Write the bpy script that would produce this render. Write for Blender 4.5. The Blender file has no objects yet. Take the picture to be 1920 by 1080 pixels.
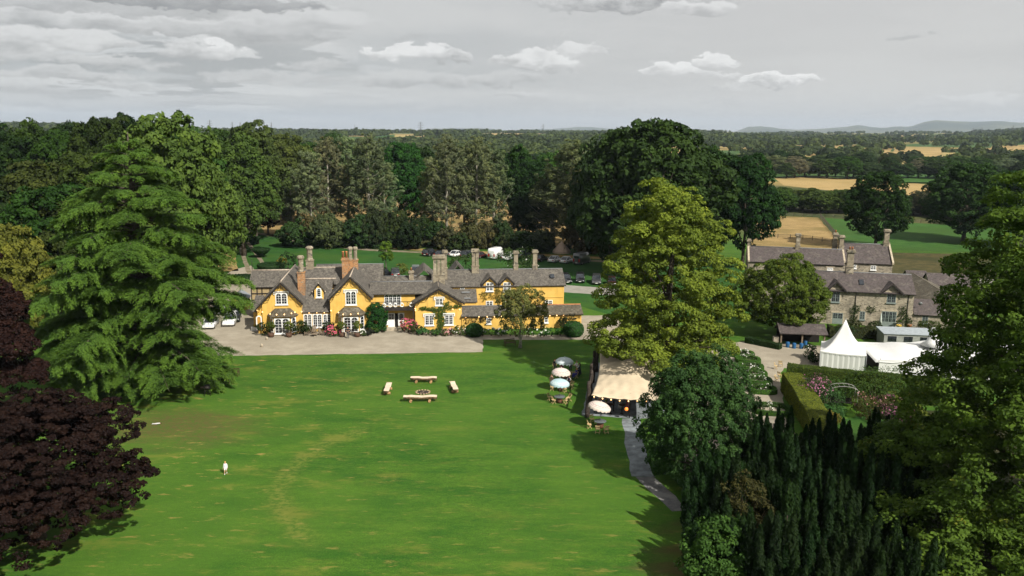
import bpy, math, random
import numpy as np
from mathutils import Vector, Matrix, noise as mnoise

sc = bpy.context.scene
COL = sc.collection
R = math.radians
# ------------------------------------------------------------------ camera
F_PX, CAM_H, PITCH, ROLL = 1500.0, 30.0, R(11.13), R(0.5)
cam_d = bpy.data.cameras.new('camera')
cam = bpy.data.objects.new('camera', cam_d)
COL.objects.link(cam)
cam_d.sensor_width = 36.0
cam_d.lens = F_PX / 1920.0 * 36.0
cam_d.clip_start, cam_d.clip_end = 0.5, 60000.0
CAM_ROT = Matrix.Rotation(math.pi / 2 - PITCH, 3, 'X') @ Matrix.Rotation(ROLL, 3, 'Z')
cam.matrix_world = Matrix.Translation((0, 0, CAM_H)) @ CAM_ROT.to_4x4()
sc.camera = cam

# ------------------------------------------------------------------ sun and exposure
SUN_EL, SUN_AZ_VEC = R(42), Vector((0.64, -0.77))
SUN_AZ_VEC.normalize()
sun_dir = Vector((SUN_AZ_VEC.x * math.cos(SUN_EL), SUN_AZ_VEC.y * math.cos(SUN_EL), math.sin(SUN_EL)))
sl = bpy.data.lights.new('sun', 'SUN')
sl.energy, sl.angle, sl.color = 5.0, R(1.0), (1.0, 0.95, 0.85)
so = bpy.data.objects.new('sun', sl)
so.rotation_euler = sun_dir.to_track_quat('Z', 'Y').to_euler()
COL.objects.link(so)
sc.view_settings.view_transform = 'Standard'
sc.view_settings.look = 'None'
sc.view_settings.gamma = 1.0
sc.view_settings.exposure = 0.42
sc.cycles.max_bounces = 6
sc.cycles.diffuse_bounces = 1
sc.cycles.glossy_bounces = 2
sc.cycles.transmission_bounces = 3
sc.cycles.volume_bounces = 0
sc.cycles.transparent_max_bounces = 4
sc.cycles.caustics_reflective = sc.cycles.caustics_refractive = False
sc.cycles.use_adaptive_sampling = True
sc.cycles.adaptive_threshold = 0.02

# ------------------------------------------------------------------ node helper
class NT:
    def __init__(s, tree):
        s.t = tree; s.n = tree.nodes; s.l = tree.links
    def put(s, v, sock):
        if v is None: return
        if hasattr(v, 'is_output'): s.l.new(v, sock)
        else:
            if sock.type == 'RGBA' and len(v) == 3: v = (*v, 1)
            sock.default_value = v
    def m(s, op, a, b=None, c=None, clamp=False):
        n = s.n.new('ShaderNodeMath'); n.operation = op; n.use_clamp = clamp
        for v, k in ((a, 0), (b, 1), (c, 2)): s.put(v, n.inputs[k])
        return n.outputs[0]
    def vm(s, op, a, b=None):
        n = s.n.new('ShaderNodeVectorMath'); n.operation = op
        s.put(a, n.inputs[0]); s.put(b, n.inputs[1])
        return n.outputs['Value'] if op in ('LENGTH', 'DISTANCE', 'DOT_PRODUCT') else n.outputs[0]
    def sep(s, v):
        n = s.n.new('ShaderNodeSeparateXYZ'); s.l.new(v, n.inputs[0]); return n.outputs
    def comb(s, x, y, z=0.0):
        n = s.n.new('ShaderNodeCombineXYZ')
        for v, k in ((x, 0), (y, 1), (z, 2)): s.put(v, n.inputs[k])
        return n.outputs[0]
    def noise(s, vec, scale, detail=3.0, rough=0.55, dist=0.0):
        n = s.n.new('ShaderNodeTexNoise')
        s.put(vec, n.inputs['Vector']); n.inputs['Scale'].default_value = scale
        n.inputs['Detail'].default_value = detail; n.inputs['Roughness'].default_value = rough
        n.inputs['Distortion'].default_value = dist
        return n.outputs['Fac']
    def voro(s, vec, scale, out='Color', feature='F1', rnd=1.0):
        n = s.n.new('ShaderNodeTexVoronoi'); n.feature = feature
        s.put(vec, n.inputs['Vector']); n.inputs['Scale'].default_value = scale
        n.inputs['Randomness'].default_value = rnd
        return n.outputs[out]
    def ramp(s, f, a, b, lo=0.0, hi=1.0, smooth=True):
        n = s.n.new('ShaderNodeMapRange'); n.clamp = True
        if smooth: n.interpolation_type = 'SMOOTHSTEP'
        s.put(f, n.inputs['Value'])
        for v, k in ((a, 'From Min'), (b, 'From Max'), (lo, 'To Min'), (hi, 'To Max')): s.put(v, n.inputs[k])
        return n.outputs['Result']
    def mix(s, f, a, b, mode='MIX'):
        n = s.n.new('ShaderNodeMix'); n.data_type = 'RGBA'; n.blend_type = mode
        s.put(f, n.inputs[0]); s.put(a, n.inputs[6]); s.put(b, n.inputs[7])
        return n.outputs[2]
    def mapv(s, vec, scale=(1, 1, 1), rot=(0, 0, 0), loc=(0, 0, 0)):
        n = s.n.new('ShaderNodeMapping'); s.l.new(vec, n.inputs[0])
        n.inputs['Scale'].default_value = scale; n.inputs['Rotation'].default_value = rot; n.inputs['Location'].default_value = loc
        return n.outputs[0]
    def obj(s):
        return s.n.new('ShaderNodeTexCoord').outputs['Object']
    def pos(s):
        return s.n.new('ShaderNodeNewGeometry').outputs['Position']

# ------------------------------------------------------------------ world: Nishita sky behind broken cloud
w = bpy.data.worlds.new('World'); sc.world = w; w.use_nodes = True
w.node_tree.nodes.clear()
W = NT(w.node_tree)
sky = W.n.new('ShaderNodeTexSky'); sky.sky_type = 'NISHITA'; sky.sun_disc = False
sky.sun_elevation = SUN_EL
sky.sun_rotation = math.atan2(SUN_AZ_VEC.x, SUN_AZ_VEC.y)
d = W.n.new('ShaderNodeTexCoord').outputs['Generated']
dx, dy, dz = W.sep(d)
dzp = W.m('MAXIMUM', dz, 0.0)
def layer(off, scale, seed, squash=1.0):
    zz = W.m('ADD', W.m('ADD', dzp, off), 0.055)
    px = W.m('ADD', W.m('DIVIDE', dx, zz), seed)
    py = W.m('MULTIPLY', W.m('DIVIDE', dy, zz), squash)
    return W.noise(W.comb(px, py, seed), scale, 6.0, 0.58, 0.15)
azi = W.m('ARCTAN2', dx, dy)
wn = W.n.new('ShaderNodeTexNoise'); W.l.new(W.comb(azi, W.m('MULTIPLY', dz, 2.0), 0.0), wn.inputs[0]); wn.inputs['Scale'].default_value = 30.0; wn.inputs['Detail'].default_value = 6.0; wn.inputs['Roughness'].default_value = 0.6
wr, wg, wb_ = W.sep(wn.outputs['Color'])
azw = W.m('ADD', azi, W.m('MULTIPLY', W.m('SUBTRACT', wr, 0.5), 0.10))
dzw = W.m('ADD', dz, W.m('MULTIPLY', W.m('SUBTRACT', wg, 0.5), 0.034))
def puff(ax, ez, ra, rz):
    # a single cumulus standing at this azimuth and elevation
    u = W.m('DIVIDE', W.m('SUBTRACT', azw, ax), ra)
    v = W.m('DIVIDE', W.m('SUBTRACT', dzw, ez), rz)
    v = W.m('MULTIPLY', v, W.ramp(v, -0.05, 0.05, 1.9, 1.0))
    q = W.m('ADD', W.m('MULTIPLY', u, u), W.m('MULTIPLY', v, v))
    return W.ramp(q, 1.0, 0.0)
def px_dir(px, py):
    v = CAM_ROT @ Vector(((px - 960) / F_PX, (540 - py) / F_PX, -1.0)); v.normalize(); return v
# height of the base layer
n1 = layer(0.0, 0.62, 3.7); n1b = layer(0.013, 0.62, 3.7)
# more cloud towards the west, thin veil to the east
west = W.ramp(azi, 0.0, -0.35)
thr = W.m('SUBTRACT', 0.61, W.m('MULTIPLY', west, 0.15))
def dens(n): return W.ramp(W.m('SUBTRACT', n, thr), -0.01, 0.05)
D1, D1b = dens(n1), dens(n1b)
c = W.mix(W.ramp(azi, -0.5, 0.35), (0.425, 0.44, 0.445), (0.575, 0.568, 0.555))
veil = layer(0.0, 0.22, 11.3)
c = W.mix(W.ramp(veil, 0.40, 0.60, 0.0, 0.7), c, (0.64, 0.633, 0.615))
cloud = W.mix(W.ramp(D1b, 0.1, 0.9), (0.78, 0.775, 0.76), W.mix(W.ramp(azi, -.3, .15), (0.33, 0.325, 0.315), (0.50, 0.495, 0.49)))
c = W.mix(W.m('MULTIPLY', W.m('MULTIPLY', D1, 0.45), west), c, cloud)
fine2 = W.noise(W.comb(azi, W.m('MULTIPLY', dz, 2.2), 4.0), 20.0, 5.0, 0.6)
fsh = W.m('MULTIPLY', W.m('SUBTRACT', fine2, 0.5), 2.6)
# cumulus banks: photo column, row, half width, half height, lit tone, base tone, edge softness
for (px, py, rx, ry, hi, lo, sf) in (
        (560, 44, 170, 30, .66, .50, .9), (200, 46, 380, 30, .68, .40, .6), (420, 62, 280, 20, .55, .42, .7), (120, 12, 260, 20, .55, .42, .8), (330, 4, 330, 20, .40, .27, .7),
        (520, 148, 150, 20, .60, .50, .9), (200, 120, 120, 14, .64, .49, .6), (40, 102, 70, 16, .62, .48, .7), (105, 82, 135, 27, .70, .44, .35), (390, 100, 100, 25, .68, .45, .45), (412, 88, 34, 11, .84, .70, .5),
        (110, 140, 150, 14, .62, .49, .6), (40, 160, 120, 10, .57, .49, .8), (260, 162, 80, 9, .60, .50, .6), (400, 185, 45, 7, .62, .52, .6), (50, 188, 60, 7, .58, .50, .7), (470, 210, 70, 6, .56, .50, .8),
        (600, 126, 70, 15, .62, .54, .8), (760, 150, 130, 25, .62, .44, .6), (930, 150, 120, 18, .62, .43, .6), (775, 106, 118, 23, .82, .45, .3), (1010, 120, 100, 26, .80, .46, .3), (1080, 93, 60, 19, .76, .58, .35),
        (990, 180, 80, 12, .66, .50, .5), (830, 200, 75, 9, .60, .51, .6), (640, 178, 60, 6, .58, .52, .7), (1075, 205, 60, 6, .60, .54, .7), (770, 75, 40, 8, .50, .50, 1.0),
        (1255, 134, 64, 20, .86, .62, .3), (1340, 117, 50, 18, .84, .64, .3), (1345, 143, 62, 10, .72, .60, .4), (1470, 153, 82, 16, .88, .54, .25), (1360, 166, 62, 8, .68, .56, .5), (1410, 196, 80, 7, .62, .55, .6), (1340, 190, 50, 5, .60, .55, .7),
        (1180, 6, 210, 30, .62, .35, .45), (1315, 20, 80, 22, .74, .50, .4), (1840, 190, 66, 14, .70, .56, .4), (1755, 201, 66, 9, .64, .54, .6), (1710, 184, 24, 5, .62, .56, .7), (1690, 75, 50, 8, .50, .50, 1.0), (1650, 210, 60, 5, .58, .54, .7)):
    v = px_dir(px, py); a = math.atan2(v.x, v.y); e = v.z
    p0 = puff(a, e, rx / F_PX, ry / F_PX)
    d0 = W.ramp(p0, 0.04, 0.10 + sf * 0.8)
    hgt = W.ramp(W.m('ADD', W.m('DIVIDE', W.m('SUBTRACT', dzw, e), ry / F_PX), fsh), -0.65, 0.55)
    c = W.mix(W.m('MULTIPLY', d0, 0.95 if sf < .5 else 0.8), c, W.mix(hgt, (lo * .93, lo * .92, lo * .905), (hi, hi * .993, hi * .975)))
# paler towards the horizon
c = W.mix(W.ramp(dz, 0.05, 0.0, 0.0, 0.6), c, (0.55, 0.555, 0.55))
c = W.mix(W.ramp(dz, 0.0, -0.05), c, (0.10, 0.11, 0.07))
bg1 = W.n.new('ShaderNodeBackground'); W.l.new(sky.outputs[0], bg1.inputs[0]); bg1.inputs[1].default_value = 0.07
bg2 = W.n.new('ShaderNodeBackground'); W.l.new(c, bg2.inputs[0]); bg2.inputs[1].default_value = 0.80
ms = W.n.new('ShaderNodeMixShader'); ms.inputs[0].default_value = 0.93
W.l.new(bg1.outputs[0], ms.inputs[1]); W.l.new(bg2.outputs[0], ms.inputs[2])
wo = W.n.new('ShaderNodeOutputWorld'); W.l.new(ms.outputs[0], wo.inputs[0])
w.cycles.sampling_method = 'MANUAL'; w.cycles.sample_map_resolution = 512

# ------------------------------------------------------------------ placing: photo pixel -> point on the ground
def ray(px, py):
    return CAM_ROT @ Vector(((px - 960) / F_PX, (540 - py) / F_PX, -1.0))
def G(px, py, z=0.0):
    v = ray(px, py); t = (z - CAM_H) / v.z
    return Vector((v.x * t, v.y * t, z))
def AT(px, dist):
    """ground point seen in column px at ground distance dist"""
    lo, hi = 262.0, 3000.0
    for _ in range(40):
        mid = (lo + hi) / 2
        g = G(px, mid)
        if g.y > dist: lo = mid
        else: hi = mid
    return G(px, (lo + hi) / 2)

# ------------------------------------------------------------------ object helpers
def tag(o, label=None, cat=None, group=None, kind=None):
    if label: o['label'] = label
    if cat: o['category'] = cat
    if group: o['group'] = group
    if kind: o['kind'] = kind
    return o
def empty(name, loc=(0, 0, 0), rz=0.0, scale=1.0, label=None, cat=None, group=None):
    o = bpy.data.objects.new(name, None); COL.objects.link(o)
    o.location = loc; o.rotation_euler = (0, 0, rz)
    o.scale = (scale,) * 3 if isinstance(scale, (int, float)) else scale
    return tag(o, label, cat, group)
def link(name, me, mat=None, parent=None, color=None):
    o = bpy.data.objects.new(name, me); COL.objects.link(o)
    if mat is not None and not me.materials: me.materials.append(mat)
    if parent is not None: o.parent = parent
    if color is not None: o.color = (*color, 1)
    return o
def copy_tree(o, parent=None, color=None):
    c = o.copy(); COL.objects.link(c)
    if parent is not None: c.parent = parent
    if color is not None and c.type == 'MESH' and c.name.startswith('crown'): c.color = (*color, 1)
    for ch in [k for k in o.children]: copy_tree(ch, c, color)
    return c
def npmesh(name, V, Q, attrs=None, smooth=False):
    me = bpy.data.meshes.new(name)
    V = np.ascontiguousarray(V, dtype=np.float32); Q = np.ascontiguousarray(Q, dtype=np.int32)
    me.vertices.add(len(V)); me.vertices.foreach_set('co', V.ravel())
    k = Q.shape[1]
    me.loops.add(Q.size); me.loops.foreach_set('vertex_index', Q.ravel())
    me.polygons.add(len(Q)); me.polygons.foreach_set('loop_start', np.arange(0, Q.size, k, dtype=np.int32))
    me.polygons.foreach_set('use_smooth', np.full(len(Q), smooth))
    for an, av in (attrs or {}).items():
        a = me.attributes.new(an, 'FLOAT', 'POINT'); a.data.foreach_set('value', np.ascontiguousarray(av, dtype=np.float32))
    me.update(calc_edges=True)
    return me

class MB:
    """collects solids, builds one mesh object"""
    def __init__(s): s.v = []; s.f = []; s.sm = []; s.M = None
    def add(s, vs, fs, smooth=False):
        b = len(s.v)
        if s.M is not None: vs = [s.M @ Vector(p) for p in vs]
        s.v += [tuple(p) for p in vs]; s.f += [tuple(b + i for i in f) for f in fs]; s.sm += [smooth] * len(fs)
        return s
    def box(s, x0, y0, z0, x1, y1, z1):
        x0, x1 = min(x0, x1), max(x0, x1); y0, y1 = min(y0, y1), max(y0, y1); z0, z1 = min(z0, z1), max(z0, z1)
        return s.add([(x0, y0, z0), (x1, y0, z0), (x1, y1, z0), (x0, y1, z0), (x0, y0, z1), (x1, y0, z1), (x1, y1, z1), (x0, y1, z1)],
                     [(0, 3, 2, 1), (4, 5, 6, 7), (0, 1, 5, 4), (1, 2, 6, 5), (2, 3, 7, 6), (3, 0, 4, 7)])
    def hull8(s, a, b):
        """box from 4 bottom points a and 4 top points b (same order, ccw from above)"""
        return s.add(list(a) + list(b), [(3, 2, 1, 0), (4, 5, 6, 7), (0, 1, 5, 4), (1, 2, 6, 5), (2, 3, 7, 6), (3, 0, 4, 7)])
    def prism(s, poly, a, b, axis='y'):
        """poly = (u, z) outline (x,z for axis y; y,z for axis x; x,y for axis z)"""
        def P(u, v, t): return {'y': (u, t, v), 'x': (t, u, v), 'z': (u, v, t)}[axis]
        n = len(poly)
        vs = [P(u, v, a) for u, v in poly] + [P(u, v, b) for u, v in poly]
        fs = [tuple(range(n)), tuple(range(2 * n - 1, n - 1, -1))] + [(i, i + n, (i + 1) % n + n, (i + 1) % n) for i in range(n)]
        return s.add(vs, fs)
    def slab(s, p, th):
        """quad p (4 points) thickened by th along its normal"""
        p = [Vector(q) for q in p]
        n = (p[1] - p[0]).cross(p[3] - p[0]).normalized() * th
        vs = p + [q + n for q in p]
        return s.add(vs, [(3, 2, 1, 0), (4, 5, 6, 7), (0, 1, 5, 4), (1, 2, 6, 5), (2, 3, 7, 6), (3, 0, 4, 7)])
    def tube(s, pts, rad, n=6, cap=True, smooth=True):
        pts = [Vector(p) for p in pts]
        if isinstance(rad, (int, float)): rad = [rad] * len(pts)
        vs = []; fs = []
        for i, p in enumerate(pts):
            t = (pts[min(i + 1, len(pts) - 1)] - pts[max(i - 1, 0)])
            t = t.normalized() if t.length > 1e-9 else Vector((0, 0, 1))
            u = t.cross(Vector((0, 0, 1)) if abs(t.z) < .9 else Vector((1, 0, 0))).normalized(); v = t.cross(u)
            for k in range(n):
                a = 2 * math.pi * k / n
                vs.append(p + (u * math.cos(a) + v * math.sin(a)) * rad[i])
        for i in range(len(pts) - 1):
            for k in range(n):
                fs.append((i * n + k, i * n + (k + 1) % n, (i + 1) * n + (k + 1) % n, (i + 1) * n + k))
        s.add(vs, fs, smooth)
        if cap:
            b = len(s.v) - len(vs)
            s.f.append(tuple(b + k for k in range(n))[::-1]); s.sm.append(False)
            s.f.append(tuple(b + (len(pts) - 1) * n + k for k in range(n))); s.sm.append(False)
        return s
    def lathe(s, prof, n=12, c=(0, 0, 0), smooth=True):
        vs = []; fs = []
        for r, z in prof:
            for k in range(n):
                a = 2 * math.pi * (k + .5) / n
                vs.append((c[0] + r * math.cos(a), c[1] + r * math.sin(a), c[2] + z))
        for i in range(len(prof) - 1):
            for k in range(n):
                fs.append((i * n + k, i * n + (k + 1) % n, (i + 1) * n + (k + 1) % n, (i + 1) * n + k))
        fs.append(tuple(range(n))[::-1]); fs.append(tuple((len(prof) - 1) * n + k for k in range(n)))
        return s.add(vs, fs, smooth)
    def build(s, name, mat, parent=None, color=None, mesh_only=False):
        me = bpy.data.meshes.new(name); me.from_pydata(s.v, [], s.f)
        me.polygons.foreach_set('use_smooth', s.sm); me.update()
        if mat is not None: me.materials.append(mat)
        if mesh_only: return me
        return link(name, me, None, parent, color)

# ------------------------------------------------------------------ materials
MATS = {}
def material(name):
    m = bpy.data.materials.new(name); m.use_nodes = True; m.node_tree.nodes.clear()
    T = NT(m.node_tree); MATS[name] = m
    return m, T
def finish(T, col, rough=0.8, bump=None, bstr=0.3, bdist=0.02, spec=0.3, metal=0.0, extra=None):
    p = T.n.new('ShaderNodeBsdfPrincipled')
    T.put(col, p.inputs['Base Color']); T.put(rough, p.inputs['Roughness'])
    p.inputs['Specular IOR Level'].default_value = spec; p.inputs['Metallic'].default_value = metal
    if bump is not None:
        b = T.n.new('ShaderNodeBump'); b.inputs['Strength'].default_value = bstr; b.inputs['Distance'].default_value = bdist
        T.l.new(bump, b.inputs['Height']); T.l.new(b.outputs[0], p.inputs['Normal'])
    o = T.n.new('ShaderNodeOutputMaterial')
    if extra: extra(T, p, o)
    else: T.l.new(p.outputs[0], o.inputs[0])
    return p
def plain(name, col, rough=0.7, var=0.15, scale=3.0, spec=0.3, metal=0.0, emit=None):
    m, T = material(name)
    n = T.noise(T.obj(), scale, 4.0)
    c = T.mix(T.ramp(n, 0.3, 0.7), [x * (1 - var) for x in col], [min(1, x * (1 + var)) for x in col])
    p = finish(T, c, rough, spec=spec, metal=metal)
    if emit:
        p.inputs['Emission Color'].default_value = (*emit[0], 1); p.inputs['Emission Strength'].default_value = emit[1]
    return m

# foliage: the leaf colour is the object's own colour, varied by clump and leaf, palest leaves painted as highlights
def foliage(name, warm=0.0, trans=0.22):
    m, T = material(name)
    oi = T.n.new('ShaderNodeObjectInfo')
    at = T.n.new('ShaderNodeAttribute'); at.attribute_name = 'tint'
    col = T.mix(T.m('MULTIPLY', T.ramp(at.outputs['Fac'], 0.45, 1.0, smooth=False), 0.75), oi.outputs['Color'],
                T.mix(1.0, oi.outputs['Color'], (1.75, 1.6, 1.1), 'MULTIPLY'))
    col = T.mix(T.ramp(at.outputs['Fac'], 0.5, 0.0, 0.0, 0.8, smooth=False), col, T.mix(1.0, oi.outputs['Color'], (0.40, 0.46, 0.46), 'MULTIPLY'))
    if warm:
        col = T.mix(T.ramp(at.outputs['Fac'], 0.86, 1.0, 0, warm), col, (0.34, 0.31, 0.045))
    hsv = T.n.new('ShaderNodeHueSaturation')
    hsv.inputs['Hue'].default_value = 0.5
    T.l.new(T.ramp(oi.outputs['Random'], 0, 1, 0.82, 1.2, smooth=False), hsv.inputs['Value'])
    T.l.new(col, hsv.inputs['Color'])
    p = T.n.new('ShaderNodeBsdfPrincipled')
    T.l.new(hsv.outputs[0], p.inputs['Base Color']); p.inputs['Roughness'].default_value = 0.7
    p.inputs['Specular IOR Level'].default_value = 0.07
    tr = T.n.new('ShaderNodeBsdfTranslucent'); T.l.new(T.mix(1.0, hsv.outputs[0], (1.3, 1.4, 0.6), 'MULTIPLY'), tr.inputs[0])
    x = T.n.new('ShaderNodeMixShader'); x.inputs[0].default_value = trans
    T.l.new(p.outputs[0], x.inputs[1]); T.l.new(tr.outputs[0], x.inputs[2])
    o = T.n.new('ShaderNodeOutputMaterial'); T.l.new(x.outputs[0], o.inputs[0])
    return m
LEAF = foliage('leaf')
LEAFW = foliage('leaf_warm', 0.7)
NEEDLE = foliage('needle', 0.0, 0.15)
BARK = plain('bark', (0.075, 0.06, 0.045), 0.9, 0.4, 6.0)
BARKP = plain('pale_bark', (0.27, 0.25, 0.20), 0.9, 0.3, 5.0)
SLATE_C = ((0.050, 0.044, 0.038), (0.150, 0.134, 0.114))
def slate(name, ca, cb, lichen=0.3, moss=0.0):
    m, T = material(name)
    o = T.obj()
    br = T.n.new('ShaderNodeTexBrick')
    br.offset = 0.5
    ge = T.n.new('ShaderNodeNewGeometry'); nx, ny, nz = T.sep(T.n.new('ShaderNodeTexCoord').outputs['Normal'])
    ox, oy, oz = T.sep(o)
    usex = T.m('GREATER_THAN', T.m('ABSOLUTE', ny), T.m('ABSOLUTE', nx))
    u = T.m('ADD', T.m('MULTIPLY', usex, ox), T.m('MULTIPLY', T.m('SUBTRACT', 1.0, usex), oy))
    T.l.new(T.comb(u, T.m('MULTIPLY', oz, 1.5), 0.0), br.inputs['Vector'])
    br.inputs['Scale'].default_value = 1.0; br.inputs['Brick Width'].default_value = 0.34; br.inputs['Row Height'].default_value = 0.27
    br.inputs['Mortar Size'].default_value = 0.018; br.inputs['Color1'].default_value = (0.3, 0.3, 0.3, 1); br.inputs['Color2'].default_value = (0.9, 0.9, 0.9, 1)
    br.inputs['Mortar'].default_value = (0.05, 0.05, 0.05, 1)
    f = T.m('MULTIPLY', br.outputs['Color'], 1.0)
    n = T.noise(o, 0.8, 6.0, 0.65); n2 = T.noise(o, 3.2, 5.0, 0.7)
    c = T.mix(T.m('ADD', T.m('MULTIPLY', f, 0.45), T.m('MULTIPLY', T.ramp(n2, .36, .64), .55)), ca, cb)
    c = T.mix(T.ramp(n, 0.5, 0.68, 0.0, lichen), c, (0.235, 0.215, 0.17))
    # rain streaks running down the slope
    st = T.noise(T.mapv(o, (3.0, 3.0, 0.25)), 1.0, 3.0)
    c = T.mix(T.ramp(st, 0.48, 0.66, 0.0, 0.6), c, (0.040, 0.037, 0.031))
    if moss: c = T.mix(T.ramp(T.noise(o, 2.5, 5.0), 0.55, 0.62, 0.0, moss), c, (0.05, 0.04, 0.02))
    finish(T, c, 0.75, f, 0.5, 0.02)
    return m
SLATE = slate('slate', *SLATE_C)
SLATE_M = slate('mossy_slate', (0.055, 0.047, 0.035), (0.13, 0.11, 0.075), 0.6, 0.6)
SLATE_P = slate('plum_slate', (0.050, 0.040, 0.040), (0.105, 0.085, 0.082), 0.25, 0.2)
def wallmat(name, ca, cb, dirt):
    m, T = material(name)
    o = T.obj(); ox, oy, oz = T.sep(o)
    c = T.mix(T.ramp(T.noise(o, 0.8, 5.0), .35, .65), ca, cb)
    st = T.noise(T.mapv(o, (2.2, 2.2, 0.18)), 1.0, 4.0)
    c = T.mix(T.ramp(st, 0.5, 0.72, 0.0, 0.65), c, dirt)
    c = T.mix(T.m('MULTIPLY', T.ramp(oz, 0.9, 0.0), T.ramp(T.noise(o, 2.0, 4.0), .35, .6, 0, .6)), c, dirt)
    finish(T, c, 0.85, T.noise(o, 14.0, 3.0), 0.25, 0.02, 0.2)
    return m
OCHRE = wallmat('ochre_render', (0.63, 0.385, 0.088), (0.70, 0.445, 0.115), (0.44, 0.28, 0.08))
def stone(name, ca, cb, mortar, sc_=3.2, flat=2.2):
    m, T = material(name)
    o = T.obj()
    v = T.mapv(o, (1, 1, flat))
    wob = T.n.new('ShaderNodeTexNoise'); T.l.new(v, wob.inputs[0]); wob.inputs['Scale'].default_value = 3.0
    vv = T.vm('ADD', v, T.vm('MULTIPLY', wob.outputs['Color'], (0.18, 0.18, 0.18)))
    cell = T.voro(vv, sc_, 'Color'); edge = T.voro(vv, sc_, 'Distance', 'DISTANCE_TO_EDGE')
    r, g, b = T.sep(cell)
    c = T.mix(r, ca, cb)
    c = T.mix(T.ramp(g, .8, .95, 0, .8), c, (0.075, 0.07, 0.062))
    c = T.mix(T.ramp(b, .85, .95, 0, .7), c, (0.42, 0.37, 0.28))
    c = T.mix(T.ramp(edge, 0.07, 0.0, 0, .8), c, mortar)
    c = T.mix(T.ramp(T.noise(o, .6, 5.0), .45, .7, 0, .45), c, (0.11, 0.10, 0.08))
    finish(T, c, 0.9, edge, 0.6, 0.05, 0.2)
    return m
STONE = stone('rubble_stone', (0.20, 0.17, 0.125), (0.38, 0.33, 0.25), (0.40, 0.35, 0.27))
CHSTONE = stone('chimney_stone', (0.20, 0.165, 0.115), (0.31, 0.265, 0.19), (0.24, 0.21, 0.16), 2.2, 1.5)
QUOIN = plain('dressed_stone', (0.40, 0.34, 0.25), 0.85, 0.25, 5.0)
BRICK = stone('orange_brick', (0.37, 0.175, 0.075), (0.47, 0.245, 0.105), (0.30, 0.2, 0.12), 6.0, 2.5)
WHITE = plain('white_paint', (0.78, 0.78, 0.76), 0.5, 0.06, 4.0)
BLACK = plain('black_timber', (0.022, 0.018, 0.016), 0.6, 0.3)
GREYW = plain('sage_paint', (0.20, 0.235, 0.22), 0.5, 0.1)
GLASS = plain('window_glass', (0.022, 0.026, 0.032), 0.08, 0.5, 1.5, 0.8)
DARKIN = plain('dark_interior', (0.012, 0.010, 0.009), 0.9, 0.2)
RIDGE = plain('ridge_stone', (0.36, 0.30, 0.24), 0.8, 0.25, 3.0)
LEAD = plain('lead', (0.16, 0.165, 0.17), 0.5, 0.15)
WOOD = plain('weathered_wood', (0.17, 0.13, 0.09), 0.8, 0.3, 8.0)
REDWOOD = plain('red_brown_wood', (0.062, 0.030, 0.020), 0.7, 0.3, 8.0)
PALEWOOD = plain('pale_wood', (0.55, 0.40, 0.20), 0.6, 0.2, 9.0)
DECKG = plain('grey_matting', (0.17, 0.19, 0.20), 0.9, 0.3, 1.2)
TERRA = plain('terracotta', (0.42, 0.17, 0.07), 0.8, 0.2)
WARM = plain('warm_bulb', (0.9, 0.6, 0.3), 0.4, 0.05, 3.0, 0.3, 0.0, ((1.0, 0.55, 0.2), 2.2))
# ================================================================== SETTING
def smooth(a, b, x):
    t = np.clip((x - a) / (b - a), 0, 1); return t * t * (3 - 2 * t)
def height(x, y):
    r = np.hypot(x, y); az = np.arctan2(x, np.maximum(y, 1e-3))
    h = smooth(560, 2600, r) * 15 + smooth(1500, 5200, r) * 22 * smooth(-0.3, 0.7, az) + smooth(900, 3500, r) * (4 * np.sin(az * 9 + 1) + 5 * np.sin(az * 4.3 + r / 900.))
    h = h + smooth(1300, 2300, r) * 16 * np.exp(-((az - 0.585) / 0.06) ** 2) + smooth(900, 1700, r) * 9 * np.exp(-((az + 0.53) / 0.06) ** 2)
    h = h + smooth(1300, 2100, r) * 7 * np.exp(-((az - 0.21) / 0.05) ** 2)
    return h * (1 - smooth(5200, 7500, r) * 0.9)
def H(x, y): return float(height(np.array([x]), np.array([y]))[0])

rs = np.concatenate([[0.5, 20, 60, 120, 200, 300, 420, 540], np.linspace(600, 7500, 70), np.linspace(8500, 18000, 8)])
na = 288
A, RR = np.meshgrid(np.linspace(0, 2 * math.pi, na, endpoint=False), rs)
X, Y = RR * np.sin(A), RR * np.cos(A)
Z = height(X, np.abs(Y) * np.sign(Y))
V = np.stack([X.ravel(), Y.ravel(), Z.ravel()], 1)
nr = len(rs); Q = []
for i in range(nr - 1):
    a = np.arange(na); b = (a + 1) % na
    Q.append(np.stack([i * na + a, (i + 1) * na + a, (i + 1) * na + b, i * na + b][::-1], 1))
ground_me = npmesh('ground', V, np.concatenate(Q), smooth=True)

m, T = material('turf')
P = T.pos(); gx, gy, gz = T.sep(P)
flatp = T.comb(gx, gy, 0.0)
big = T.noise(flatp, 0.045, 4.0); mid = T.noise(T.mapv(flatp, (0.5, 1.5, 1)), 0.32, 5.0, 0.6)
tex = T.noise(T.mapv(flatp, (1.0, 1.7, 1)), 1.7, 5.0, 0.7); fineg = T.noise(flatp, 9.0, 3.0, 0.7)
c = T.mix(T.ramp(mid, 0.34, 0.66), (0.028, 0.098, 0.010), (0.058, 0.136, 0.014))
c = T.mix(T.ramp(tex, 0.35, 0.7), c, T.mix(1.0, c, (1.55, 1.35, 1.2), 'MULTIPLY'))
c = T.mix(T.ramp(fineg, 0.3, 0.75), T.mix(1.0, c, (0.50, 0.56, 0.5), 'MULTIPLY'), c)
spk = T.noise(flatp, 4.2, 4.0, 0.8)
c = T.mix(T.ramp(spk, 0.56, 0.74, 0, 0.6), c, (0.12, 0.17, 0.03))
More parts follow.
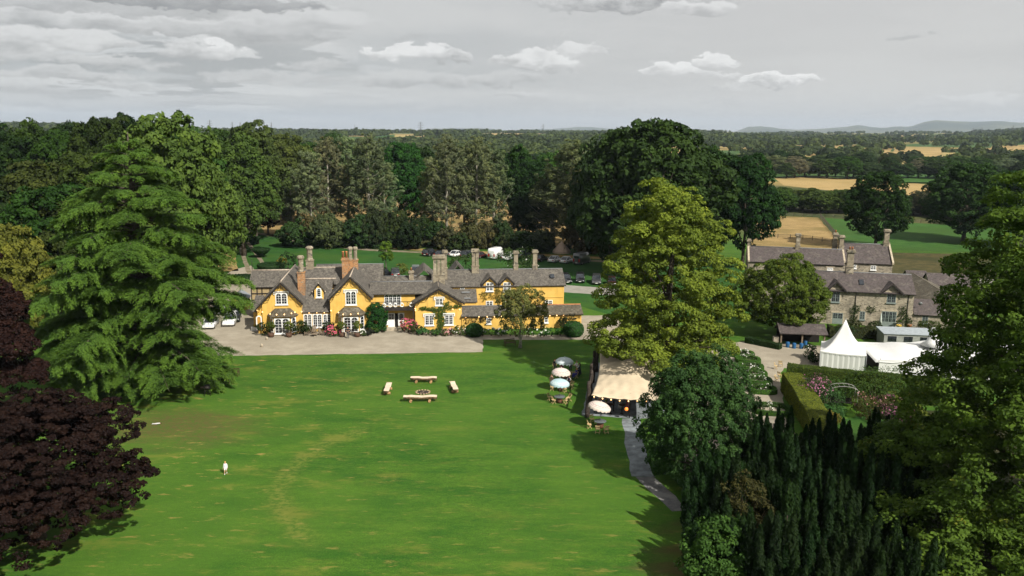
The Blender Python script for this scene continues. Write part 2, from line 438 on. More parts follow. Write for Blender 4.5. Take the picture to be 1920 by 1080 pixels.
c = T.mix(T.ramp(big, 0.4, 0.62, 0, 0.55), c, (0.066, 0.136, 0.014))
def blob(cx, cy, rx, ry, soft=0.6):
    u = T.m('DIVIDE', T.m('SUBTRACT', gx, cx), rx); v = T.m('DIVIDE', T.m('SUBTRACT', gy, cy), ry)
    q = T.m('SQRT', T.m('ADD', T.m('MULTIPLY', u, u), T.m('MULTIPLY', v, v)))
    return T.ramp(T.m('ADD', q, T.m('MULTIPLY', T.m('SUBTRACT', mid, 0.5), 2.2)), 1 + soft / 2, 1 - soft / 2)
# scorched streaks in the mown lawn
dry = T.noise(T.mapv(flatp, (0.42, 1.5, 1), loc=(5, 3, 0)), 0.95, 5.0, 0.72)
g1 = G(430, 800)
zone = T.m('ADD', 0.36, T.m('MULTIPLY', blob(g1.x - 2, g1.y, 16, 22, 1.4), 0.9))
zone = T.m('MAXIMUM', zone, T.m('MULTIPLY', T.ramp(gy, 66, 52), 0.62))
c = T.mix(T.m('MULTIPLY', T.ramp(dry, 0.56, 0.70), zone), c, (0.24, 0.185, 0.05))
dry1 = T.noise(T.mapv(flatp, (0.5, 1.25, 1), loc=(1, 8, 0)), 0.30, 6.0, 0.72)
c = T.mix(T.m('MULTIPLY', T.ramp(dry1, 0.52, 0.68), T.m('MINIMUM', T.m('MULTIPLY', zone, 0.75), 0.6)), c, (0.150, 0.155, 0.026))
# the worn curve where the mower turns
q = T.vm('DISTANCE', flatp, (-5.0, 66.0, 0.0))
arc = T.m('MULTIPLY', T.ramp(T.m('ABSOLUTE', T.m('SUBTRACT', T.m('ADD', q, T.m('MULTIPLY', T.m('SUBTRACT', mid, .5), 3.0)), 14.8)), 1.5, 0.1), T.ramp(gx, -13.0, -16.5))
c = T.mix(T.m('MULTIPLY', arc, T.ramp(tex, 0.38, 0.62, 0.0, 0.42)), c, (0.19, 0.17, 0.04))
# bare earth under the cedar and the copper beech
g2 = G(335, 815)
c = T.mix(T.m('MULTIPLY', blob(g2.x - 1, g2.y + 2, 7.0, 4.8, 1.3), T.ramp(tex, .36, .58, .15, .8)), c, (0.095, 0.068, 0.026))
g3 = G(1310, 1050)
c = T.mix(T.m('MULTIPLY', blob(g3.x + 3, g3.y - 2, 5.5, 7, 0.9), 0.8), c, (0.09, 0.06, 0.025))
# faint vehicle lines
ln = T.m('ABSOLUTE', T.m('SUBTRACT', T.m('ADD', gx, T.m('MULTIPLY', gy, -0.16)), -8.2))
# rough paddocks and stubble further off
cell = T.voro(T.mapv(flatp, (1, 1.4, 1)), 0.0052, 'Color')
cr, cg, cb = T.sep(cell)
fc = T.mix(T.ramp(cr, .62, .66), (0.055, 0.105, 0.026), (0.30, 0.22, 0.085))
fc = T.mix(T.ramp(cg, .82, .86), fc, (0.38, 0.29, 0.12))
fc = T.mix(T.ramp(T.noise(flatp, .02, 4.0), .3, .7), T.mix(1.0, fc, (.75, .78, .7), 'MULTIPLY'), fc)
rad = T.vm('LENGTH', flatp)
c = T.mix(T.ramp(rad, 215, 270), c, T.mix(T.ramp(big, .3, .7), (0.035, 0.055, 0.016), (0.085, 0.085, 0.03)))
c = T.mix(T.ramp(rad, 470, 520), c, fc)
finish(T, c, 0.95, T.m('ADD', tex, T.m('MULTIPLY', fineg, .6)), 0.35, 0.06, 0.15)
ground = link('ground', ground_me, m); tag(ground, 'mown green lawn with scorched streaks running out to fields', kind='structure')

def sheetmat(name, ca, cb, scale=2.0, cc=None, f2=0.12, rough=0.95, bumps=20.0):
    m, T = material(name)
    P = T.pos(); n = T.noise(P, scale, 5.0, .65)
    c = T.mix(T.ramp(n, .32, .68), ca, cb)
    if cc: c = T.mix(T.ramp(T.noise(P, f2, 4.0), .45, .65, 0, .7), c, cc)
    fg = T.noise(P, bumps, 3.0, .7)
    c = T.mix(T.ramp(fg, .3, .7), T.mix(1.0, c, (.78, .78, .78), 'MULTIPLY'), c)
    finish(T, c, rough, fg, 0.4, 0.02, 0.15)
    return m
GRAVEL = sheetmat('gravel', (0.30, 0.262, 0.20), (0.385, 0.342, 0.268), 0.5, (0.27, 0.235, 0.18), 0.10, bumps=9.0)
TARMAC = sheetmat('tarmac', (0.26, 0.245, 0.21), (0.33, 0.31, 0.27), 0.6)
RUT = sheetmat('rut', (0.17, 0.14, 0.095), (0.27, 0.23, 0.17), 1.2, (0.12, 0.12, 0.05), 0.4)
DRY = sheetmat('dry_grass', (0.27, 0.185, 0.075), (0.36, 0.25, 0.105), 0.25, (0.16, 0.125, 0.04), 0.05, bumps=2.0)
STUBBLE = sheetmat('stubble', (0.36, 0.25, 0.10), (0.42, 0.30, 0.13), 0.1, (0.27, 0.2, 0.07), 0.02, bumps=1.0)
PASTURE = sheetmat('pasture', (0.032, 0.092, 0.015), (0.050, 0.122, 0.020), 0.25, (0.040, 0.085, 0.014), 0.03, bumps=2.0)
LAWN2 = sheetmat('park_grass', (0.020, 0.070, 0.013), (0.030, 0.098, 0.015), 0.3, (0.046, 0.100, 0.015), 0.06, bumps=3.0)
ROUGH = sheetmat('rough_grass', (0.05, 0.048, 0.018), (0.095, 0.08, 0.03), 0.5, (0.035, 0.042, 0.014), 0.1, bumps=3.0)

def sheet(name, pts, z, mat, label, kind='structure'):
    """flat polygon a few mm above what it lies on, with a ragged edge"""
    P = []; rnd = random.Random(len(name) * 31 + len(pts) + int(z * 1000))
    n = len(pts)
    for i in range(n):
        a, b = Vector(pts[i][:2]), Vector(pts[(i + 1) % n][:2])
        k = max(1, int((b - a).length / 1.2)) if (b - a).length < 60 else 12
        nrm = (b - a).normalized(); nrm = Vector((-nrm.y, nrm.x))
        for j in range(k):
            p = a.lerp(b, j / k)
            if j: p = p + nrm * rnd.uniform(-.14, .14)
            P.append((p.x, p.y, z))
    me = bpy.data.meshes.new(name); me.from_pydata(P, [], [tuple(range(len(P)))]); me.update()
    o = link(name, me, mat); return tag(o, label, kind=kind)
def strip(name, cl, wd, z, mat, label):
    cl = [Vector(p[:2]) for p in cl]; L, Rr = [], []
    # densify
    pts = []
    for i in range(len(cl) - 1):
        k = max(1, int((cl[i + 1] - cl[i]).length / 2.0))
        pts += [cl[i].lerp(cl[i + 1], j / k) for j in range(k)]
    pts.append(cl[-1]); rnd = random.Random(7)
    for i, p in enumerate(pts):
        t = (pts[min(i + 2, len(pts) - 1)] - pts[max(i - 2, 0)]).normalized(); nn = Vector((-t.y, t.x))
        L.append(p + nn * (wd / 2 + rnd.uniform(-.08, .08))); Rr.append(p - nn * (wd / 2 + rnd.uniform(-.08, .08)))
    n = len(pts)
    me = bpy.data.meshes.new(name)
    me.from_pydata([(p.x, p.y, z) for p in L + Rr], [], [(i, n + i, n + i + 1, i + 1) for i in range(n - 1)]); me.update()
    return tag(link(name, me, mat), label, kind='structure')
def GP(*pp): return [G(x, y) for x, y in pp]

sheet('park_lawn', GP((300, 470), (430, 425), (560, 448), (700, 466), (900, 474), (1130, 486), (1420, 500), (1420, 600), (1150, 592), (1040, 560), (300, 560)), 0.004, LAWN2, 'deep green mown grass behind the house')
sheet('gravel_forecourt', GP((280, 668), (450, 667), (905, 660), (905, 629), (870, 606), (640, 570), (500, 530), (470, 498), (440, 505), (330, 570), (280, 600)), 0.012, GRAVEL, 'wide pale gravel forecourt')
sheet('gravel_path', GP((905, 637), (1118, 637), (1150, 668), (1180, 640), (1160, 591), (1085, 592), (1085, 628), (905, 628)), 0.016, GRAVEL, 'gravel path past the long flower bed')
sheet('driveway', GP((1040, 533), (1260, 549), (1260, 561), (1040, 547)), 0.012, TARMAC, 'pale grey drive behind the house')
sheet('courtyard_gravel', GP((1320, 648), (1400, 640), (1660, 655), (1660, 705), (1470, 690), (1462, 700), (1475, 790), (1545, 880), (1280, 900), (1290, 700)), 0.008, GRAVEL, 'gravel yard around the box-edged beds')
sheet('yard_road', GP((1790, 520), (1920, 528), (2000, 560), (1920, 560), (1815, 552)), 0.012, TARMAC, 'grey farm road by the stone barn')
sheet('bright_drive_patch', GP((1500, 470), (1990, 480), (1990, 530), (1500, 525)), 0.006, ROUGH, 'rough grass bank behind the stone house')
def C5(*pp): return [G(1000 + x / 3, 620 + y / 3) for x, y in pp]
sheet('matting_path', C5((500, 495), (515, 600), (530, 700), (553, 820), (690, 822), (670, 808), (640, 720), (612, 600), (600, 495)), 0.016, DECKG, 'grey matting path laid on the lawn')
sheet('stone_path', C5((575, 822), (600, 850), (700, 940), (780, 1017), (862, 1012), (800, 930), (720, 860), (676, 822)), 0.014, sheetmat('path_chips', (.13, .13, .13), (.21, .205, .20), 1.5, (.30, .29, .27), .5), 'dark chipped path curving to the yews')
sheet('tent_floor', GP((1091, 779), (1187, 785), (1250, 785), (1240, 680), (1110, 680)), 0.012, DECKG, 'grey matting floor under the canvas')
sheet('woodland_floor', GP((1548, 900), (1660, 840), (1700, 770), (2100, 770), (2300, 1200), (1330, 1200), (1300, 1040), (1400, 930)), 0.006, sheetmat('shaded_litter', (.018, .022, .008), (.045, .04, .016), .8, (.03, .045, .012), .3), 'dark shaded ground under the yews and the right-hand lime')  # dark litter colour also stands in for shade under the crowns
# two-rut avenue and its branch along the wood edge
ctr = [(505, 540), (483, 505), (470, 480), (457, 458), (446, 440), (436, 428), (424, 419)]
for s in (-1, 1):
    strip('track', [G(x + s * (18 * (y - 400) / 105.0), y) for x, y in ctr], 1.0, 0.016 if s > 0 else 0.020, RUT, 'worn wheel rut of the avenue between the yew cups')
strip('wood_edge_track', [G(x, y) for x, y in ((446, 432), (509, 441), (572, 455), (642, 464), (697, 469), (790, 473), (900, 478), (1020, 483), (1130, 490), (1300, 500))], 2.6, 0.012, RUT, 'stony track along the edge of the wood')
strip('dry_verge', [G(x, y) for x, y in ((500, 436), (572, 449), (642, 459), (697, 464), (790, 468), (900, 473), (1020, 478), (1130, 484))], 3.5, 0.008, DRY, 'straw-coloured verge beside the track')
sheet('dry_lawn_patch', GP((405, 470), (440, 475), (447, 508), (410, 510)), 0.012, DRY, 'scorched patch of grass beside the avenue')
sheet('straw_meadow', [AT(500, 226), AT(800, 214), AT(1130, 205), AT(1160, 300), AT(1100, 430), AT(480, 440), AT(470, 300)], 0.012, DRY, 'straw-coloured meadow beyond the tall poplars')
sheet('tan_paddock', GP((1425, 404), (1534, 408), (1583, 462), (1590, 478), (1400, 478)), 0.018, DRY, 'tan paddock of dry grass behind the stone house')
sheet('green_paddock', GP((1546, 409), (1690, 417), (1900, 428), (1900, 474), (1594, 468)), 0.024, PASTURE, 'bright green paddock behind the stone house')
sheet('stubble_field', GP((1450, 333), (1530, 331), (1760, 347), (1800, 372), (1730, 388), (1600, 362), (1470, 348)), 0.03, STUBBLE, 'long golden stubble field beyond the paddocks')
sheet('far_pasture', GP((1690, 303), (1800, 310), (1810, 322), (1700, 314)), 0.05, PASTURE, 'narrow green field in the far valley')
sheet('garden_lawn', GP((1530, 800), (1650, 770), (1700, 800), (1690, 880), (1540, 880)), 0.008, LAWN2, 'small lawn inside the hedged garden')

FIELDS = [(1520, 1575, 1100, 1600), (1605, 1668, 1050, 1500), (1672, 1765, 1000, 1500), (1850, 1990, 1150, 1700), (1855, 1990, 680, 860), (1165, 1335, 950, 1400), (1430, 1450, 1000, 1300), (530, 600, 1000, 1500), (1620, 1650, 760, 860), (700, 740, 1500, 2200), (915, 1010, 1900, 2800), (1690, 1800, 560, 700)]
def drape(k, px0, px1, d0, d1):
    nx, ny = 14, 8; V_ = []; a0 = math.atan2(ray(px0, 300).x, ray(px0, 300).y); a1 = math.atan2(ray(px1, 300).x, ray(px1, 300).y)
    for j in range(ny + 1):
        for i in range(nx + 1):
            a = a0 + (a1 - a0) * (i / nx + .10 * (j / ny - .5)); r_ = (d0 + (d1 - d0) * (j / ny + .12 * i / nx - .06))
            x, y = math.sin(a) * r_, math.cos(a) * r_; V_.append((x, y, H(x, y) + .8))
    n = nx + 1; Q_ = [(j * n + i, j * n + i + 1, (j + 1) * n + i + 1, (j + 1) * n + i) for j in range(ny) for i in range(nx)]
    green = k in (11, 7, 9)
    tag(link('distant_field', npmesh('distant_field', V_, Q_, smooth=True), PASTURE if green else STUBBLE), 'pale green field far off' if green else 'golden stubble field far off', kind='structure')
for k, f_ in enumerate(FIELDS): drape(k, *f_)

# far blue hills
def hills(name, prof, dist, deep, label, seed):
    pxs = np.linspace(prof[0][0], prof[-1][0], 90)
    pys = np.interp(pxs, [p[0] for p in prof], [p[1] for p in prof])
    rows = 13; V = []
    for j in range(rows):
        t = j / (rows - 1); bell = math.sin(t * math.pi) ** 1.1
        for i, (x, y) in enumerate(zip(pxs, pys)):
            v = ray(x, y); D = dist; zt = CAM_H + v.z / math.hypot(v.x, v.y) * D
            rr = dist + (t - .5) * deep
            k = rr / math.hypot(v.x, v.y)
            nz = mnoise.fractal(Vector((x / 60., j * .5, seed)), 1., 2., 4) * 25 * (1 if j != rows // 2 else .15)
            V.append((v.x * k, v.y * k, -5 + (zt + 5) * bell + nz * bell))
    n = len(pxs); Q = [(j * n + i, j * n + i + 1, (j + 1) * n + i + 1, (j + 1) * n + i) for j in range(rows - 1) for i in range(n - 1)]
    m, T = material(name + '_heather')
    c = T.mix(T.ramp(T.noise(T.pos(), .0016, 5.0), .35, .65), (0.035, 0.05, 0.03), (0.11, 0.115, 0.06))
    finish(T, c, 0.95)
    return tag(link(name, npmesh(name, V, Q, smooth=True), m), label, kind='structure')
hills('hills', ((1290, 255), (1385, 246), (1405, 238), (1425, 236.5), (1460, 241), (1500, 244), (1560, 240), (1612, 236), (1660, 241), (1685, 236.5), (1705, 238), (1735, 228), (1755, 225), (1790, 227.5), (1830, 228.5), (1870, 227), (1925, 231), (2100, 238), (2300, 255)), 14000, 3600, 'blue mountain ridge on the right of the skyline', 2)
hills('low_hills', ((760, 252), (800, 243), (850, 240.5), (900, 240), (950, 245), (1000, 243), (1040, 242.5), (1085, 238), (1120, 240), (1180, 243), (1260, 252)), 15200, 2600, 'faint low hills at the middle of the skyline', 5)

# ================================================================== TREES
def unit(a): return a / np.maximum(np.linalg.norm(a, axis=-1, keepdims=True), 1e-9)
def leafmesh(name, rng, pos, nrm, size, tint, aspect=0.6, axis=None):
    """one small diamond blade per point; axis = long direction (else random)"""
    n = len(pos)
    r = rng.normal(size=(n, 3)) if axis is None else axis
    t = unit(r - nrm * np.sum(r * nrm, 1, keepdims=True)); b = np.cross(nrm, t)
    s = size[:, None]
    V = np.stack([pos - t * s, pos + b * s * aspect, pos + t * s, pos - b * s * aspect], 1).reshape(-1, 3)
    Q = np.arange(n * 4).reshape(-1, 4)
    return npmesh(name, V, Q, {'tint': np.repeat(tint, 4)})

def crown_pts(rng, lobes, nclump, nleaf, leaf, cr, flat=0.75, low=0.35, inner=0.12, tintdir=0.15):
    lob = np.array(lobes, float); wgt = (lob[:, 3] * lob[:, 4] * lob[:, 5]) ** (2 / 3.); wgt /= wgt.sum()
    C = []
    while len(C) < nclump:
        i = rng.choice(len(lob), p=wgt); L = lob[i]
        dv = unit(rng.normal(size=3))
        if dv[2] < -0.25 and rng.random() > low: continue
        rr = rng.uniform(0.80, 1.0) if rng.random() > inner else rng.uniform(0.3, 0.8)
        p = L[:3] + dv * L[3:] * rr
        if rr > 0.8:
            q = (p - lob[:, :3]) / lob[:, 3:]; dd = np.sqrt((q * q).sum(1)); dd[i] = 9
            if dd.min() < 0.72: continue
        if p[2] < 0.3: continue
        C.append(np.concatenate([p, dv]))
    C = np.array(C); cen = C[:, :3]; out = C[:, 3:]
    m = nclump * nleaf; idx = np.repeat(np.arange(nclump), nleaf)
    crs = cr * rng.uniform(0.55, 1.35, nclump)
    q = unit(out[idx] * 0.75 + np.array([0, 0, .25]) + unit(rng.normal(size=(m, 3))) * 1.0)
    pos = cen[idx] + q * (crs[idx] * rng.uniform(0.35, 1.0, m) ** 0.5)[:, None] * np.array([1, 1, flat])
    nrm = unit(q * 0.9 + np.array([0, 0, .35]) + rng.normal(size=(m, 3)) * 0.45)
    size = leaf * rng.uniform(0.6, 1.35, m)
    ct = rng.uniform(0.12, 0.88, nclump)
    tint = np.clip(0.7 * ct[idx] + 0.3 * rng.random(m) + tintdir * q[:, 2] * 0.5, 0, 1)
    return pos, nrm, size, tint, cen
def lobes_dome(rng, h, r, base=0.22, n=16, squash=1.0, bump=0.34, topw=0.75):
    """big body plus bulging limbs of leaf"""
    zc = h * (base + (1 - base) * 0.5); rz = h * (1 - base) * 0.5
    L = [(0, 0, zc, r * 0.78, r * 0.78, rz * 0.9)]
    for k in range(n):
        a = k * 2.39996 + rng.uniform(-.3, .3); u = (k + .5) / n * 1.55 - 0.62   # sin of latitude
        u = min(u, .93); cu = math.sqrt(max(0, 1 - u * u))
        w = r * 0.70 * (1 if u < 0 else (1 - (1 - topw) * u)) * rng.uniform(.82, 1.12)
        s = r * bump * rng.uniform(.7, 1.3)
        L.append((math.cos(a) * w * cu, math.sin(a) * w * cu, zc + u * rz * 0.80, s, s, s * 0.8 * squash))
    return L
def trunk_mb(rng, h, r0, cen, nl=14, z0=0.25, lean=0.0, topf=0.75):
    t = MB(); k = 7
    ax = [Vector((lean * h * (i / k) ** 2 + rng.normal() * r0 * .25 * (i > 0), rng.normal() * r0 * .25 * (i > 0), h * topf * i / k)) for i in range(k + 1)]
    t.tube(ax, [r0 * (1.35 if i == 0 else 1) * (1 - .86 * i / k) for i in range(k + 1)], 8)
    if len(cen):
        for c in cen[rng.choice(len(cen), min(nl, len(cen)), replace=False)]:
            f = min(max(0.15, c[2] / h * rng.uniform(.45, .8)), .95) * topf
            i = min(int(f / topf * k), k - 1); s = ax[i].lerp(ax[i + 1], f / topf * k - i)
            e = Vector(c) * .84; e.z = c[2] * .97
            mid_ = s.lerp(e, .5) + Vector((0, 0, .06 * h * rng.uniform(-.5, 1)))
            rr = r0 * (1 - .8 * f) * .45
            t.tube([s, s.lerp(mid_, .5), mid_, mid_.lerp(e, .6), e], [rr, rr * .8, rr * .6, rr * .35, rr * .12], 5)
    return t
def make_tree(name, seed, h, r, nclump, nleaf, leaf, cr, bark=None, mat=None, lobes=None, r0=None, lean=0, nl=14, **kw):
    """a prototype: Empty > trunk, crown.  returns its root"""
    rng = np.random.default_rng(seed)
    dk = {k: kw.pop(k) for k in ('base', 'n', 'squash', 'bump', 'topw') if k in kw}
    L = lobes or lobes_dome(rng, h, r, **dk)
    pos, nrm, size, tint, cen = crown_pts(rng, L, nclump, nleaf, leaf, cr, **kw)
    root = empty(name)
    aspect = 0.6
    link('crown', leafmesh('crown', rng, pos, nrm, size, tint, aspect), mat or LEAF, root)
    trunk_mb(rng, h, r0 or h * 0.022, cen, nl, lean=lean).build('trunk', bark or BARK, root)
    return root
def place(proto, name, loc, sxy, sz, rz, color, label, group=None, cat='tree', first=False):
    o = proto if first else copy_tree(proto, None, color)
    o.name = name; o.location = loc; o.scale = (sxy, sxy, sz); o.rotation_euler = (0, 0, rz)
    for ch in o.children:
        if ch.name.startswith('crown'): ch.color = (*color, 1)
    for k in ('label', 'category', 'group'):
        if k in o: del o[k]
    return tag(o, label, cat, group)
# ---- hero trees --------------------------------------------------------
DG = (0.018, 0.038, 0.011)      # oak of the woods, darkened as if under cloud shadow
MG = (0.032, 0.064, 0.014)      # mid green
LG = (0.138, 0.186, 0.026)      # lime
YG = (0.100, 0.130, 0.022)      # yellow green
GG = (0.110, 0.145, 0.070)      # grey green poplar
SG = (0.115, 0.135, 0.075)      # silvery willow
CU = (0.0175, 0.0095, 0.0085)      # copper beech

def cedar(loc):
    rng = np.random.default_rng(11); h = 29.5
    root = empty('cedar_tree', loc, 0, 1, 'huge tiered cedar with drooping sprays left of the yellow house', 'tree')
    tb = MB(); tb.tube([(0, 0, 0), (0, 0, 6), (.15, 0, 14), (0, .1, 22), (.1, 0, h)], [.85, .65, .45, .26, .04], 10)
    tb.build('trunk', BARK, root)
    br = MB(); P, N, S, AX, TI = [], [], [], [], []
    z = 2.3
    while z < h - 0.4:
        f = z / h
        Rm = float(np.interp(z, (2, 5, 10, 15, 21, 24, 27, 28.5, 29.5), (9.0, 11.0, 11.6, 10.2, 7.3, 5.2, 3.2, 1.7, .5)))
        Rm = max(Rm, 0.5)
        nb = int(round(8 - 3 * f)); a0 = rng.uniform(0, 6.28)
        for k in range(nb):
            a = a0 + k * 2 * math.pi / nb + rng.uniform(-.35, .35)
            L = Rm * rng.uniform(0.55, 1.10); dirv = np.array([math.cos(a), math.sin(a), 0.]); side = np.array([-math.sin(a), math.cos(a), 0.])
            zz = z + rng.uniform(-.5, .5); up = rng.uniform(.16, .36) * (1 if f > .2 else .35); dr = rng.uniform(.17, .34)
            def bp(t, L=L, dirv=dirv, zz=zz, up=up, dr=dr): return dirv * L * t + np.array([0, 0, zz + L * (up * t - dr * t ** 2.6)])
            r0 = .05 + .018 * L
            br.tube([bp(t) for t in (0, .25, .5, .75, 1)], [r0, r0 * .8, r0 * .6, r0 * .35, .01], 5)
            # secondary sprays left and right of the branch: flat pads with hanging tips
            nt = int(6 + L * 4.4)
            for j in range(nt):
                t = rng.uniform(.2, 1.0) ** .8
                s_ = 1 if j % 2 else -1
                wl = (0.10 + .22 * math.sin(min(1, t * 1.05) * math.pi * .82)) * L * rng.uniform(.5, 1.1) + .25
                ta = rng.uniform(.35, 1.0); td = unit(dirv * ta + side * s_)
                b0 = bp(t); m = int(30 + wl * 62)
                u = rng.random(m) ** .8
                p = b0 + td * (wl * u)[:, None]; p[:, 2] += wl * (.14 * u - .42 * u ** 3.0)
                # twiglets
                off = rng.normal(size=(m, 3)) * np.array([.10, .10, .03]) * (1 + .6 * wl * (1 - u))[:, None]
                hang = np.abs(rng.normal(size=m)) * .13 * (.5 + u); off[:, 2] -= hang
                p = p + off
                ax = unit(td * 1.0 + off * 2.2 + np.array([0, 0, -.25]) + rng.normal(size=(m, 3)) * .3)
                P.append(p); AX.append(ax); N.append(unit(np.array([0, 0, 1.]) + rng.normal(size=(m, 3)) * .32 + td * .35))
                S.append(rng.uniform(.09, .20, m)); TI.append(np.clip(.15 + .65 * u + rng.uniform(-.22, .22) + rng.uniform(-.15, .15, m), 0, 1))  # paler tint towards the tips paints in the highlights
        z += 1.08 + .05 * f
    br.build('branch', BARK, root)
    P, N, S, AX, TI = map(np.concatenate, (P, N, S, AX, TI))
    link('crown', leafmesh('crown', rng, P, N, S, TI, .22, AX), NEEDLE, root, (0.060, 0.117, 0.020))
    return root
cedar(AT(277, 90))

# copper beeches at the lower left
def lob(rng, pts):
    out = []
    for (x, y, z, r, n) in pts:
        out.append((x, y, z, r * .86, r * .86, r * .72))
        for k in range(n):
            dv = unit(rng.normal(size=3)); dv[2] = abs(dv[2]) * .8 - .15; s = r * rng.uniform(.24, .42)
            out.append((x + dv[0] * r * .75, y + dv[1] * r * .75, z + dv[2] * r * .65, s, s, s * .7))
    return out
rg = np.random.default_rng(5)
t = make_tree('copper_beech', 21, 13, 9, 3400, 66, .125, .46, LEAF and BARK, None, lob(rg, [(0, 0, 7.6, 6.2, 14), (-5, 2, 6.8, 5.2, 9), (5.0, .5, 4.6, 3.7, 8), (2.3, -4.5, 4.2, 4.2, 8), (-6, -5, 5, 4.5, 6), (-1.5, -8, 4.2, 4.6, 8), (-8, -8, 4.5, 5, 8), (-4, -11, 3.0, 4.4, 7), (2.5, 5, 7.2, 3.4, 5)]), .5, 0, 14, flat=.6, inner=.35)
place(t, 'copper_beech', AT(70, 54.5), 1.02, .93, 0, CU, 'broad dark purple beech filling the lower left corner', first=True)
t = make_tree('copper_beech', 22, 19, 7, 1500, 66, .15, .56, None, None, lob(rg, [(0, 0, 11.5, 5.0, 12), (0, 0, 16, 3.1, 6), (3.4, -1.5, 8.5, 3.4, 6), (4.5, 0, 5, 2.6, 5), (-3, -2, 8, 4, 5)]), .45)
place(t, 'copper_beech', AT(-34, 79), 1, 1.02, 0, (0.021, 0.010, 0.009), 'tall dark purple beech cut by the left edge, above the broad one', first=True)

# the lime in the middle
rg = np.random.default_rng(6)
lm = []
for k in range(44):
    f = (k + .5) / 44.; z = 2.6 + f * 20.6
    w = 7.9 * math.sin(math.pi * min(1, (f * .80 + .16))) ** .65 * (1 if f < .86 else .86)
    a = k * 2.39996; s = (2.5 - .9 * f) * rg.uniform(.75, 1.2)
    lm.append((math.cos(a) * w * .84, math.sin(a) * w * .84, z, s, s, s * .72))
lm += [(0, 0, 8, 5.2, 5.2, 5.5), (0, 0, 14.5, 5.0, 5.0, 6), (0, 0, 19.5, 3.4, 3.4, 3.8), (-6, -5.5, 6.5, 2, 2, 1.4), (-4, -7.5, 5.8, 2.2, 2.2, 1.5), (-1, -8, 5.2, 2.5, 2.5, 1.6), (-7.2, -3, 7, 2, 2, 1.5), (2, -8, 4.8, 2.4, 2.4, 1.6), (-7.5, .5, 6, 1.9, 1.9, 1.4)]
t = make_tree('lime_tree', 31, 24.5, 9, 1050, 120, .155, .95, None, LEAFW, lm, .5, 0, 30, flat=.62)
place(t, 'lime_tree', AT(1246, 93), 1.0, 1.0, 0, LG, 'tall sunlit yellow-green lime standing over the canvas tent', first=True)
# the lime at the right edge
lm = []
for k in range(60):
    f = (k + .5) / 60.; z = 2.2 + f * 25
    w = float(np.interp(z, (2, 6, 10, 16, 21, 25, 28), (13.2, 12.2, 11.2, 9.2, 8.9, 7.2, 3)))
    a = k * 2.39996; s = (3.4 - 1.5 * f) * rg.uniform(.8, 1.2)
    lm.append((math.cos(a) * w * .84, math.sin(a) * w * .84, z, s, s, s * .66))
lm += [(0, 0, 9, 8.6, 8.6, 7), (0, 0, 17, 6.8, 6.8, 8)] + [(-7 + 1.5 * (k % 4), -9 + 1.8 * (k // 4), 2.2 + 1.3 * (k % 5), 2.8, 2.8, 2.2) for k in range(14)] + [(-13 + 2 * (k % 4), -11 + 2.5 * (k // 4), 2.2 + 1.2 * (k % 3), 2.8, 2.8, 2.2) for k in range(12)]
t = make_tree('lime_tree', 32, 29, 13, 2800, 115, .14, .95, None, LEAFW, lm, .65, 0, 36, flat=.6)
place(t, 'lime_tree', AT(2003, 53), 1.02, 1.0, 0, (0.058, 0.102, 0.015), 'huge lime filling the right edge in front of the white marquees', first=True)
# dense round evergreen in front of the tent
lm = [(0, 0, 4.4, 4.5, 4.5, 4.2), (0, 0, 7.4, 3.2, 3.2, 3.6)]
for k in range(40):
    f = (k + .5) / 40; u = f * 1.75 - .8; cu = math.sqrt(max(0, 1 - u * u)); a = k * 2.39996; s = rg.uniform(1.0, 1.7)
    wu = 4.6 * (1 if u < 0 else 1 - .36 * u); lm.append((math.cos(a) * wu * cu, math.sin(a) * wu * cu, 4.9 + (5.3 if u > 0 else 4.6) * u, s, s, s))
t = make_tree('holm_oak', 33, 11.6, 5.5, 1500, 64, .11, .48, None, None, lm, .3, 0, 10, low=.8, flat=1.0)
place(t, 'holm_oak', AT(1308, 66), .93, 1.04, 0, (0.040, 0.088, 0.026), 'dense round evergreen tree beside the grey matting path', first=True)
# young birch in front of the low wing
t = make_tree('birch_tree', 34, 9.2, 3.4, 240, 60, .13, .55, BARKP, None, lobes_dome(rg, 9.2, 3.4, .12, 14, 1.2, .42), .2, .02, 14, flat=1.1, inner=.4)
place(t, 'birch_tree', G(975, 652), 1.0, 1.0, 0, (0.105, 0.115, 0.038), 'thin grey-green tree with a bench below it before the low wing', first=True)
# golden-green beech beside the stone house
t = make_tree('hornbeam_tree', 35, 11.6, 7, 800, 90, .14, .7, None, LEAFW, lobes_dome(rg, 11.6, 6.8, .07, 26, 1, .34, .7), .35, 0, 14, low=.7)
place(t, 'hornbeam_tree', AT(1464, 117.5), 1.0, 1.0, 0, (0.066, 0.098, 0.015), 'yellowing round-headed tree covering the left end of the stone house', first=True)

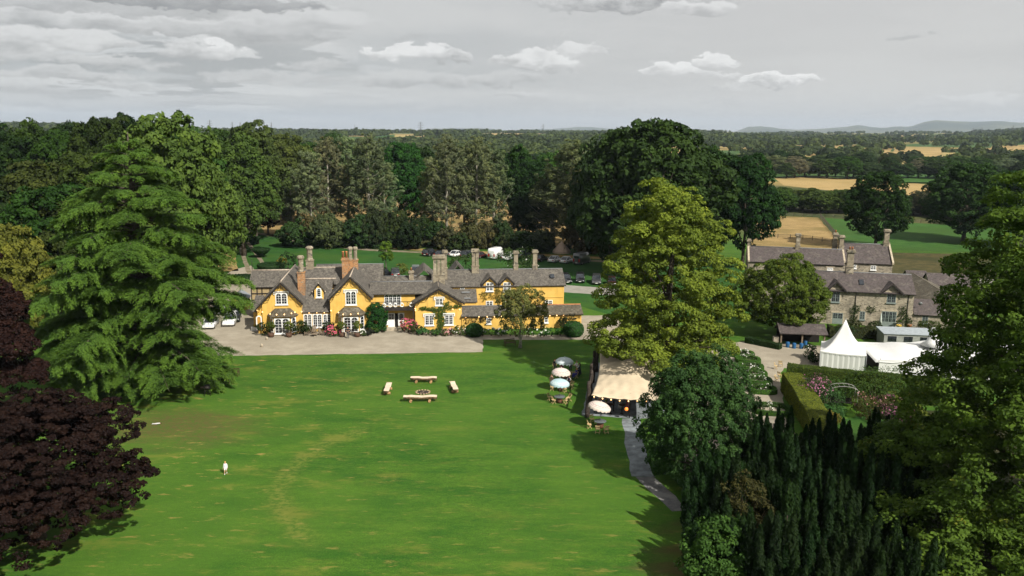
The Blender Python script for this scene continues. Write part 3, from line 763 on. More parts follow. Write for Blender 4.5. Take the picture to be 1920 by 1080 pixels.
# ---- shared prototypes for the woods ------------------------------------
HID = []
def proto(seed, h, r, **kw):
    p = make_tree('broadleaf_tree', seed, h, r, **kw); HID.append(p); return p
OAK = [proto(41, 20, 9, nclump=560, nleaf=52, leaf=.30, cr=1.15, n=26, base=.06, low=.7), proto(42, 20, 9, nclump=560, nleaf=52, leaf=.30, cr=1.2, n=30, bump=.30, base=.03, low=.7),
       proto(43, 20, 8, nclump=520, nleaf=52, leaf=.30, cr=1.1, n=20, bump=.38, topw=.5, base=.15)]
DOMED = [proto(44, 20, 8, nclump=480, nleaf=60, leaf=.28, cr=1.15, n=34, bump=.30, base=.1), proto(45, 20, 7, nclump=420, nleaf=55, leaf=.28, cr=1.1, n=26, bump=.33, base=.1, topw=.45)]
def poplar(seed):
    rng = np.random.default_rng(seed); h = 28
    root = empty('poplar_tree'); L = []
    tb = MB(); tb.tube([(0, 0, 0), (.1, 0, 9), (-.1, .1, 18), (.1, 0, 28)], [.42, .34, .2, .03], 7)
    for k in range(46):
        f = .22 + .76 * (k / 46.); z = f * h; a = k * 2.39996 + rng.uniform(-.4, .4)
        ln = (5.2 * math.sin(math.pi * min(1, (f * .8 + .22))) ** .7 + .6) * rng.uniform(.6, 1.1)
        e = Vector((math.cos(a) * ln, math.sin(a) * ln, z + ln * .75)); s = Vector((0, 0, z))
        md = s.lerp(e, .5) + Vector((0, 0, -.2 * ln))
        tb.tube([s, md, e], [.10 * (1.3 - f), .06 * (1.3 - f), .015], 4)
        for t_ in (.5, .75, 1.0):
            if rng.random() < .85:
                p = md.lerp(e, (t_ - .5) * 2); L.append((p.x, p.y, p.z, 1.05, 1.05, .85))
    # epicormic growth low on the stem
    for k in range(16): L.append((rng.normal() * 1.1, rng.normal() * 1.1, rng.uniform(2, 11), .9, .9, 1.2))
    pos, nrm, size, tint, cen = crown_pts(rng, L, 420, 44, .25, .85, 0.9, .9, .4)
    link('crown', leafmesh('crown', rng, pos, nrm, size, tint, .45), LEAF, root)
    tb.build('trunk', BARKP, root); HID.append(root); return root
POP = [poplar(51), poplar(52)]
BUSH = [make_tree('bush', 61, 5, 3.4, 150, 40, .24, .7, n=12, base=.0, low=.9, bump=.4, nl=4), make_tree('bush', 62, 4, 3.4, 140, 40, .24, .75, n=10, base=.0, low=.9, bump=.42, nl=4)]
HID += BUSH
used = set()
def put(protos, i, name, px, dist, h, r, ph, pr, col, label, group=None, cat='tree', z=0.0, jit=.12):
    p = protos[i % len(protos)]; rnd = random.Random(int(px * 7 + dist * 13))
    loc = AT(px, dist) if not isinstance(px, Vector) else px
    loc.z = z
    c = tuple(max(0.004, v * rnd.uniform(1 - jit, 1 + jit)) for v in col)
    first = id(p) not in used; used.add(id(p))
    return place(p, name, loc, r / pr, h / ph, rnd.uniform(0, 6.28), c, label, group, cat, first)

def oak(i, px, d, h, r, col, label, group=None, name='oak_tree'): return put(OAK, i, name, px, d, h, r, 20, 9, col, label, group)
def dome(i, px, d, h, r, col, label, group=None, name='broadleaf_tree'): return put(DOMED, i, name, px, d, h, r, 20, 7.7, col, label, group)
# named big ones
dome(0, 340, 132, 32.8, 8.9, (0.062, 0.098, 0.020), 'tall bright green domed tree rising behind the cedar')
dome(1, 392, 140, 25, 7.5, (0.062, 0.105, 0.02), 'bright green tree shouldering the right side of the tallest dome')
dome(1, 458, 190, 29, 9, (0.050, 0.085, 0.018), 'yellow-tipped green tree above the avenue of yew cups')
oak(2, 400, 160, 16, 6.5, (0.028, 0.062, 0.014), 'dark bush-like tree at the left edge of the avenue')
oak(1, 345, 150, 20, 7, DG, 'dark round tree low behind the right flank of the cedar')
oak(0, 505, 262, 27, 9, DG, 'dark oak behind the copper tree, left of the poplars')
put(OAK, 2, 'copper_tree', 503, 228, 11.5, 5.2, 20, 8, (0.036, 0.014, 0.013), 'small copper-red tree at the head of the avenue')
dome(0, 45, 106, 17.5, 4.6, YG, 'yellow-green tree above the purple beeches at the left edge')
oak(0, 1222, 168, 32.8, 14.6, (0.026, 0.050, 0.015), 'massive dark green oak towering behind the lime')
oak(1, 1145, 176, 31, 10, (0.026, 0.050, 0.015), 'dark oak joined to the left of the massive one')
oak(2, 1392, 178, 24.5, 8.6, (0.018, 0.042, 0.011), 'dark round tree between the massive oak and the tan paddock')
oak(1, 1330, 195, 27, 10, (0.018, 0.042, 0.011), 'dark tree filling the right shoulder of the massive oak')
oak(0, 1115, 205, 24, 8, (0.035, 0.06, 0.018), 'green tree above the bell tent')
oak(0, 1640, 212, 20.5, 8.6, (0.018, 0.040, 0.010), 'dark oak directly behind the far stone roof')
oak(0, 1806, 226, 22.5, 11.5, (0.020, 0.042, 0.011), 'dark oak at the right end of the green paddock')
oak(0, 1885, 262, 19, 8, (0.022, 0.048, 0.013), 'dark tree beyond the right end of the green paddock')
oak(1, 1925, 215, 22, 9, (0.020, 0.045, 0.012), 'dark oak cut by the right edge behind the lime')
# woodland on the left, back rows first
wood = 'dark trees of the left-hand wood'
rnd = random.Random(4)
i = 0
for d, tops, pxs in ((150, (24, 31), (-20, 90, 190)), (178, (27, 33.5), (30, 120, 215, 360)), (210, (29, 33), (-40, 70, 160, 250, 330, 400, 480)),
                     (250, (28, 33), (-70, 10, 100, 190, 290, 370, 440, 530)), (300, (24, 29), (0, 80, 170, 260, 340, 420, 500, 570, 620)),
                     (122, (17, 22), (-10, 110, 200))):
    for px in pxs:
        i += 1
        hh = rnd.uniform(*tops); cc = rnd.choice((DG, (0.030, 0.064, 0.014), MG, (0.024, 0.055, 0.016), (0.044, 0.072, 0.018), (0.028, 0.054, 0.016), (0.055, 0.075, 0.02)))
        zone_ = 'behind the cedar' if px > 110 else 'at the left edge'
        if px > 380: zone_ = 'beside the avenue'
        row = 'front' if d < 130 else ('second' if d < 160 else ('third' if d < 190 else ('fourth' if d < 230 else ('fifth' if d < 270 else 'last'))))
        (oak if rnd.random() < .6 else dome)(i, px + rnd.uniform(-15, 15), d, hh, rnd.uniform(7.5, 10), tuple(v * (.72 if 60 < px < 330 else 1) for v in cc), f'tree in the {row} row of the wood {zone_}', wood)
# poplars and the dark trees between them
for k, (px, d, h, r) in enumerate(((585, 214, 25, 5.0), (618, 218, 28.5, 5.4), (655, 222, 29, 5), (693, 212, 29.5, 5.6), (722, 222, 22, 4.5), (838, 214, 29.5, 5.4), (812, 226, 23, 4.6), (893, 216, 29, 5.6), (925, 222, 26, 5.2), (548, 224, 20, 4.5), (870, 226, 27, 5))):
    pos_ = ('first', 'second', 'third', 'fourth', 'fifth', 'seventh', 'sixth', 'ninth', 'tenth', 'small outermost', 'eighth')[k]
    put(POP, k, 'poplar_tree', px, d, h, r, 29, 5.2, GG, f'sparse grey-green poplar with pale stem, {pos_} from the left', 'poplars behind the house')
for k, (px, d, h, r) in enumerate(((1068, 206, 28.5, 7), (1095, 196, 24, 6.5), (1035, 214, 21, 6.5))):
    put(POP, k + 1, 'willow_tree', px, d, h, r, 29, 5.2, (0.095, 0.105, 0.05), f'thin greyish willow with bare twigs, {("tallest", "nearest", "lowest")[k]} of the three by the bell tent', 'willows by the bell tent')
for k, (px, d, h, r, c_) in enumerate(((760, 246, 26.5, 8.5, (0.022, 0.062, 0.013)), (790, 262, 25, 8, DG), (972, 240, 25, 7, (0.022, 0.056, 0.013)), (1000, 226, 22, 7, DG), (1030, 250, 24, 8, (0.03, 0.07, 0.016)), (560, 262, 24, 8, DG), (655, 300, 23, 8, DG), (880, 300, 22, 8, DG), (930, 310, 22, 9, DG), (985, 222, 14, 5, DG))):
    oak(k, px, d, h, r, c_, ('bright-topped dark oak between the two groups of poplars', 'dark oak just right of the gap between poplar groups', 'dark oak right of the last poplar', 'darkest oak left of the willows', 'dark oak hidden behind the willows', 'dark oak behind the first poplar', 'far dark oak behind the fourth poplar', 'far dark oak behind the eighth poplar', 'far dark oak behind the tenth poplar', 'low dark tree near the small canvas tent')[k], 'oaks among the poplars')
# scrub along the wood edge
rnd = random.Random(9); k = 0
for px in range(545, 1180, 17):
    k += 1
    d = 206 - (px - 545) * .012 + rnd.uniform(-2, 7)
    if px < 640 and rnd.random() < .4: continue
    if 1030 < px < 1075: continue
    put(BUSH, k, 'bush', px + rnd.uniform(-8, 8), d, rnd.uniform(2.5, 9.5), rnd.uniform(2.6, 4.6), 4.6, 3.4, rnd.choice(((0.028, 0.048, 0.016), (0.06, 0.072, 0.034), (0.022, 0.040, 0.013), (0.075, 0.068, 0.03), (0.045, 0.055, 0.028))), 'dark scrubby bush in the thicket along the track below the poplars', 'thicket bushes along the track', 'bush')
# hedgerow trees behind the paddocks, and the belts beyond
def belt(px0, px1, step, d0, d1, h, r, cols, label, group, seed, protos=OAK, ph=20, pr=9, name='broadleaf_tree'):
    rr = random.Random(seed); x = px0; q = 0
    while x < px1:
        f = (x - px0) / (px1 - px0); dd = d0 + (d1 - d0) * f + rr.uniform(-.03, .03) * d0
        loc = AT(x, dd); 
        put(protos, rr.randrange(9), name, x, dd, rr.uniform(*h), rr.uniform(*r), ph, pr, rr.choice(cols), label, group, z=H(loc.x, loc.y) - .3)
        x += step * rr.uniform(.6, 1.4); q += 1
belt(1440, 1990, 15, 318, 282, (6, 9.5), (5.0, 7.5), ((0.03, 0.055, 0.015), (0.045, 0.075, 0.018), (0.05, 0.055, 0.03), (0.055, 0.085, 0.02)), 'hedgerow tree along the far fence of the paddocks', 'hedgerow trees behind the paddocks', 3)
belt(1400, 1990, 19, 560, 545, (10, 16), (7, 11), ((0.04, 0.065, 0.02), SG, (0.10, 0.12, 0.07), MG, (0.03, 0.055, 0.018)), 'tree in the silvery belt beyond the stubble field', 'trees beyond the stubble field', 5, DOMED, 20, 7.7)
belt(1390, 1990, 36, 640, 680, (11, 17), (8, 11), (DG, (0.03, 0.055, 0.018), (0.04, 0.07, 0.02)), 'dark tree in the second belt beyond the stubble field', 'dark trees of the second belt', 6)
belt(1765, 1990, 30, 395, 380, (8, 12), (6, 8), (DG, (0.03, 0.055, 0.018)), 'dark hedge tree at the right end of the stubble field', 'trees at the right end of the stubble field', 8)
belt(470, 1240, 20, 400, 380, (12, 18), (7, 11), (DG, (0.03, 0.06, 0.018), MG, (0.035, 0.05, 0.02)), 'far tree beyond the straw meadow', 'trees beyond the straw meadow', 7)
belt(470, 1400, 26, 500, 520, (12, 18), (8, 12), (DG, (0.03, 0.06, 0.018), (0.045, 0.065, 0.028), (0.035, 0.05, 0.02)), 'far tree in the second row beyond the straw meadow', 'second row of trees beyond the meadow', 12)
belt(-60, 420, 30, 360, 400, (20, 26), (8, 12), (DG, (0.03, 0.06, 0.018)), 'far dark tree topping the left-hand wood', 'trees topping the left-hand wood', 13)

# everything further: one mass of crowns
def distant():
    rng = np.random.default_rng(77); P, N, S, TI = [], [], [], []
    FZ = []
    for (p0, p1, d0, d1) in FIELDS:
        e0 = d0 - 200; md = (e0 + d1) / 2; v0, v1 = ray((p0 + p1) / 2, 300), 0
        a_ = math.atan2(v0.x, v0.y); FZ.append((math.sin(a_) * md, math.cos(a_) * md, (p1 - p0) / 1500. * d1 * .5 + 10, (d1 - e0) / 2 + 20))
    # hedge lines and copses in polar coordinates
    spots = []
    for _ in range(620):
        a = rng.uniform(-.66, .70); r = 620 * (4600 / 620.) ** (rng.random() ** .85)
        k = rng.integers(5, 13); da = rng.normal() * .35
        for j in range(k):
            s_ = (j - k / 2) * rng.uniform(9, 14)
            x = math.sin(a) * r + s_ * math.cos(a + da); y = math.cos(a) * r - s_ * math.sin(a + da) + rng.normal() * 5
            spots.append((x, y, rng.uniform(7, 14) * (1.0 if r < 1500 else 1.15)))
    for _ in range(300):     # woods
        a = rng.uniform(-.66, .30) if rng.random() < .7 else rng.uniform(-.66, .7)
        r = 640 * (3200 / 640.) ** rng.random()
        for j in range(rng.integers(8, 20)):
            x = math.sin(a) * r + rng.normal() * 45; y = math.cos(a) * r + rng.normal() * 22
            spots.append((x, y, rng.uniform(8, 13)))
    for (x, y, h) in spots:
        r = math.hypot(x, y)
        if r < 585: continue
        if any((x - cx_) ** 2 / sx_ ** 2 + (y - cy_) ** 2 / sy_ ** 2 < 1 for cx_, cy_, sx_, sy_ in FZ): continue
        m = 70 if r < 1100 else (40 if r < 2200 else 22)
        w = h * rng.uniform(.5, .75)
        dv = unit(rng.normal(size=(m, 3))); dv[:, 2] = np.abs(dv[:, 2]) * 1.1 - .3; dv = unit(dv)
        z0 = H(x, y)
        base = rng.uniform(.05, .95)
        P.append(np.array([x, y, z0 + h * .5]) + dv * np.array([w, w, h * .5]) * rng.uniform(.75, 1.05, (m, 1)))
        N.append(unit(dv + rng.normal(size=(m, 3)) * .35)); S.append(np.full(m, (w * .30 + .2)) * rng.uniform(.7, 1.3, m) * (70. / m) ** .35)
        TI.append(np.clip(base + rng.uniform(-.15, .3, m), 0, 1))
    P, N, S, TI = map(np.concatenate, (P, N, S, TI))
    o = link('distant_woods', leafmesh('distant_woods', rng, P, N, S, TI, .8), LEAF, None, (0.048, 0.070, 0.026))
    tag(o, 'hedgerows and copses fading away to the horizon', 'woodland', kind='stuff')
distant()
# ================================================================== BUILDINGS
class Frame:
    def __init__(s, org, deg):
        s.o = Vector(org); s.a = R(deg); s.ex = Vector((math.cos(s.a), math.sin(s.a), 0)); s.ey = Vector((-math.sin(s.a), math.cos(s.a), 0))
    def L(s, px, py, c=0.0):
        """pixel on the upright plane local y = c -> local (x, z)"""
        v = ray(px, py); C0 = Vector((0, 0, CAM_H)); t = (c - s.ey.dot(C0 - s.o)) / s.ey.dot(v)
        p = C0 + v * t - s.o
        return p.dot(s.ex), p.z
    def loc(s, px, py):
        p = G(px, py) - s.o; return p.dot(s.ex), p.dot(s.ey)
    def world(s, x, y, z=0): return s.o + s.ex * x + s.ey * y + Vector((0, 0, z))
HF = Frame((-36.93, 115.45, 0), 7)
SF = Frame((62.61, 122.65, 0), -12)

def roofY(mb, xl, zl, xr, zr, xc, zc, y0, y1, th=.16):
    mb.slab([(xl, y0, zl), (xc, y0, zc), (xc, y1, zc), (xl, y1, zl)], th)
    mb.slab([(xc, y0, zc), (xr, y0, zr), (xr, y1, zr), (xc, y1, zc)], th)
def roofX(mb, yf, zf, yb, zb, yc, zc, x0, x1, th=.16):
    mb.slab([(x0, yf, zf), (x1, yf, zf), (x1, yc, zc), (x0, yc, zc)], -th)
    mb.slab([(x0, yc, zc), (x1, yc, zc), (x1, yb, zb), (x0, yb, zb)], -th)
def arch(x0, x1, z0, z1, n=7, pointed=.9):
    w = x1 - x0; r = w * .5 * pointed; zc = z1 - r; pts = [(x0, z0), (x1, z0)]
    for k in range(n + 1):
        a = math.pi * k / n; pts.append(((x0 + x1) / 2 + w / 2 * math.cos(a), zc + r * math.sin(a)))
    return pts
def window(parent, x0, x1, z0, z1, y, lights=2, rows=4, arched=True, frame=.13, mat=None, hood=True, sill=True, M=None, bars=1, name='window', cut=None, gmat=None):
    mat = mat or WHITE
    f = MB(); f.M = M; g = MB(); g.M = M
    f.box(x0, y - .06, z0, x1, y + .02, z1)
    w = (x1 - x0 - frame * (lights + 1)) / lights
    for i in range(lights):
        a = x0 + frame + i * (w + frame); b = a + w; top = z1 - frame * .8; bot = z0 + frame + (cut or 0)
        if arched: g.prism(arch(a, b, bot, top), y - .075, y - .0605)
        else: g.box(a, y - .075, bot, b, y - .0605, top)
        for k in range(1, rows):
            zz = bot + (top - bot) * k / rows; f.box(a, y - .095, zz - .017, b, y - .0755, zz + .017)
        for k in range(1, bars + 1):
            xx = a + w * k / (bars + 1); f.box(xx - .015, y - .092, bot, xx + .015, y - .0755, top - (.12 if arched else 0))
    o = f.build(name, mat, parent); g.build('pane', gmat or GLASS, o)
    if sill:
        s = MB(); s.M = M; s.box(x0 - .1, y - .17, z0 - .13, x1 + .1, y + .02, z0 - .003); s.build('sill', mat, o)
    if hood:
        h = MB(); h.M = M; h.box(x0 - .22, y - .16, z1 + .12, x1 + .22, y + .02, z1 + .24)
        h.box(x0 - .22, y - .14, z1 - .28, x0 - .1, y + .02, z1 + .118); h.box(x1 + .1, y - .14, z1 - .28, x1 + .22, y + .02, z1 + .118); h.build('hood_mould', mat, o)
    return o
def chimney(parent, x, y, z0, zb, z1, w, d, shafts=1, mat=None, bmat=None, octo=False, pots=0):
    mat = mat or CHSTONE; b = MB()
    b.box(x - w / 2, y - d / 2, z0, x + w / 2, y + d / 2, zb)
    b.box(x - w / 2 - .07, y - d / 2 - .07, zb + .001, x + w / 2 + .07, y + d / 2 + .07, zb + .14)
    root = b.build('chimney', bmat or mat, parent)
    s = MB(); sw = w / shafts
    for i in range(shafts):
        cx = x - w / 2 + sw * (i + .5); q = sw * .84 / 2
        if octo:
            s.lathe([(q * 1.15, zb + .141), (q * 1.15, zb + .3), (q * .92, zb + .4), (q * .92, z1 - .65), (q * 1.1, z1 - .5), (q * 1.3, z1 - .42), (q * 1.3, z1 - .2), (q * .95, z1 - .05), (q * .8, z1)], 8, (cx, y, 0), False)
        else:
            dq = d * .84 / 2
            s.box(cx - q, y - dq, zb + .141, cx + q, y + dq, z1 - .55)
    if not octo:
        s.box(x - w / 2 - .02, y - d / 2 - .02, z1 - .549, x + w / 2 + .02, y + d / 2 + .02, z1 - .42)
        s.box(x - w / 2 - .11, y - d / 2 - .11, z1 - .419, x + w / 2 + .11, y + d / 2 + .11, z1 - .18)
        s.box(x - w / 2 - .03, y - d / 2 - .03, z1 - .179, x + w / 2 + .03, y + d / 2 + .03, z1)
    s.build('shaft', mat, root)
    for i in range(pots):
        MB().lathe([(.13, z1), (.12, z1 + .35), (.15, z1 + .38), (.14, z1 + .45)], 8, (x + (i - (pots - 1) / 2) * .36, y, 0)).build('chimney_pot', TERRA, root)
    return root
def barge(parent, xl, zl, xr, zr, xc, zc, y, arcs=True, finial=0.9):
    b = MB()
    for (xe, ze) in ((xl, zl), (xr, zr)):
        s = 1 if xe > xc else -1
        b.add([(xe, y - .07, ze - .02), (xc, y - .07, zc - .02), (xc, y - .07, zc - .3), (xe, y - .07, ze - .28), (xe, y, ze - .02), (xc, y, zc - .02), (xc, y, zc - .3), (xe, y, ze - .28)],
              [(0, 1, 2, 3), (7, 6, 5, 4), (0, 4, 5, 1), (3, 2, 6, 7), (0, 3, 7, 4), (1, 5, 6, 2)])
        if arcs:
            n = 3
            for k in range(n):
                f0, f1 = k / n + .04, (k + 1) / n - .04
                p0 = Vector((xc + (xe - xc) * f0, y - .03, zc - .28 + (ze - zc) * f0)); p1 = Vector((xc + (xe - xc) * f1, y - .03, zc - .28 + (ze - zc) * f1))
                md = (p0 + p1) / 2 + Vector((-s * .16, 0, -.30))
                b.tube([p0, p0.lerp(md, .6) + Vector((0, 0, -.06)), md, p1.lerp(md, .6) + Vector((0, 0, -.06)), p1], .045, 4)
    o = b.build('bargeboard', BLACK, parent)
    if finial: MB().tube([(xc, y - .04, zc - 1.1), (xc, y - .04, zc + finial)], [.06, .035], 5).build('finial', BLACK, parent)
    return o
def ridge(parent, p0, p1, r=.11, mat=None): return MB().tube([p0, p1], r, 6).build('ridge_tiles', mat or RIDGE, parent)
def wall(parent, mb, mat=None, name='wall'): return mb.build(name, mat or OCHRE, parent)

house = empty('country_house', HF.o, HF.a, 1, 'long ochre-yellow country house with slate roofs, gables and tall chimneys', 'house')
L = HF.L
# --- walls
wall(house, MB().prism([(0, 0), (5.64, 0), (5.64, 4.72), (2.85, 7.6), (0, 4.62)], 0, 12))
wall(house, MB().prism([(-.75, 0), (-.003, 0), (-.003, 4.55), (-.75, 3.85)], .25, 8))
wall(house, MB().box(5.643, .8, 0, 9.877, 6, 3.1))
wall(house, MB().prism([(9.88, 0), (15.82, 0), (15.82, 5.35), (12.97, 8.3), (9.88, 5.35)], 0, 8))
wall(house, MB().box(15.823, 1.5, 0, 22.467, 8, 5.5))
wall(house, MB().prism([(22.47, 0), (29.52, 0), (29.52, 4.3), (26.05, 6.35), (22.47, 4.3)], 0, 6))
wall(house, MB().box(5.7, 6.003, 0, 17.1, 17.3, 5.45))
wall(house, MB().prism([(7.9, 0), (15.1, 0), (15.1, 5.2), (11.4, 7.15), (7.9, 5.2)], 26.0, 46.8, 'x'))
wall(house, MB().prism([(-.15, 0), (4.0, 0), (4.0, 2.15), (1.9, 3.05), (-.15, 2.15)], 29.523, 48.1, 'x'))
wall(house, MB().box(17.1, 8.003, 0, 25.99, 15.5, 4.4))
# --- roofs (each a part, with its ridge)
def roof(fn, *a, mat=None, **k):
    mb = MB(); fn(mb, *a, **k); return mb.build('roof', mat or SLATE, house)
r = roof(roofY, -.97, 3.85, 5.97, 4.62, 2.87, 7.87, -.4, 14.8); ridge(r, (2.87, -.42, 7.9), (2.87, 14.8, 7.9), .15)
barge(house, -.97, 3.85, 5.97, 4.62, 2.87, 7.87, -.41)
r = roof(roofY, 9.68, 5.2, 16.2, 5.2, 12.97, 8.55, -.4, 9); ridge(r, (12.97, -.42, 8.58), (12.97, 9, 8.58), .14)
barge(house, 9.68, 5.2, 16.2, 5.2, 12.97, 8.55, -.41, finial=0)
r = roof(roofY, 22.05, 4.25, 29.95, 4.25, 26.05, 6.62, -.4, 5.2); ridge(r, (26.05, -.42, 6.64), (26.05, 5.2, 6.64), .1)
barge(house, 22.05, 4.25, 29.95, 4.25, 26.05, 6.62, -.41, finial=1.3)
r = roof(roofX, .45, 3.05, 7.6, 5.0, 5.0, 7.3, 5.5, 9.9); ridge(r, (4.6, 5, 7.33), (10.4, 5, 7.33), .12)
r = roof(roofX, 6.5, 6.1, 11.5, 6.0, 9, 8.38, 4.2, 13.2); ridge(r, (4.2, 9, 8.4), (13.2, 9, 8.4), .12)
r = roof(roofX, 10.3, 5.55, 17.7, 5.5, 14, 8.05, 6.4, 17.35); ridge(r, (6.4, 14, 8.07), (17.35, 14, 8.07), .08, LEAD)
r = roof(roofX, 1.0, 5.55, 8.2, 5.4, 4.4, 6.8, 15.6, 25.2); ridge(r, (15.6, 4.4, 6.82), (25.2, 4.4, 6.82), .08, LEAD)
r = roof(roofX, 7.6, 5.2, 15.4, 5.2, 11.4, 7.35, 25.2, 47.1); ridge(r, (25.2, 11.4, 7.37), (47.1, 11.4, 7.37), .08, LEAD)
r = roof(roofX, 10.0, 4.4, 16.2, 4.4, 13.2, 6.1, 16.9, 25.3); ridge(r, (17, 13.2, 6.12), (25.3, 13.2, 6.12), .08, LEAD)
r = roof(roofX, -.5, 2.2, 4.3, 2.15, 1.9, 3.25, 29.45, 41.0); ridge(r, (29.45, 1.9, 3.27), (41, 1.9, 3.27), .09, LEAD)
r = roof(roofX, -.5, 2.2, 4.3, 2.15, 1.9, 3.25, 41.003, 48.35, mat=SLATE_M); r['label'] = 'mossy end of the low wing roof'; ridge(r, (41, 1.9, 3.27), (48.35, 1.9, 3.27), .09, TERRA)
MB().slab([(27.5, 4.6, 3.3), (32.3, 4.6, 3.3), (32.3, 8.0, 4.85), (27.5, 8.0, 4.85)], -.12).build('lean_to_roof', SLATE, house)
wall(house, MB().box(28, 4.8, 0, 32.1, 7.9, 3.25))
MB().slab([(-2.1, 3.0, 2.75), (-.76, 3.0, 2.75), (-.76, 6.4, 4.6), (-2.1, 6.4, 4.6)], -.12).build('lean_to_roof', SLATE, house)
wall(house, MB().box(-1.95, 3.3, 0, -.755, 6.3, 2.8))
# rear gable just showing over the long roof
r = roof(roofY, 27.9, 5.9, 31.3, 5.9, 29.6, 7.95, 12.0, 17.0)
r = roof(roofY, 21.0, 4.4, 27.0, 4.4, 24.0, 7.1, 12.5, 20.0)
# low gable joining the mid roof to the right: verge lines of a cross roof
# --- half-timbered wing at the back left
tw = MB().box(-3.5, 10.0, 3.0, 2.0, 16, 5.3); wall(house, tw, wallmat('tan_plaster', (.33, .25, .13), (.42, .32, .17), (.2, .15, .08)), 'upper_wall')
wall(house, MB().box(-3.2, 10.35, 0, 2.0, 15.9, 2.997), STONE)
b = MB()
for x in (-3.5, -2.6, -1.85, -.6, .2, 1.0): b.box(x, 9.94, 3.0, x + .16, 10.02, 5.3)
for z in (3.0, 4.05, 5.1): b.box(-3.5, 9.925, z, 2.0, 10.01, z + .16)
b.tube([(-3.4, 10.0, 3.0), (-3.4, 10.35, 2.4)], .07, 4)
b.build('timber_frame', BLACK, house)
r = roof(roofX, 9.6, 5.25, 16.5, 5.2, 13, 7.35, -3.8, 4.0); ridge(r, (-3.8, 13, 7.38), (4.0, 13, 7.38), .14)
MB().tube([(-3.7, 13, 7.4), (-3.7, 13, 9.3)], [.07, .03], 5).build('finial', BLACK, house)
# --- bays
def bay(cx, door=False):
    y1, z0, z1 = -1.05, .15, 2.85
    wb = MB().prism([(cx - 1.9, -.003), (cx + 1.9, -.003), (cx + 1.2, y1), (cx - 1.2, y1)], z0 if door else 0, z1, 'z'); o = wb.build('bay', OCHRE, house)
    b = MB(); b.hull8([(cx - 1.6, y1 - .35, z1), (cx + 1.6, y1 - .35, z1), (cx + 2.3, -.003, z1), (cx - 2.3, -.003, z1)], [(cx - 1.0, -.25, z1 + .95), (cx + 1.0, -.25, z1 + .95), (cx + 1.1, -.004, z1 + 1.0), (cx - 1.1, -.004, z1 + 1.0)])
    b.build('roof', SLATE_M, o)
    window(o, cx - 1.12, cx + 1.12, .25, 2.62, y1, 2, 5, True, .15, hood=False, sill=not door)
    for s in (-1, 1):
        M = Matrix.Translation((cx + s * 1.55, y1 / 2, 0)) @ Matrix.Rotation(s * math.atan2(1.05, .7), 4, 'Z')
        window(o, -.5, .5, .45, 2.62, 0, 1, 4, True, .17, hood=False, M=M, bars=0)
    if door:
        MB().box(cx - .95, y1 - .09, .32, cx - .12, y1 - .0755, 2.45).build('open_doorway', DARKIN, o)
        MB().box(cx - 1.3, y1 - .9, 0, cx + 1.3, y1 - .01, .16).build('step', QUOIN, o)
    return o
bay(2.95); bay(12.95, True)
def WP(px0, py0, px1, py1, c): 
    a = L(px0, py1, c); b_ = L(px1, py0, c); return a[0], b_[0], a[1], b_[1]
window(house, *WP(517, 549, 538.5, 571, 0), 0, 2, 4)
window(house, *WP(648, 545.5, 668, 571.5, 0), 0, 2, 4)
for a in ((570, 588.5, 584.7, 614), (587, 588.5, 604, 614), (606.3, 588.5, 621, 614)): window(house, *WP(*a, .8), .8, 2, 5, True, .13, hood=False)
x0, x1, z0, z1 = WP(721, 551.5, 752, 573, 1.5); window(house, x0, x1, z0, z1, 1.5, 4, 4, True, .12, hood=False, sill=False)
# garden doors under the balcony
x0, x1, z0, z1 = WP(716, 586.5, 758, 612, 1.5)
window(house, x0, x0 + .95, z0 + .35, z1, 1.5, 1, 4, True, .16, hood=False, bars=0)
window(house, x1 - .95, x1, z0, z1, 1.5, 1, 4, True, .16, hood=False, bars=0, sill=False, cut=.8)
dr = window(house, x0 + .953, x0 + 2.0, z0 - .1, z1, 1.5, 1, 2, False, .16, hood=False, sill=False, cut=1.0, name='door')
MB().box(x0 + 2.003, 1.38, z0 - .1, x1 - .953, 1.52, z1 - .05).build('open_doorway', DARKIN, house)
MB().box(x0 - .8, .3, 0, x1 + .3, 1.49, z0 - .1).build('step', QUOIN, house)
# balcony
b = MB().box(15.9, -.15, 3.32, 22.4, 1.49, 3.5).box(15.9, -.2, 3.2, 22.4, -.153, 3.6)
bal = b.build('balcony', BLACK, house)
b = MB().box(15.9, -.14, 4.5, 22.4, -.06, 4.58).box(15.9, -.13, 3.68, 22.4, -.07, 3.74)
n = 6
for k in range(n + 1):
    x = 15.95 + k * 6.35 / n; b.box(x, -.13, 3.5, x + .06, -.07, 4.5)
for k in (0, 1, 3, 5):
    x = 15.95 + k * 6.35 / n; xe = x + 6.35 / n
    b.tube([(x, -.1, 3.74), (xe, -.1, 4.5)], .022, 4).tube([(x, -.1, 4.5), (xe, -.1, 3.74)], .022, 4)
b.build('railing', BLACK, bal)
for k, px in enumerate((720.5, 731.5, 741, 753.5, 771)):
    x = L(px, 570, -.1)[0]; g = MB(); ring = []
    for j in range(13):
        a = 2 * math.pi * j / 12; ring.append((x + .26 * math.cos(a), -.16, 4.05 + .26 * math.sin(a)))
    g.tube(ring, .07, 5).tube([(x - .14, -.16, 4.34), (x, -.16, 4.44), (x + .14, -.16, 4.34)], .045, 5); g.build('white_ornament', WHITE, bal)
for x in (16.1, 22.2): MB().tube([(x, -.1, 0), (x, -.1, 3.2)], .05, 6).build('post', BLACK, bal)
MB().box(16.2, 1.42, 5.43, 22.3, 1.5, 5.55).build('gutter', BLACK, house)
# right pavilion
window(house, *WP(816.5, 559, 830.5, 572.5, 0), 0, 2, 2, False, .12)
window(house, *WP(796.5, 590.5, 813, 610, 0), 0, 2, 4, False, .13); window(house, *WP(833.5, 589.5, 850, 609, 0), 0, 2, 4, False, .13)
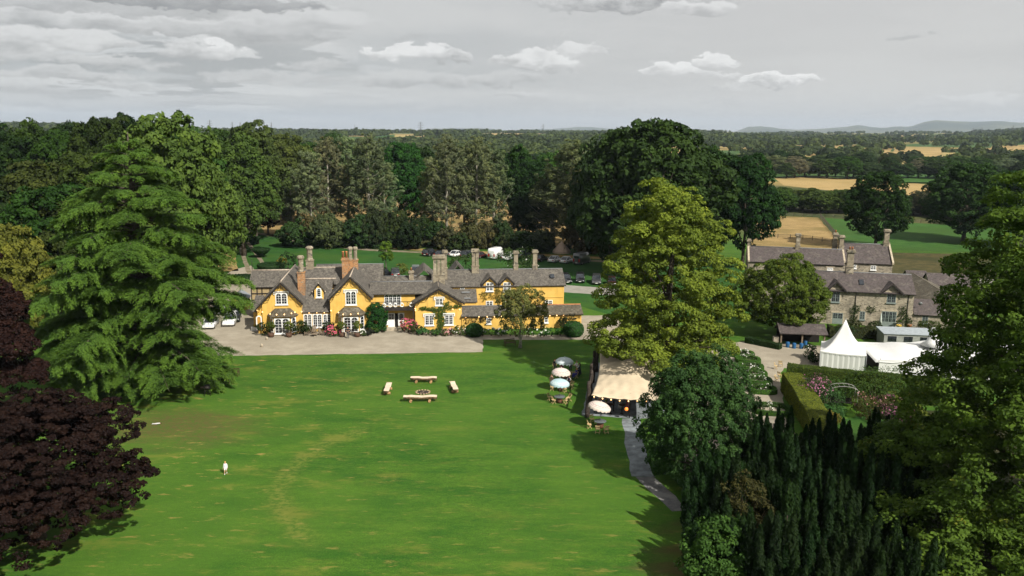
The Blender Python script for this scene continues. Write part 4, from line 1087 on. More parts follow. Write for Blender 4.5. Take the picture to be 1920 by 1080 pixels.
# long rear wing
window(house, *WP(863, 537.5, 871, 549, 7.9), 7.9, 1, 3, False, .13, hood=False)
for a in ((911, 564, 924.5, 573.5), (943, 564, 957, 573.5), (1022, 562.5, 1036, 571.5)): window(house, *WP(*a, 7.9), 7.9, 2, 2, False, .12, hood=False)
for px0, px1, wx0, wx1 in ((905.5, 930, 911.3, 925), (938, 962.5, 943.8, 957.5)):
    x0, z = L(px0, 530, 7.85); x1 = L(px1, 530, 7.85)[0]; xc = (x0 + x1) / 2
    dm = MB().prism([(x0 + .1, 5.0), (x1 - .1, 5.0), (x1 - .1, 5.75), (xc, 6.6), (x0 + .1, 5.75)], 7.8, 10.0).build('dormer', OCHRE, house)
    mb = MB(); roofY(mb, x0 - .22, 5.62, x1 + .22, 5.62, xc, 6.85, 7.5, 10.8, .12); mb.build('roof', SLATE, dm); barge(dm, x0 - .22, 5.62, x1 + .22, 5.62, xc, 6.85, 7.49, False, 0)
    window(dm, *WP(wx0, 529.5, wx1, 546, 7.8), 7.8, 2, 3, False, .13, hood=False)
MB().box(32.5, 7.82, 3.15, 46.7, 7.9, 3.2).build('string_course', OCHRE, house)
# small dormer of the middle roof
x0, x1 = L(589.5, 550, 2.2)[0], L(606.5, 550, 2.2)[0]; xc = (x0 + x1) / 2
dm = MB().prism([(x0, 4.2), (x1, 4.2), (x1, 6.05), (xc, 6.85), (x0, 6.05)], 2.2, 4.4).build('dormer', OCHRE, house)
mb = MB(); roofY(mb, x0 - .28, 5.85, x1 + .28, 5.85, xc, 7.1, 1.95, 4.8, .12); mb.build('roof', SLATE, dm)
window(dm, *WP(593.5, 540, 602.5, 557.5, 2.2), 2.2, 1, 4, True, .15, hood=False, bars=0)
for (x, z, y) in ((x0 - .28, 5.85, 1.95), (x1 + .28, 5.85, 1.95), (xc, 7.15, 1.95)): MB().lathe([(.05, -.1), (.12, 0), (.1, .1), (.03, .16)], 6, (x, y, z)).build('finial', RIDGE, dm)
# rooflight
for (px, py, c) in ((1035, 524, 9.4),): 
    x, z = L(px, py, c); MB().slab([(x - .35, 9.0, 6.22), (x + .35, 9.0, 6.22), (x + .35, 9.8, 6.66), (x - .35, 9.8, 6.66)], .09).build('roof_light', GLASS, house)
# skylights of the lean-to
for k in (0, 1): MB().slab([(29.9, 5.2 + k * 1.5, 3.67 + k * .68), (31.2, 5.2 + k * 1.5, 3.67 + k * .68), (31.2, 5.5 + k * 1.5, 3.8 + k * .68), (29.9, 5.5 + k * 1.5, 3.8 + k * .68)], .08).build('roof_light', LEAD, house)
# porch arch and chimneys
x0, x1 = L(480.5, 600, .25)[0], L(491, 600, .25)[0]
f = MB().prism(arch(x0 - .02, x1 + .0, .5, 2.75), .16, .25).build('door', WHITE, house); MB().prism(arch(x0 + .16, x1 - .16, .5, 2.6), .14, .159).build('recess', wallmat('shaded_ochre', (.42, .22, .05), (.5, .28, .06), (.3, .18, .05)), f)  # flat inner panel, shade of the opening painted as a darker ochre
def chp(px, y, pyb, pyt): x, zt = L(px, pyt, y); return x, y, L(px, pyb, y)[1], zt
x, y, zb, zt = chp(563.3, 3.2, 511, 479); chimney(house, x, y, 4.0, zb, zt, 1.05, .9, 1, CHSTONE, BRICK, True)
x, y, zb, zt = chp(579.8, 9.2, 489, 461.5); chimney(house, x, y, 7.0, zb, zt, 1.15, .9, 1, CHSTONE, CHSTONE, True)
x, y, zb, zt = chp(661, 8.2, 488, 462.5); chimney(house, x, y, 6.5, zb, zt, 1.55, .95, 2, CHSTONE, BRICK, True)
x, y, zb, zt = chp(646.5, 7.0, 487, 484); c_ = chimney(house, x, y, 5.5, zb, zb + .35, .9, .8, 1, BRICK, BRICK)
for s in (-.26, .26): MB().lathe([(.19, zb + .35), (.17, zb + 1.2), (.2, zb + 1.25), (.18, zb + 1.35)], 8, (x + s, y, 0)).build('chimney_pot', TERRA, c_)
x, y, zb, zt = chp(822.5, 5.4, 515.5, 478.5); chimney(house, x, y, 5.0, zb, zt, 1.85, 1.3, 3)
x, y, zb, zt = chp(834, 9.5, 503, 469); chimney(house, x, y, 5.0, zb, zt, .75, .75, 1)
x, y, zb, zt = chp(891, 11.0, 499, 467); chimney(house, x, y, 6.3, zb, zt, 1.2, .95, 2)
x, y, zb, zt = chp(967.3, 11.5, 498, 470.5); chimney(house, x, y, 6.5, zb, zt, .78, .7, 1)
x, y, zb, zt = chp(1003.2, 11.5, 497.5, 468.5); chimney(house, x, y, 6.5, zb, zt, .82, .7, 1)
x, y, zb, zt = chp(771, 12.5, 510, 507); chimney(house, x, y, 4.6, zb, zt, .75, .6, 1, pots=1)
# festoon bulbs along the eaves
def bulbs(pts):
    for (px, py, c) in pts:
        x, z = L(px, py, c); MB().lathe([(.03, .1), (.08, .04), (.09, -.03), (.04, -.1)], 6, (x, c, z)).build('light_bulb', WARM, house)
bulbs([(482, 581.5, -.2), (492, 585, -.1), (506.5, 588.5, -1), (518.5, 590, -1.5), (533, 589.6, -1.5), (546.5, 587.5, -1.1), (553, 585.5, -.4), (565.5, 584.5, -.1), (579.5, 586.5, .55), (594, 586, .55), (608, 586, .55),
       (634.5, 586, -.4), (643.5, 589.5, -1.5), (657.5, 589.5, -1.5), (671.5, 588, -1.2), (620.6, 582.5, -.1), (778.5, 578.5, -.2), (779, 582, -.1), (849, 580, -.1), (862, 580.5, -.1), (873.5, 594.5, -.3), (898, 594, -.55), (913.5, 594, -.55), (927, 594, -.55), (940.5, 593.5, -.55), (1018, 592, -.55), (1031, 592, -.55), (1044, 591.5, -.55), (1057, 591.5, -.55)])
# windows in the low wing
for a in ((912, 596, 921, 607), (1020.5, 594, 1028, 605)): window(house, *WP(*a, -.15), -.15, 1, 2, False, .12, hood=False)
# climbing plants on the walls
def climber(name, fr, y, blobs, leaf, color, label, parent=None, mat=None, seed=1, trunk=True, thick=.22, den=150):
    rng = np.random.default_rng(seed); P = []
    for (px, py, rx, rz) in blobs:
        x, z = fr.L(px, py, y); n = int(den * rx * rz * 4)
        a = rng.uniform(0, 6.28, n); q = np.sqrt(rng.random(n)) * (1 + .25 * np.sin(a * 5 + rng.uniform(0, 6)))
        P.append(np.stack([x + rx * q * np.cos(a), y - .04 - rng.random(n) * thick * (1.2 - q * .8), z + rz * q * np.sin(a)], 1))
    P = np.concatenate(P); P = P[P[:, 2] > .05]; n = len(P)
    N = unit(rng.normal(size=(n, 3)) * .6 + np.array([0, -1, .5]))
    o = link(name, leafmesh(name, rng, P, N, leaf * rng.uniform(.6, 1.3, n), rng.random(n)), mat or LEAF, None, color)
    o.location = fr.o; o.rotation_euler = (0, 0, fr.a)
    return tag(o, label, 'climbing plant')
climber('climbing_plant', HF, 0, [(818, 580, 2.0, .28), (805, 579, 1.5, .25), (836, 572.5, .7, .55), (858, 574, .6, .3), (823, 588, 1.0, 1.0), (827, 600, .6, 1.4), (826, 612, .45, .8), (794, 577, .6, .25), (849, 576, .8, .22)], .085, (0.06, 0.09, 0.02), 'green creeper spreading between the windows of the right gable', seed=3)
climber('climbing_plant', HF, 7.9, [(911, 551, 1.0, .35), (907, 556, .5, .8), (933, 552, .5, 1.4), (936, 560, .35, 1.6), (925, 557, .8, .4), (945, 556, 1.2, .35), (932, 543, .35, .8)], .085, (0.13, 0.11, 0.025), 'yellowish creeper on the long rear wing below the two dormers', seed=4, den=60)

# ------------------------------------------------------------------ stone house
sh = empty('stone_house', SF.o, SF.a, 1, 'long rubble-stone farmhouse with sage green windows and plum slate roofs', 'house')
LS = SF.L
def swall(mb, name='wall', mat=None): return mb.build(name, mat or STONE, sh)
def sroof(fn, *a, mat=None, **k):
    mb = MB(); fn(mb, *a, **k); return mb.build('roof', mat or SLATE_P, sh)
swall(MB().prism([(0, 0), (7, 0), (7, 5.55), (3.5, 7.8), (0, 5.55)], -14.5, .3, 'x'))
r = sroof(roofX, -.3, 5.45, 7.3, 5.45, 3.5, 7.95, -14.7, .5); ridge(r, (-14.7, 3.5, 7.97), (.5, 3.5, 7.97), .08, LEAD)
swall(MB().prism([(.1, 0), (5, 0), (5, 2.4), (2.5, 4.1), (.1, 2.4)], .303, 9, 'x')); r = sroof(roofX, -.25, 2.25, 5.3, 2.25, 2.5, 4.3, .503, 9.3)
swall(MB().prism([(1.5, 0), (11, 0), (11, 2.4), (6.2, 4.5), (1.5, 2.4)], 5.003, 25, 'y')); r = sroof(roofY, .9, 2.2, 11.5, 2.2, 6.2, 4.75, 1.6, 25, mat=SLATE_M); ridge(r, (6.2, 1.6, 4.77), (6.2, 25, 4.77), .08)
swall(MB().prism([(13.5, 0), (21, 0), (21, 8.0), (17.3, 10.6), (13.5, 8.0)], -7.9, .0, 'x')); r = sroof(roofX, 13.2, 8.0, 21.3, 7.9, 17.3, 10.9, -7.75, -.15); ridge(r, (-7.7, 17.3, 10.92), (-.15, 17.3, 10.92), .08, LEAD)
for x in (-8.0, -.15): MB().prism([(13.2, 8.0), (21.3, 8.0), (21.3, 8.35), (17.3, 11.15), (13.2, 8.35)], x, x + .3, 'x').build('coping', QUOIN, sh)
swall(MB().prism([(12, 0), (18, 0), (18, 7.75), (15, 9.85), (12, 7.75)], -24, -8.01, 'x')); r = sroof(roofX, 11.7, 7.75, 18.3, 7.75, 15, 10.05, -23.8, -8.1); ridge(r, (-23.8, 15, 10.07), (-8.1, 15, 10.07), .08, LEAD)
MB().prism([(11.7, 7.7), (18.3, 7.7), (18.3, 8.0), (15, 10.35), (11.7, 8.0)], -24.1, -23.8, 'x').build('coping', QUOIN, sh)
def WS(px0, py0, px1, py1, c): a = LS(px0, py1, c); b_ = LS(px1, py0, c); return a[0], b_[0], a[1], b_[1]
def swin(a, c=0, lights=2, rows=3, cut=None, name='window', mat=None):
    x0, x1, z0, z1 = WS(*a, c); z0 = max(z0, .05)
    o = window(sh, x0, x1, z0, z1, c, lights, rows, False, .12, mat or GREYW, hood=False, sill=name == 'window', name=name, cut=cut)
    MB().box(x0 - .3, c - .07, z1 + .004, x1 + .3, c + .02, z1 + .26).build('lintel', QUOIN, o)
    j = MB(); j.box(x0 - .2, c - .03, z0, x0 - .004, c + .02, z1).box(x1 + .004, c - .03, z0, x1 + .2, c + .02, z1); j.build('dressing', QUOIN, o)
for gx0, gx1, gw in ((1547, 1588, (1558, 543, 1576, 566)), (1649.5, 1695, (1662, 550, 1681, 567.5))):
    x0, x1 = LS(gx0, 545, -.02)[0], LS(gx1, 550, -.02)[0]; xc = (x0 + x1) / 2
    dm = MB().prism([(x0 + .4, 5.3), (x1 - .4, 5.3), (xc, 6.75)], -.02, 2.2).build('dormer', STONE, sh)
    mb = MB(); roofY(mb, x0, 5.35, x1, 5.35, xc, 7.0, -.4, 3.0, .12); mb.build('roof', SLATE_P, dm); barge(dm, x0, 5.35, x1, 5.35, xc, 7.0, -.4, False, 0)
    swin(gw)
swin((1559, 587, 1581, 614), 0, 2, 3, .8, 'door'); swin((1611, 584, 1622.5, 599)); swin((1650.5, 584.5, 1681.5, 612), 0, 4, 3, .7, 'door'); swin((1728, 592, 1741, 606.5), .1, 2, 2)
swin((1632, 498, 1643, 506), 13.5, 2, 2, mat=WHITE); swin((1600.5, 495.5, 1606, 503), 13.5, 1, 2, mat=WHITE); swin((1551, 502, 1561.5, 506.5), 12, 3, 1, mat=WHITE)
for px in (1606, 1705): 
    x, z = LS(px, 548, -.1); MB().tube([(x, -.08, 5.4), (x, -.08, .3)], .05, 6).build('drainpipe', BLACK, sh)
MB().box(-14.7, -.42, 5.33, .5, -.3, 5.45).build('gutter', BLACK, sh)
x, z = LS(1615, 532, 1.5); MB().slab([(x - .35, 1.0, 6.38), (x + .35, 1.0, 6.38), (x + .35, 2.0, 7.04), (x - .35, 2.0, 7.04)], .08).build('roof_light', GLASS, sh)
def chs(px, y, pyb, pyt, z0, w, **k):
    x, zt = LS(px, pyt, y); zb = LS(px, pyb, y)[1]; return chimney(sh, x, y, z0, zb, zt, w, .8, **k)
chs(1596, 3.5, 500, 468, 6.8, 1.15, pots=2); chs(1664, 17.3, 455, 430, 9.5, .95); chs(1567, 17.3, 458, 436, 9, .75, pots=1); chs(1579, 16, 462, 441, 8.5, .8)
chs(1497.5, 15, 462, 438, 8.9, .8); chs(1405, 15, 480, 448, 6, .6); chs(1427, 13, 500, 483, 5, .65)
# satellite dish
x, z = LS(1712, 556, .2); d_ = MB(); d_.M = Matrix.Translation((1.4, .3, 3.9)) @ Matrix.Rotation(R(-70), 4, 'X'); d_.lathe([(.02, 0), (.2, .03), (.32, .1)], 10).build('satellite_dish', LEAD, sh)
climber('climbing_plant', SF, 0, [(1600, 592, .6, 1.9), (1607, 578, .5, .6), (1633, 580, .8, .55), (1692, 590, .7, 1.5), (1700, 600, .5, 1.0)], .09, (0.035, 0.06, 0.018), 'dark creeper in patches on the stone house between the doors', seed=6, den=70)

# stone barn and its small neighbour
bf = Frame(G(1823, 563), -12)
barn = empty('stone_barn', bf.o, bf.a, 1, 'small stone barn with arched wooden door right of the farmhouse', 'barn')
bw = 7.4
MB().prism([(0, 0), (5.5, 0), (5.5, 2.5), (2.75, 4.2), (0, 2.5)], -bw, 0, 'x').build('wall', STONE, barn)
mb = MB(); roofX(mb, -.25, 2.4, 5.75, 2.4, 2.75, 4.4, -bw - .2, .2); mb.build('roof', SLATE_P, barn)
MB().prism(arch(-3.75, -2.65, .05, 2.0), -.05, .02).build('door', plain('door_oak', (.07, .045, .035)), barn)
hf = Frame(G(1737, 540), -12); hut = empty('stone_shed', hf.o, hf.a, 1, 'little slate-roofed shed left of the stone barn', 'shed')
MB().prism([(0, 0), (4, 0), (4, 1.8), (2, 3.0), (0, 1.8)], -3.5, 0, 'x').build('wall', STONE, hut); mb = MB(); roofX(mb, -.2, 1.75, 4.2, 1.75, 2, 3.15, -3.7, .2); mb.build('roof', SLATE_P, hut)

# open-fronted shelter below the hornbeam
of = Frame(G(1546, 652), -6); sx = -(G(1546, 652) - G(1467, 652)).length
shel = empty('open_shelter', of.o, of.a, 1, 'open-fronted slate-roofed shelter beneath the yellowing tree', 'shelter')
mb = MB(); roofX(mb, -.3, 1.95, 3.4, 1.9, 2.0, 3.0, sx - .3, .3, .12); mb.build('roof', SLATE_P, shel)
MB().box(sx, 3.0, 0, 0, 3.25, 1.9).build('back_wall', DARKIN, shel)
for x in (sx, sx * .52, -.1): MB().box(x - .1, 0, 0, x + .1, .2, 1.95).build('post', WOOD, shel)
MB().box(sx - 1.0, .2, 0, sx - .25, 1.0, 1.25).build('stone_pier', STONE, shel)
BLUE = plain('blue_plastic', (.02, .10, .24), .4)
for k, (px, py) in enumerate(((1476.5, 651), (1488.5, 653), (1502, 653.5), (1509.5, 648))):
    g = G(px, py); o = empty('stool', g, 0, 1, ('leftmost bright blue drum stool in front of the shelter', 'second blue drum stool from the left', 'third blue drum stool from the left, furthest forward', 'rightmost blue drum stool, set further back')[k], 'stool', 'blue drum stools')
    MB().lathe([(.27, 0), (.29, .05), (.26, .35), (.29, .68), (.27, .72)], 12).build('drum', BLUE, o); MB().lathe([(.25, .721), (.27, .75), (.2, .78)], 12).build('seat', BLUE, o)
# ================================================================== HEDGES, BEDS AND PLANTS
def cover(mb, rng, dens, leaf, lift=.03, mask=None, bias=.35, elong=None):
    """leaf blades strewn over the faces of a closed body"""
    P, N = [], []
    V = [Vector(v) for v in mb.v]
    for f in mb.f:
        p = [V[i] for i in f]
        for k in range(1, len(p) - 1):
            a, b, c = p[0], p[k], p[k + 1]; n = (b - a).cross(c - a); ar = n.length / 2
            if ar < 1e-6: continue
            m = rng.poisson(ar * dens)
            if not m: continue
            u, v = rng.random(m), rng.random(m); fl = u + v > 1; u[fl], v[fl] = 1 - u[fl], 1 - v[fl]
            A = np.array(a) + u[:, None] * np.array(b - a) + v[:, None] * np.array(c - a)
            P.append(A); N.append(np.repeat(np.array([n.normalized()]), m, 0))
    P, N = np.concatenate(P), np.concatenate(N); n = len(P)
    keep = P[:, 2] > .02; P, N = P[keep], N[keep]; n = len(P)
    nn = unit(N + rng.normal(size=(n, 3)) * bias + np.array([0, 0, .15]))
    P = P + N * (rng.random((n, 1)) * lift * 2)
    return leafmesh('foliage', rng, P, nn, leaf * rng.uniform(.6, 1.3, n), np.clip(.5 + rng.normal(size=n) * .22, 0, 1))
DARKG = plain('inner_growth', (0.018, 0.035, 0.010), .95, .4, 2.0)
def hedge_obj(name, mb, loc, rz, dens, leaf, color, label, cat='hedge', group=None, lift=.04, seed=1, scale=1, mat=None):
    rng = np.random.default_rng(seed)
    root = empty(name, loc, rz, scale, label, cat, group)
    mb.build('body', DARKG, root)
    link('foliage', cover(mb, rng, dens, leaf, lift), mat or LEAF, root, color)
    return root
def run(mb, pts, wd, h0, h1=None, wob=.06, seed=0):
    """a clipped hedge along a line, with slightly uneven faces"""
    rnd = random.Random(seed); pts = [Vector(p[:2]) for p in pts]; D = []
    for i in range(len(pts) - 1):
        k = max(1, int((pts[i + 1] - pts[i]).length / .8)); D += [pts[i].lerp(pts[i + 1], j / k) for j in range(k)]
    D.append(pts[-1]); S = []
    for i, p in enumerate(D):
        t = (D[min(i + 1, len(D) - 1)] - D[max(i - 1, 0)]).normalized(); n = Vector((-t.y, t.x)); hh = h0 + ((h1 or h0) - h0) * i / (len(D) - 1)
        w0 = wd / 2 + rnd.uniform(-wob, wob)
        S.append([(p.x + n.x * w0, p.y + n.y * w0, 0), (p.x + n.x * w0 * .93, p.y + n.y * w0 * .93, hh + rnd.uniform(-wob, wob)), (p.x - n.x * w0 * .93, p.y - n.y * w0 * .93, hh + rnd.uniform(-wob, wob)), (p.x - n.x * w0, p.y - n.y * w0, 0)])
    vs = [q for s in S for q in s]; fs = []
    for i in range(len(S) - 1):
        a, b = i * 4, i * 4 + 4; fs += [(a, a + 1, b + 1, b), (a + 1, a + 2, b + 2, b + 1), (a + 2, a + 3, b + 3, b + 2)]
    fs += [(3, 2, 1, 0), (len(vs) - 4, len(vs) - 3, len(vs) - 2, len(vs) - 1)]
    vs2 = vs; mb.add(vs2, fs)
    # outward faces
    return mb
def flip_out(mb):
    me = bpy.data.meshes.new('tmp'); me.from_pydata(mb.v, [], mb.f)
    import bmesh
    bm = bmesh.new(); bm.from_mesh(me); bmesh.ops.recalc_face_normals(bm, faces=bm.faces); bm.to_mesh(me); bm.free()
    mb.f = [tuple(p.vertices) for p in me.polygons]; bpy.data.meshes.remove(me); return mb

HG = (0.075, 0.098, 0.016)
c0 = G(1461, 727); cb = G(1778, 770)
hb = flip_out(run(MB(), [G(1474, 728), G(1600, 742), G(1700, 752), G(1778, 760)], 1.5, 2.9, seed=2)); hedge_obj('hedge', hb, (0, 0, 0), 0, 190, .085, (0.066, 0.100, 0.018), 'tall clipped hedge along the far side of the enclosed garden', seed=2)
e0 = G(1461, 728); e1 = G(1528, 858)
off = Vector((.9, 0, 0))
hl = flip_out(run(MB(), [e0 + Vector((1.0, -1.0, 0)), G(1482, 760) + Vector((1.1, 0, 0)), G(1508, 806) + Vector((1.1, 0, 0)), e1 + Vector((1.1, 0, 0))], 2.3, 2.25, 2.0, seed=3))
hedge_obj('hedge', hl, (0, 0, 0), 0, 230, .08, (0.130, 0.158, 0.024), 'wide clipped hedge with yellowed flat top running down towards the yews', seed=3)
hr = flip_out(run(MB(), [G(1676, 765), G(1700, 788), G(1745, 835)], 2.0, 1.9, seed=4)); hedge_obj('hedge', hr, (0, 0, 0), 0, 200, .085, (0.110, 0.140, 0.022), 'wide clipped hedge on the right side of the enclosed garden', seed=4)
hd = flip_out(run(MB(), [G(1399, 642), G(1463, 655)], .9, .8, seed=5)); hedge_obj('hedge', hd, (0, 0, 0), 0, 150, .08, (0.022, 0.05, 0.013), 'low dark hedge left of the open shelter', seed=5)
hd = flip_out(run(MB(), [G(1552, 630), G(1640, 634), G(1655, 640)], 1.6, 1.5, wob=.25, seed=6)); hedge_obj('hedge', hd, (0, 0, 0), 0, 150, .1, (0.045, 0.052, 0.02), 'shaggy brownish hedge between the stone house and the peaked marquee', seed=6)

# box-edged beds
def ring_bed(w, d, hh=.5, th=.42):
    mb = MB(); n = 26; pr = []
    for k in range(n):
        a = 2 * math.pi * k / n; c_, s_ = math.cos(a), math.sin(a); e = .62
        pr.append(((abs(c_) ** e) * math.copysign(1, c_) * w / 2, (abs(s_) ** e) * math.copysign(1, s_) * d / 2))
    vs = []
    for (x, y) in pr:
        q = Vector((x, y)); i_ = q * (1 - 2 * th / (w + d) * 2)
        vs += [(x, y, 0), (x * .985, y * .985, hh), (i_.x, i_.y, hh), (i_.x, i_.y, 0)]
    fs = []
    for k in range(n):
        a = k * 4; b = ((k + 1) % n) * 4; fs += [(a, b, b + 1, a + 1), (a + 1, b + 1, b + 2, a + 2), (a + 2, b + 2, b + 3, a + 3)]
    mb.add(vs, fs); return mb
WHITEFL = plain('white_petal', (.80, .80, .72), .7, .08)
PINK = plain('pink_petal', (.58, .10, .17), .7, .3, 6.0)
PALEPINK = plain('pale_pink_petal', (.62, .30, .30), .7, .3, 6.0)
MAUVE = plain('mauve_petal', (.42, .16, .26), .7, .3, 6.0)
def plant(name, loc, r, h, color, label, flowers=None, fl_n=0, fl_s=.08, cat='shrub', n=260, leaf=.11, seed=1, group=None, sx=1.0, fl_top=.3, mat=None):
    rng = np.random.default_rng(seed); root = empty(name, loc, 0, 1, label, cat, group)
    L_ = [(0, 0, h * .5, r * .75 * sx, r * .75, h * .48)]
    for k in range(9):
        a = k * 2.4; L_.append((math.cos(a) * r * .55 * sx, math.sin(a) * r * .55, h * rng.uniform(.35, .75), r * .4, r * .4, h * .25))
    pos, nrm, size, tint, cen = crown_pts(rng, L_, max(8, n // 12), 26, leaf, r * .28, .8, .8)
    pos[:, 2] = np.maximum(pos[:, 2], .03)
    link('foliage', leafmesh('foliage', rng, pos, nrm, size, tint), mat or LEAF, root, color)
    st = MB()
    for k in range(5):
        a = k * 1.26; st.tube([(0, 0, 0), (math.cos(a) * r * .25, math.sin(a) * r * .25, h * .5)], [.04, .015], 4)
    st.build('stem', BARK, root)
    if flowers:
        up = pos[(pos[:, 2] > h * fl_top)]; fl_n = fl_n * (3 if flowers is not WHITEFL else 1); sel = up[rng.choice(len(up), fl_n)]
        m = 5; P = np.repeat(sel, m, 0) + rng.normal(size=(fl_n * m, 3)) * fl_s * .6; P[:, 2] += .05
        out = P - np.array([0, 0, h * .4]); P = P + unit(out) * .06
        link('blossom', leafmesh('blossom', rng, P, unit(unit(out) + rng.normal(size=P.shape) * .5), np.full(len(P), fl_s), rng.random(len(P)), .9), flowers, root)
    return root
beds = ((1391, 664, 'farthest'), (1402, 675, 'second farthest'), (1407, 688, 'third farthest'), (1413, 701, 'fourth farthest'), (1421, 714, 'fifth farthest'), (1429, 731, 'second nearest, front of the chain of six'), (1446, 768, 'nearest, set apart'))
for k, (px, py, w_) in enumerate(beds):
    g = G(px, py + 3); big_ = k == 6
    hedge_obj('box_hedge', ring_bed(3.3 if not big_ else 4.3, 2.6 if not big_ else 3.4), g, R(-8), 330, .055, (0.050, 0.125, 0.018), f'low clipped box edging round the {w_} white-flowered bed', 'hedge', 'box-edged beds', .02, 20 + k)
    plant('flower_clump', g + Vector((0, 0, 0)), 1.0 if not big_ else 1.4, .95, (0.07, 0.10, 0.05), f'white-flowered plants inside the {w_} box-edged bed', WHITEFL, 13 if not big_ else 16, .06, 'flowers', 160, .08, 40 + k, 'white flowers in the beds', 1.1)

# shrubs against the yellow house
HB = [  # px, py(base), r, h, colour, flower material, count, label
    (497, 628, 1.3, 1.9, (0.020, 0.042, 0.014), None, 0, 'dark spreading shrub left of the first bay window'),
    (562, 627, 1.5, 1.9, (0.018, 0.036, 0.012), None, 0, 'dark spreading shrub right of the first bay window'),
    (573, 626, .9, 1.3, (0.035, 0.05, 0.016), None, 0, 'low shrub behind the reclining chairs'),
    (625, 629, 1.15, 1.4, (0.06, 0.09, 0.025), PINK, 46, 'pink hydrangea left of the open door bay'),
    (615, 625, .9, 1.7, (0.03, 0.045, 0.015), None, 0, 'dark shrub behind the pink hydrangea'),
    (681, 630, .55, .8, (0.06, 0.09, 0.03), WHITEFL, 22, 'small white hydrangea right of the open door bay'),
    (690, 629, .75, 1.0, (0.025, 0.03, 0.025), None, 0, 'dull dark dome of leaves right of the white hydrangea'),
    (702, 625, .7, 1.1, (0.05, 0.085, 0.02), None, 0, 'potted green plants at the foot of the ivy'),
    (766, 623, 1.35, 1.9, (0.055, 0.085, 0.02), PINK, 60, 'big bright red-pink hydrangea right of the garden doors'),
    (781, 626, 1.0, 1.2, (0.045, 0.055, 0.02), None, 0, 'brownish green shrub right of the red-pink hydrangea'),
    (792, 628, .85, .9, (0.035, 0.095, 0.03), None, 0, 'fresh green ferny plant at the corner of the right gable'),
    (817, 629, 1.1, 1.0, (0.035, 0.085, 0.022), None, 0, 'low green plants below the window of the right gable'),
    (839, 629, .8, 1.0, (0.08, 0.09, 0.04), PALEPINK, 26, 'faded pink hydrangea under the right gable'),
    (862, 629, 1.15, 1.4, (0.06, 0.095, 0.025), WHITEFL, 34, 'white hydrangea at the right corner of the gable'),
    (885, 616, 1.5, 2.4, (0.028, 0.024, 0.016), None, 0, 'dark bronze climber over the left end of the low wing'),
    (908, 615, 1.3, 2.3, (0.028, 0.026, 0.016), None, 0, 'dark bronze climber over the window of the low wing'),
    (1068, 614, 1.5, 2.3, (0.024, 0.028, 0.015), None, 0, 'dark bronze climber on the right end of the low wing'),
    (1056, 616, 1.0, 1.8, (0.03, 0.04, 0.015), None, 0, 'green shrub against the right end of the low wing')]
for k, (px, py, r_, h_, col, fm, fn, lb) in enumerate(HB):
    plant('shrub', G(px, py), r_, h_, col, lb, fm, fn, .075, 'shrub', 640, .09, 60 + k)
for k, px in enumerate((905, 921, 940, 957, 1000, 1016, 1034, 1050)):
    plant('border_plant', G(px, 630), 1.05, 1.15, (0.028, 0.085, 0.022), 'leafy green border plant in front of the low wing, ' + ('first', 'second', 'third', 'fourth', 'fifth', 'sixth', 'seventh', 'eighth')[k] + ' from the left', WHITEFL if k in (1, 2, 4, 5) else None, 16, .09, 'plant', 220, .09, 90 + k, 'plants in the long bed')
for k, (px, s) in enumerate(((889, 1.45), (1075, 1.7))):
    mb = MB().lathe([(.55, 0), (.85, .25), (.95, .6), (.85, 1.0), (.5, 1.28), (.05, 1.36)], 16)
    hedge_obj('topiary_ball', mb, G(px, 630), 0, 260, .07, (0.022, 0.068, 0.017), ('clipped round box bush left of the white flowers by the low wing', 'large clipped round box bush at the right end of the long bed')[k], 'topiary', None, .03, 110 + k, s * .95)
# ivy dome between the bay and the balcony
rng = np.random.default_rng(120)
iv = empty('ivy_mound', HF.world(16.6, -.3), HF.a, 1, 'tall dense green ivy mound beside the open door bay', 'climbing plant')
il = [(0, 0, 1.3, 1.35, .9, 1.4), (-.15, .1, 2.9, 1.15, .8, 1.2), (.75, 0, 2.2, .9, .75, 1.1), (.1, .1, 3.7, .85, .6, .6), (-.6, 0, .8, .9, .8, .9), (1.15, .1, 3.0, .55, .5, .5), (.3, -.3, .7, 1.1, .8, .8)]
pos, nrm, size, tint, cen = crown_pts(rng, il, 260, 60, .085, .34, .9, .9, .05)
pos[:, 2] = np.maximum(pos[:, 2], .03)
link('foliage', leafmesh('foliage', rng, pos, nrm, size, tint), LEAF, iv, (0.020, 0.072, 0.017))
b = MB()
for x in (-.5, .1, .8): b.tube([(x, .1, 0), (x * .8, .15, 2.0), (x * .5, .2, 3.4)], [.07, .04, .02], 5)
b.build('stem', BARK, iv)
# bay trees in pots
for k, (px, py, lb) in enumerate(((508.5, 632, 'left of the first bay'), (542, 632, 'right of the first bay'), (641.6, 631.5, 'left of the open door'), (670, 631.5, 'right of the open door'))):
    o = empty('potted_bay_tree', G(px, py), 0, 1, f'round-headed bay tree in a brown barrel {lb}', 'potted tree', 'bay trees in barrels')
    MB().lathe([(.36, 0), (.45, .3), (.46, .62), (.40, .63), (.38, .55)], 12).build('pot', plain('barrel_brown', (.085, .045, .028)), o)
    MB().tube([(0, 0, .5), (.03, 0, 1.4)], .04, 6).build('trunk', BARKP, o)
    rng = np.random.default_rng(130 + k)
    pos, nrm, size, tint, cen = crown_pts(rng, [(0, 0, 1.75, .62, .62, .48)], 46, 30, .075, .2, .9, .9)
    link('crown', leafmesh('crown', rng, pos, nrm, size, tint), LEAF, o, (0.075, 0.10, 0.02))
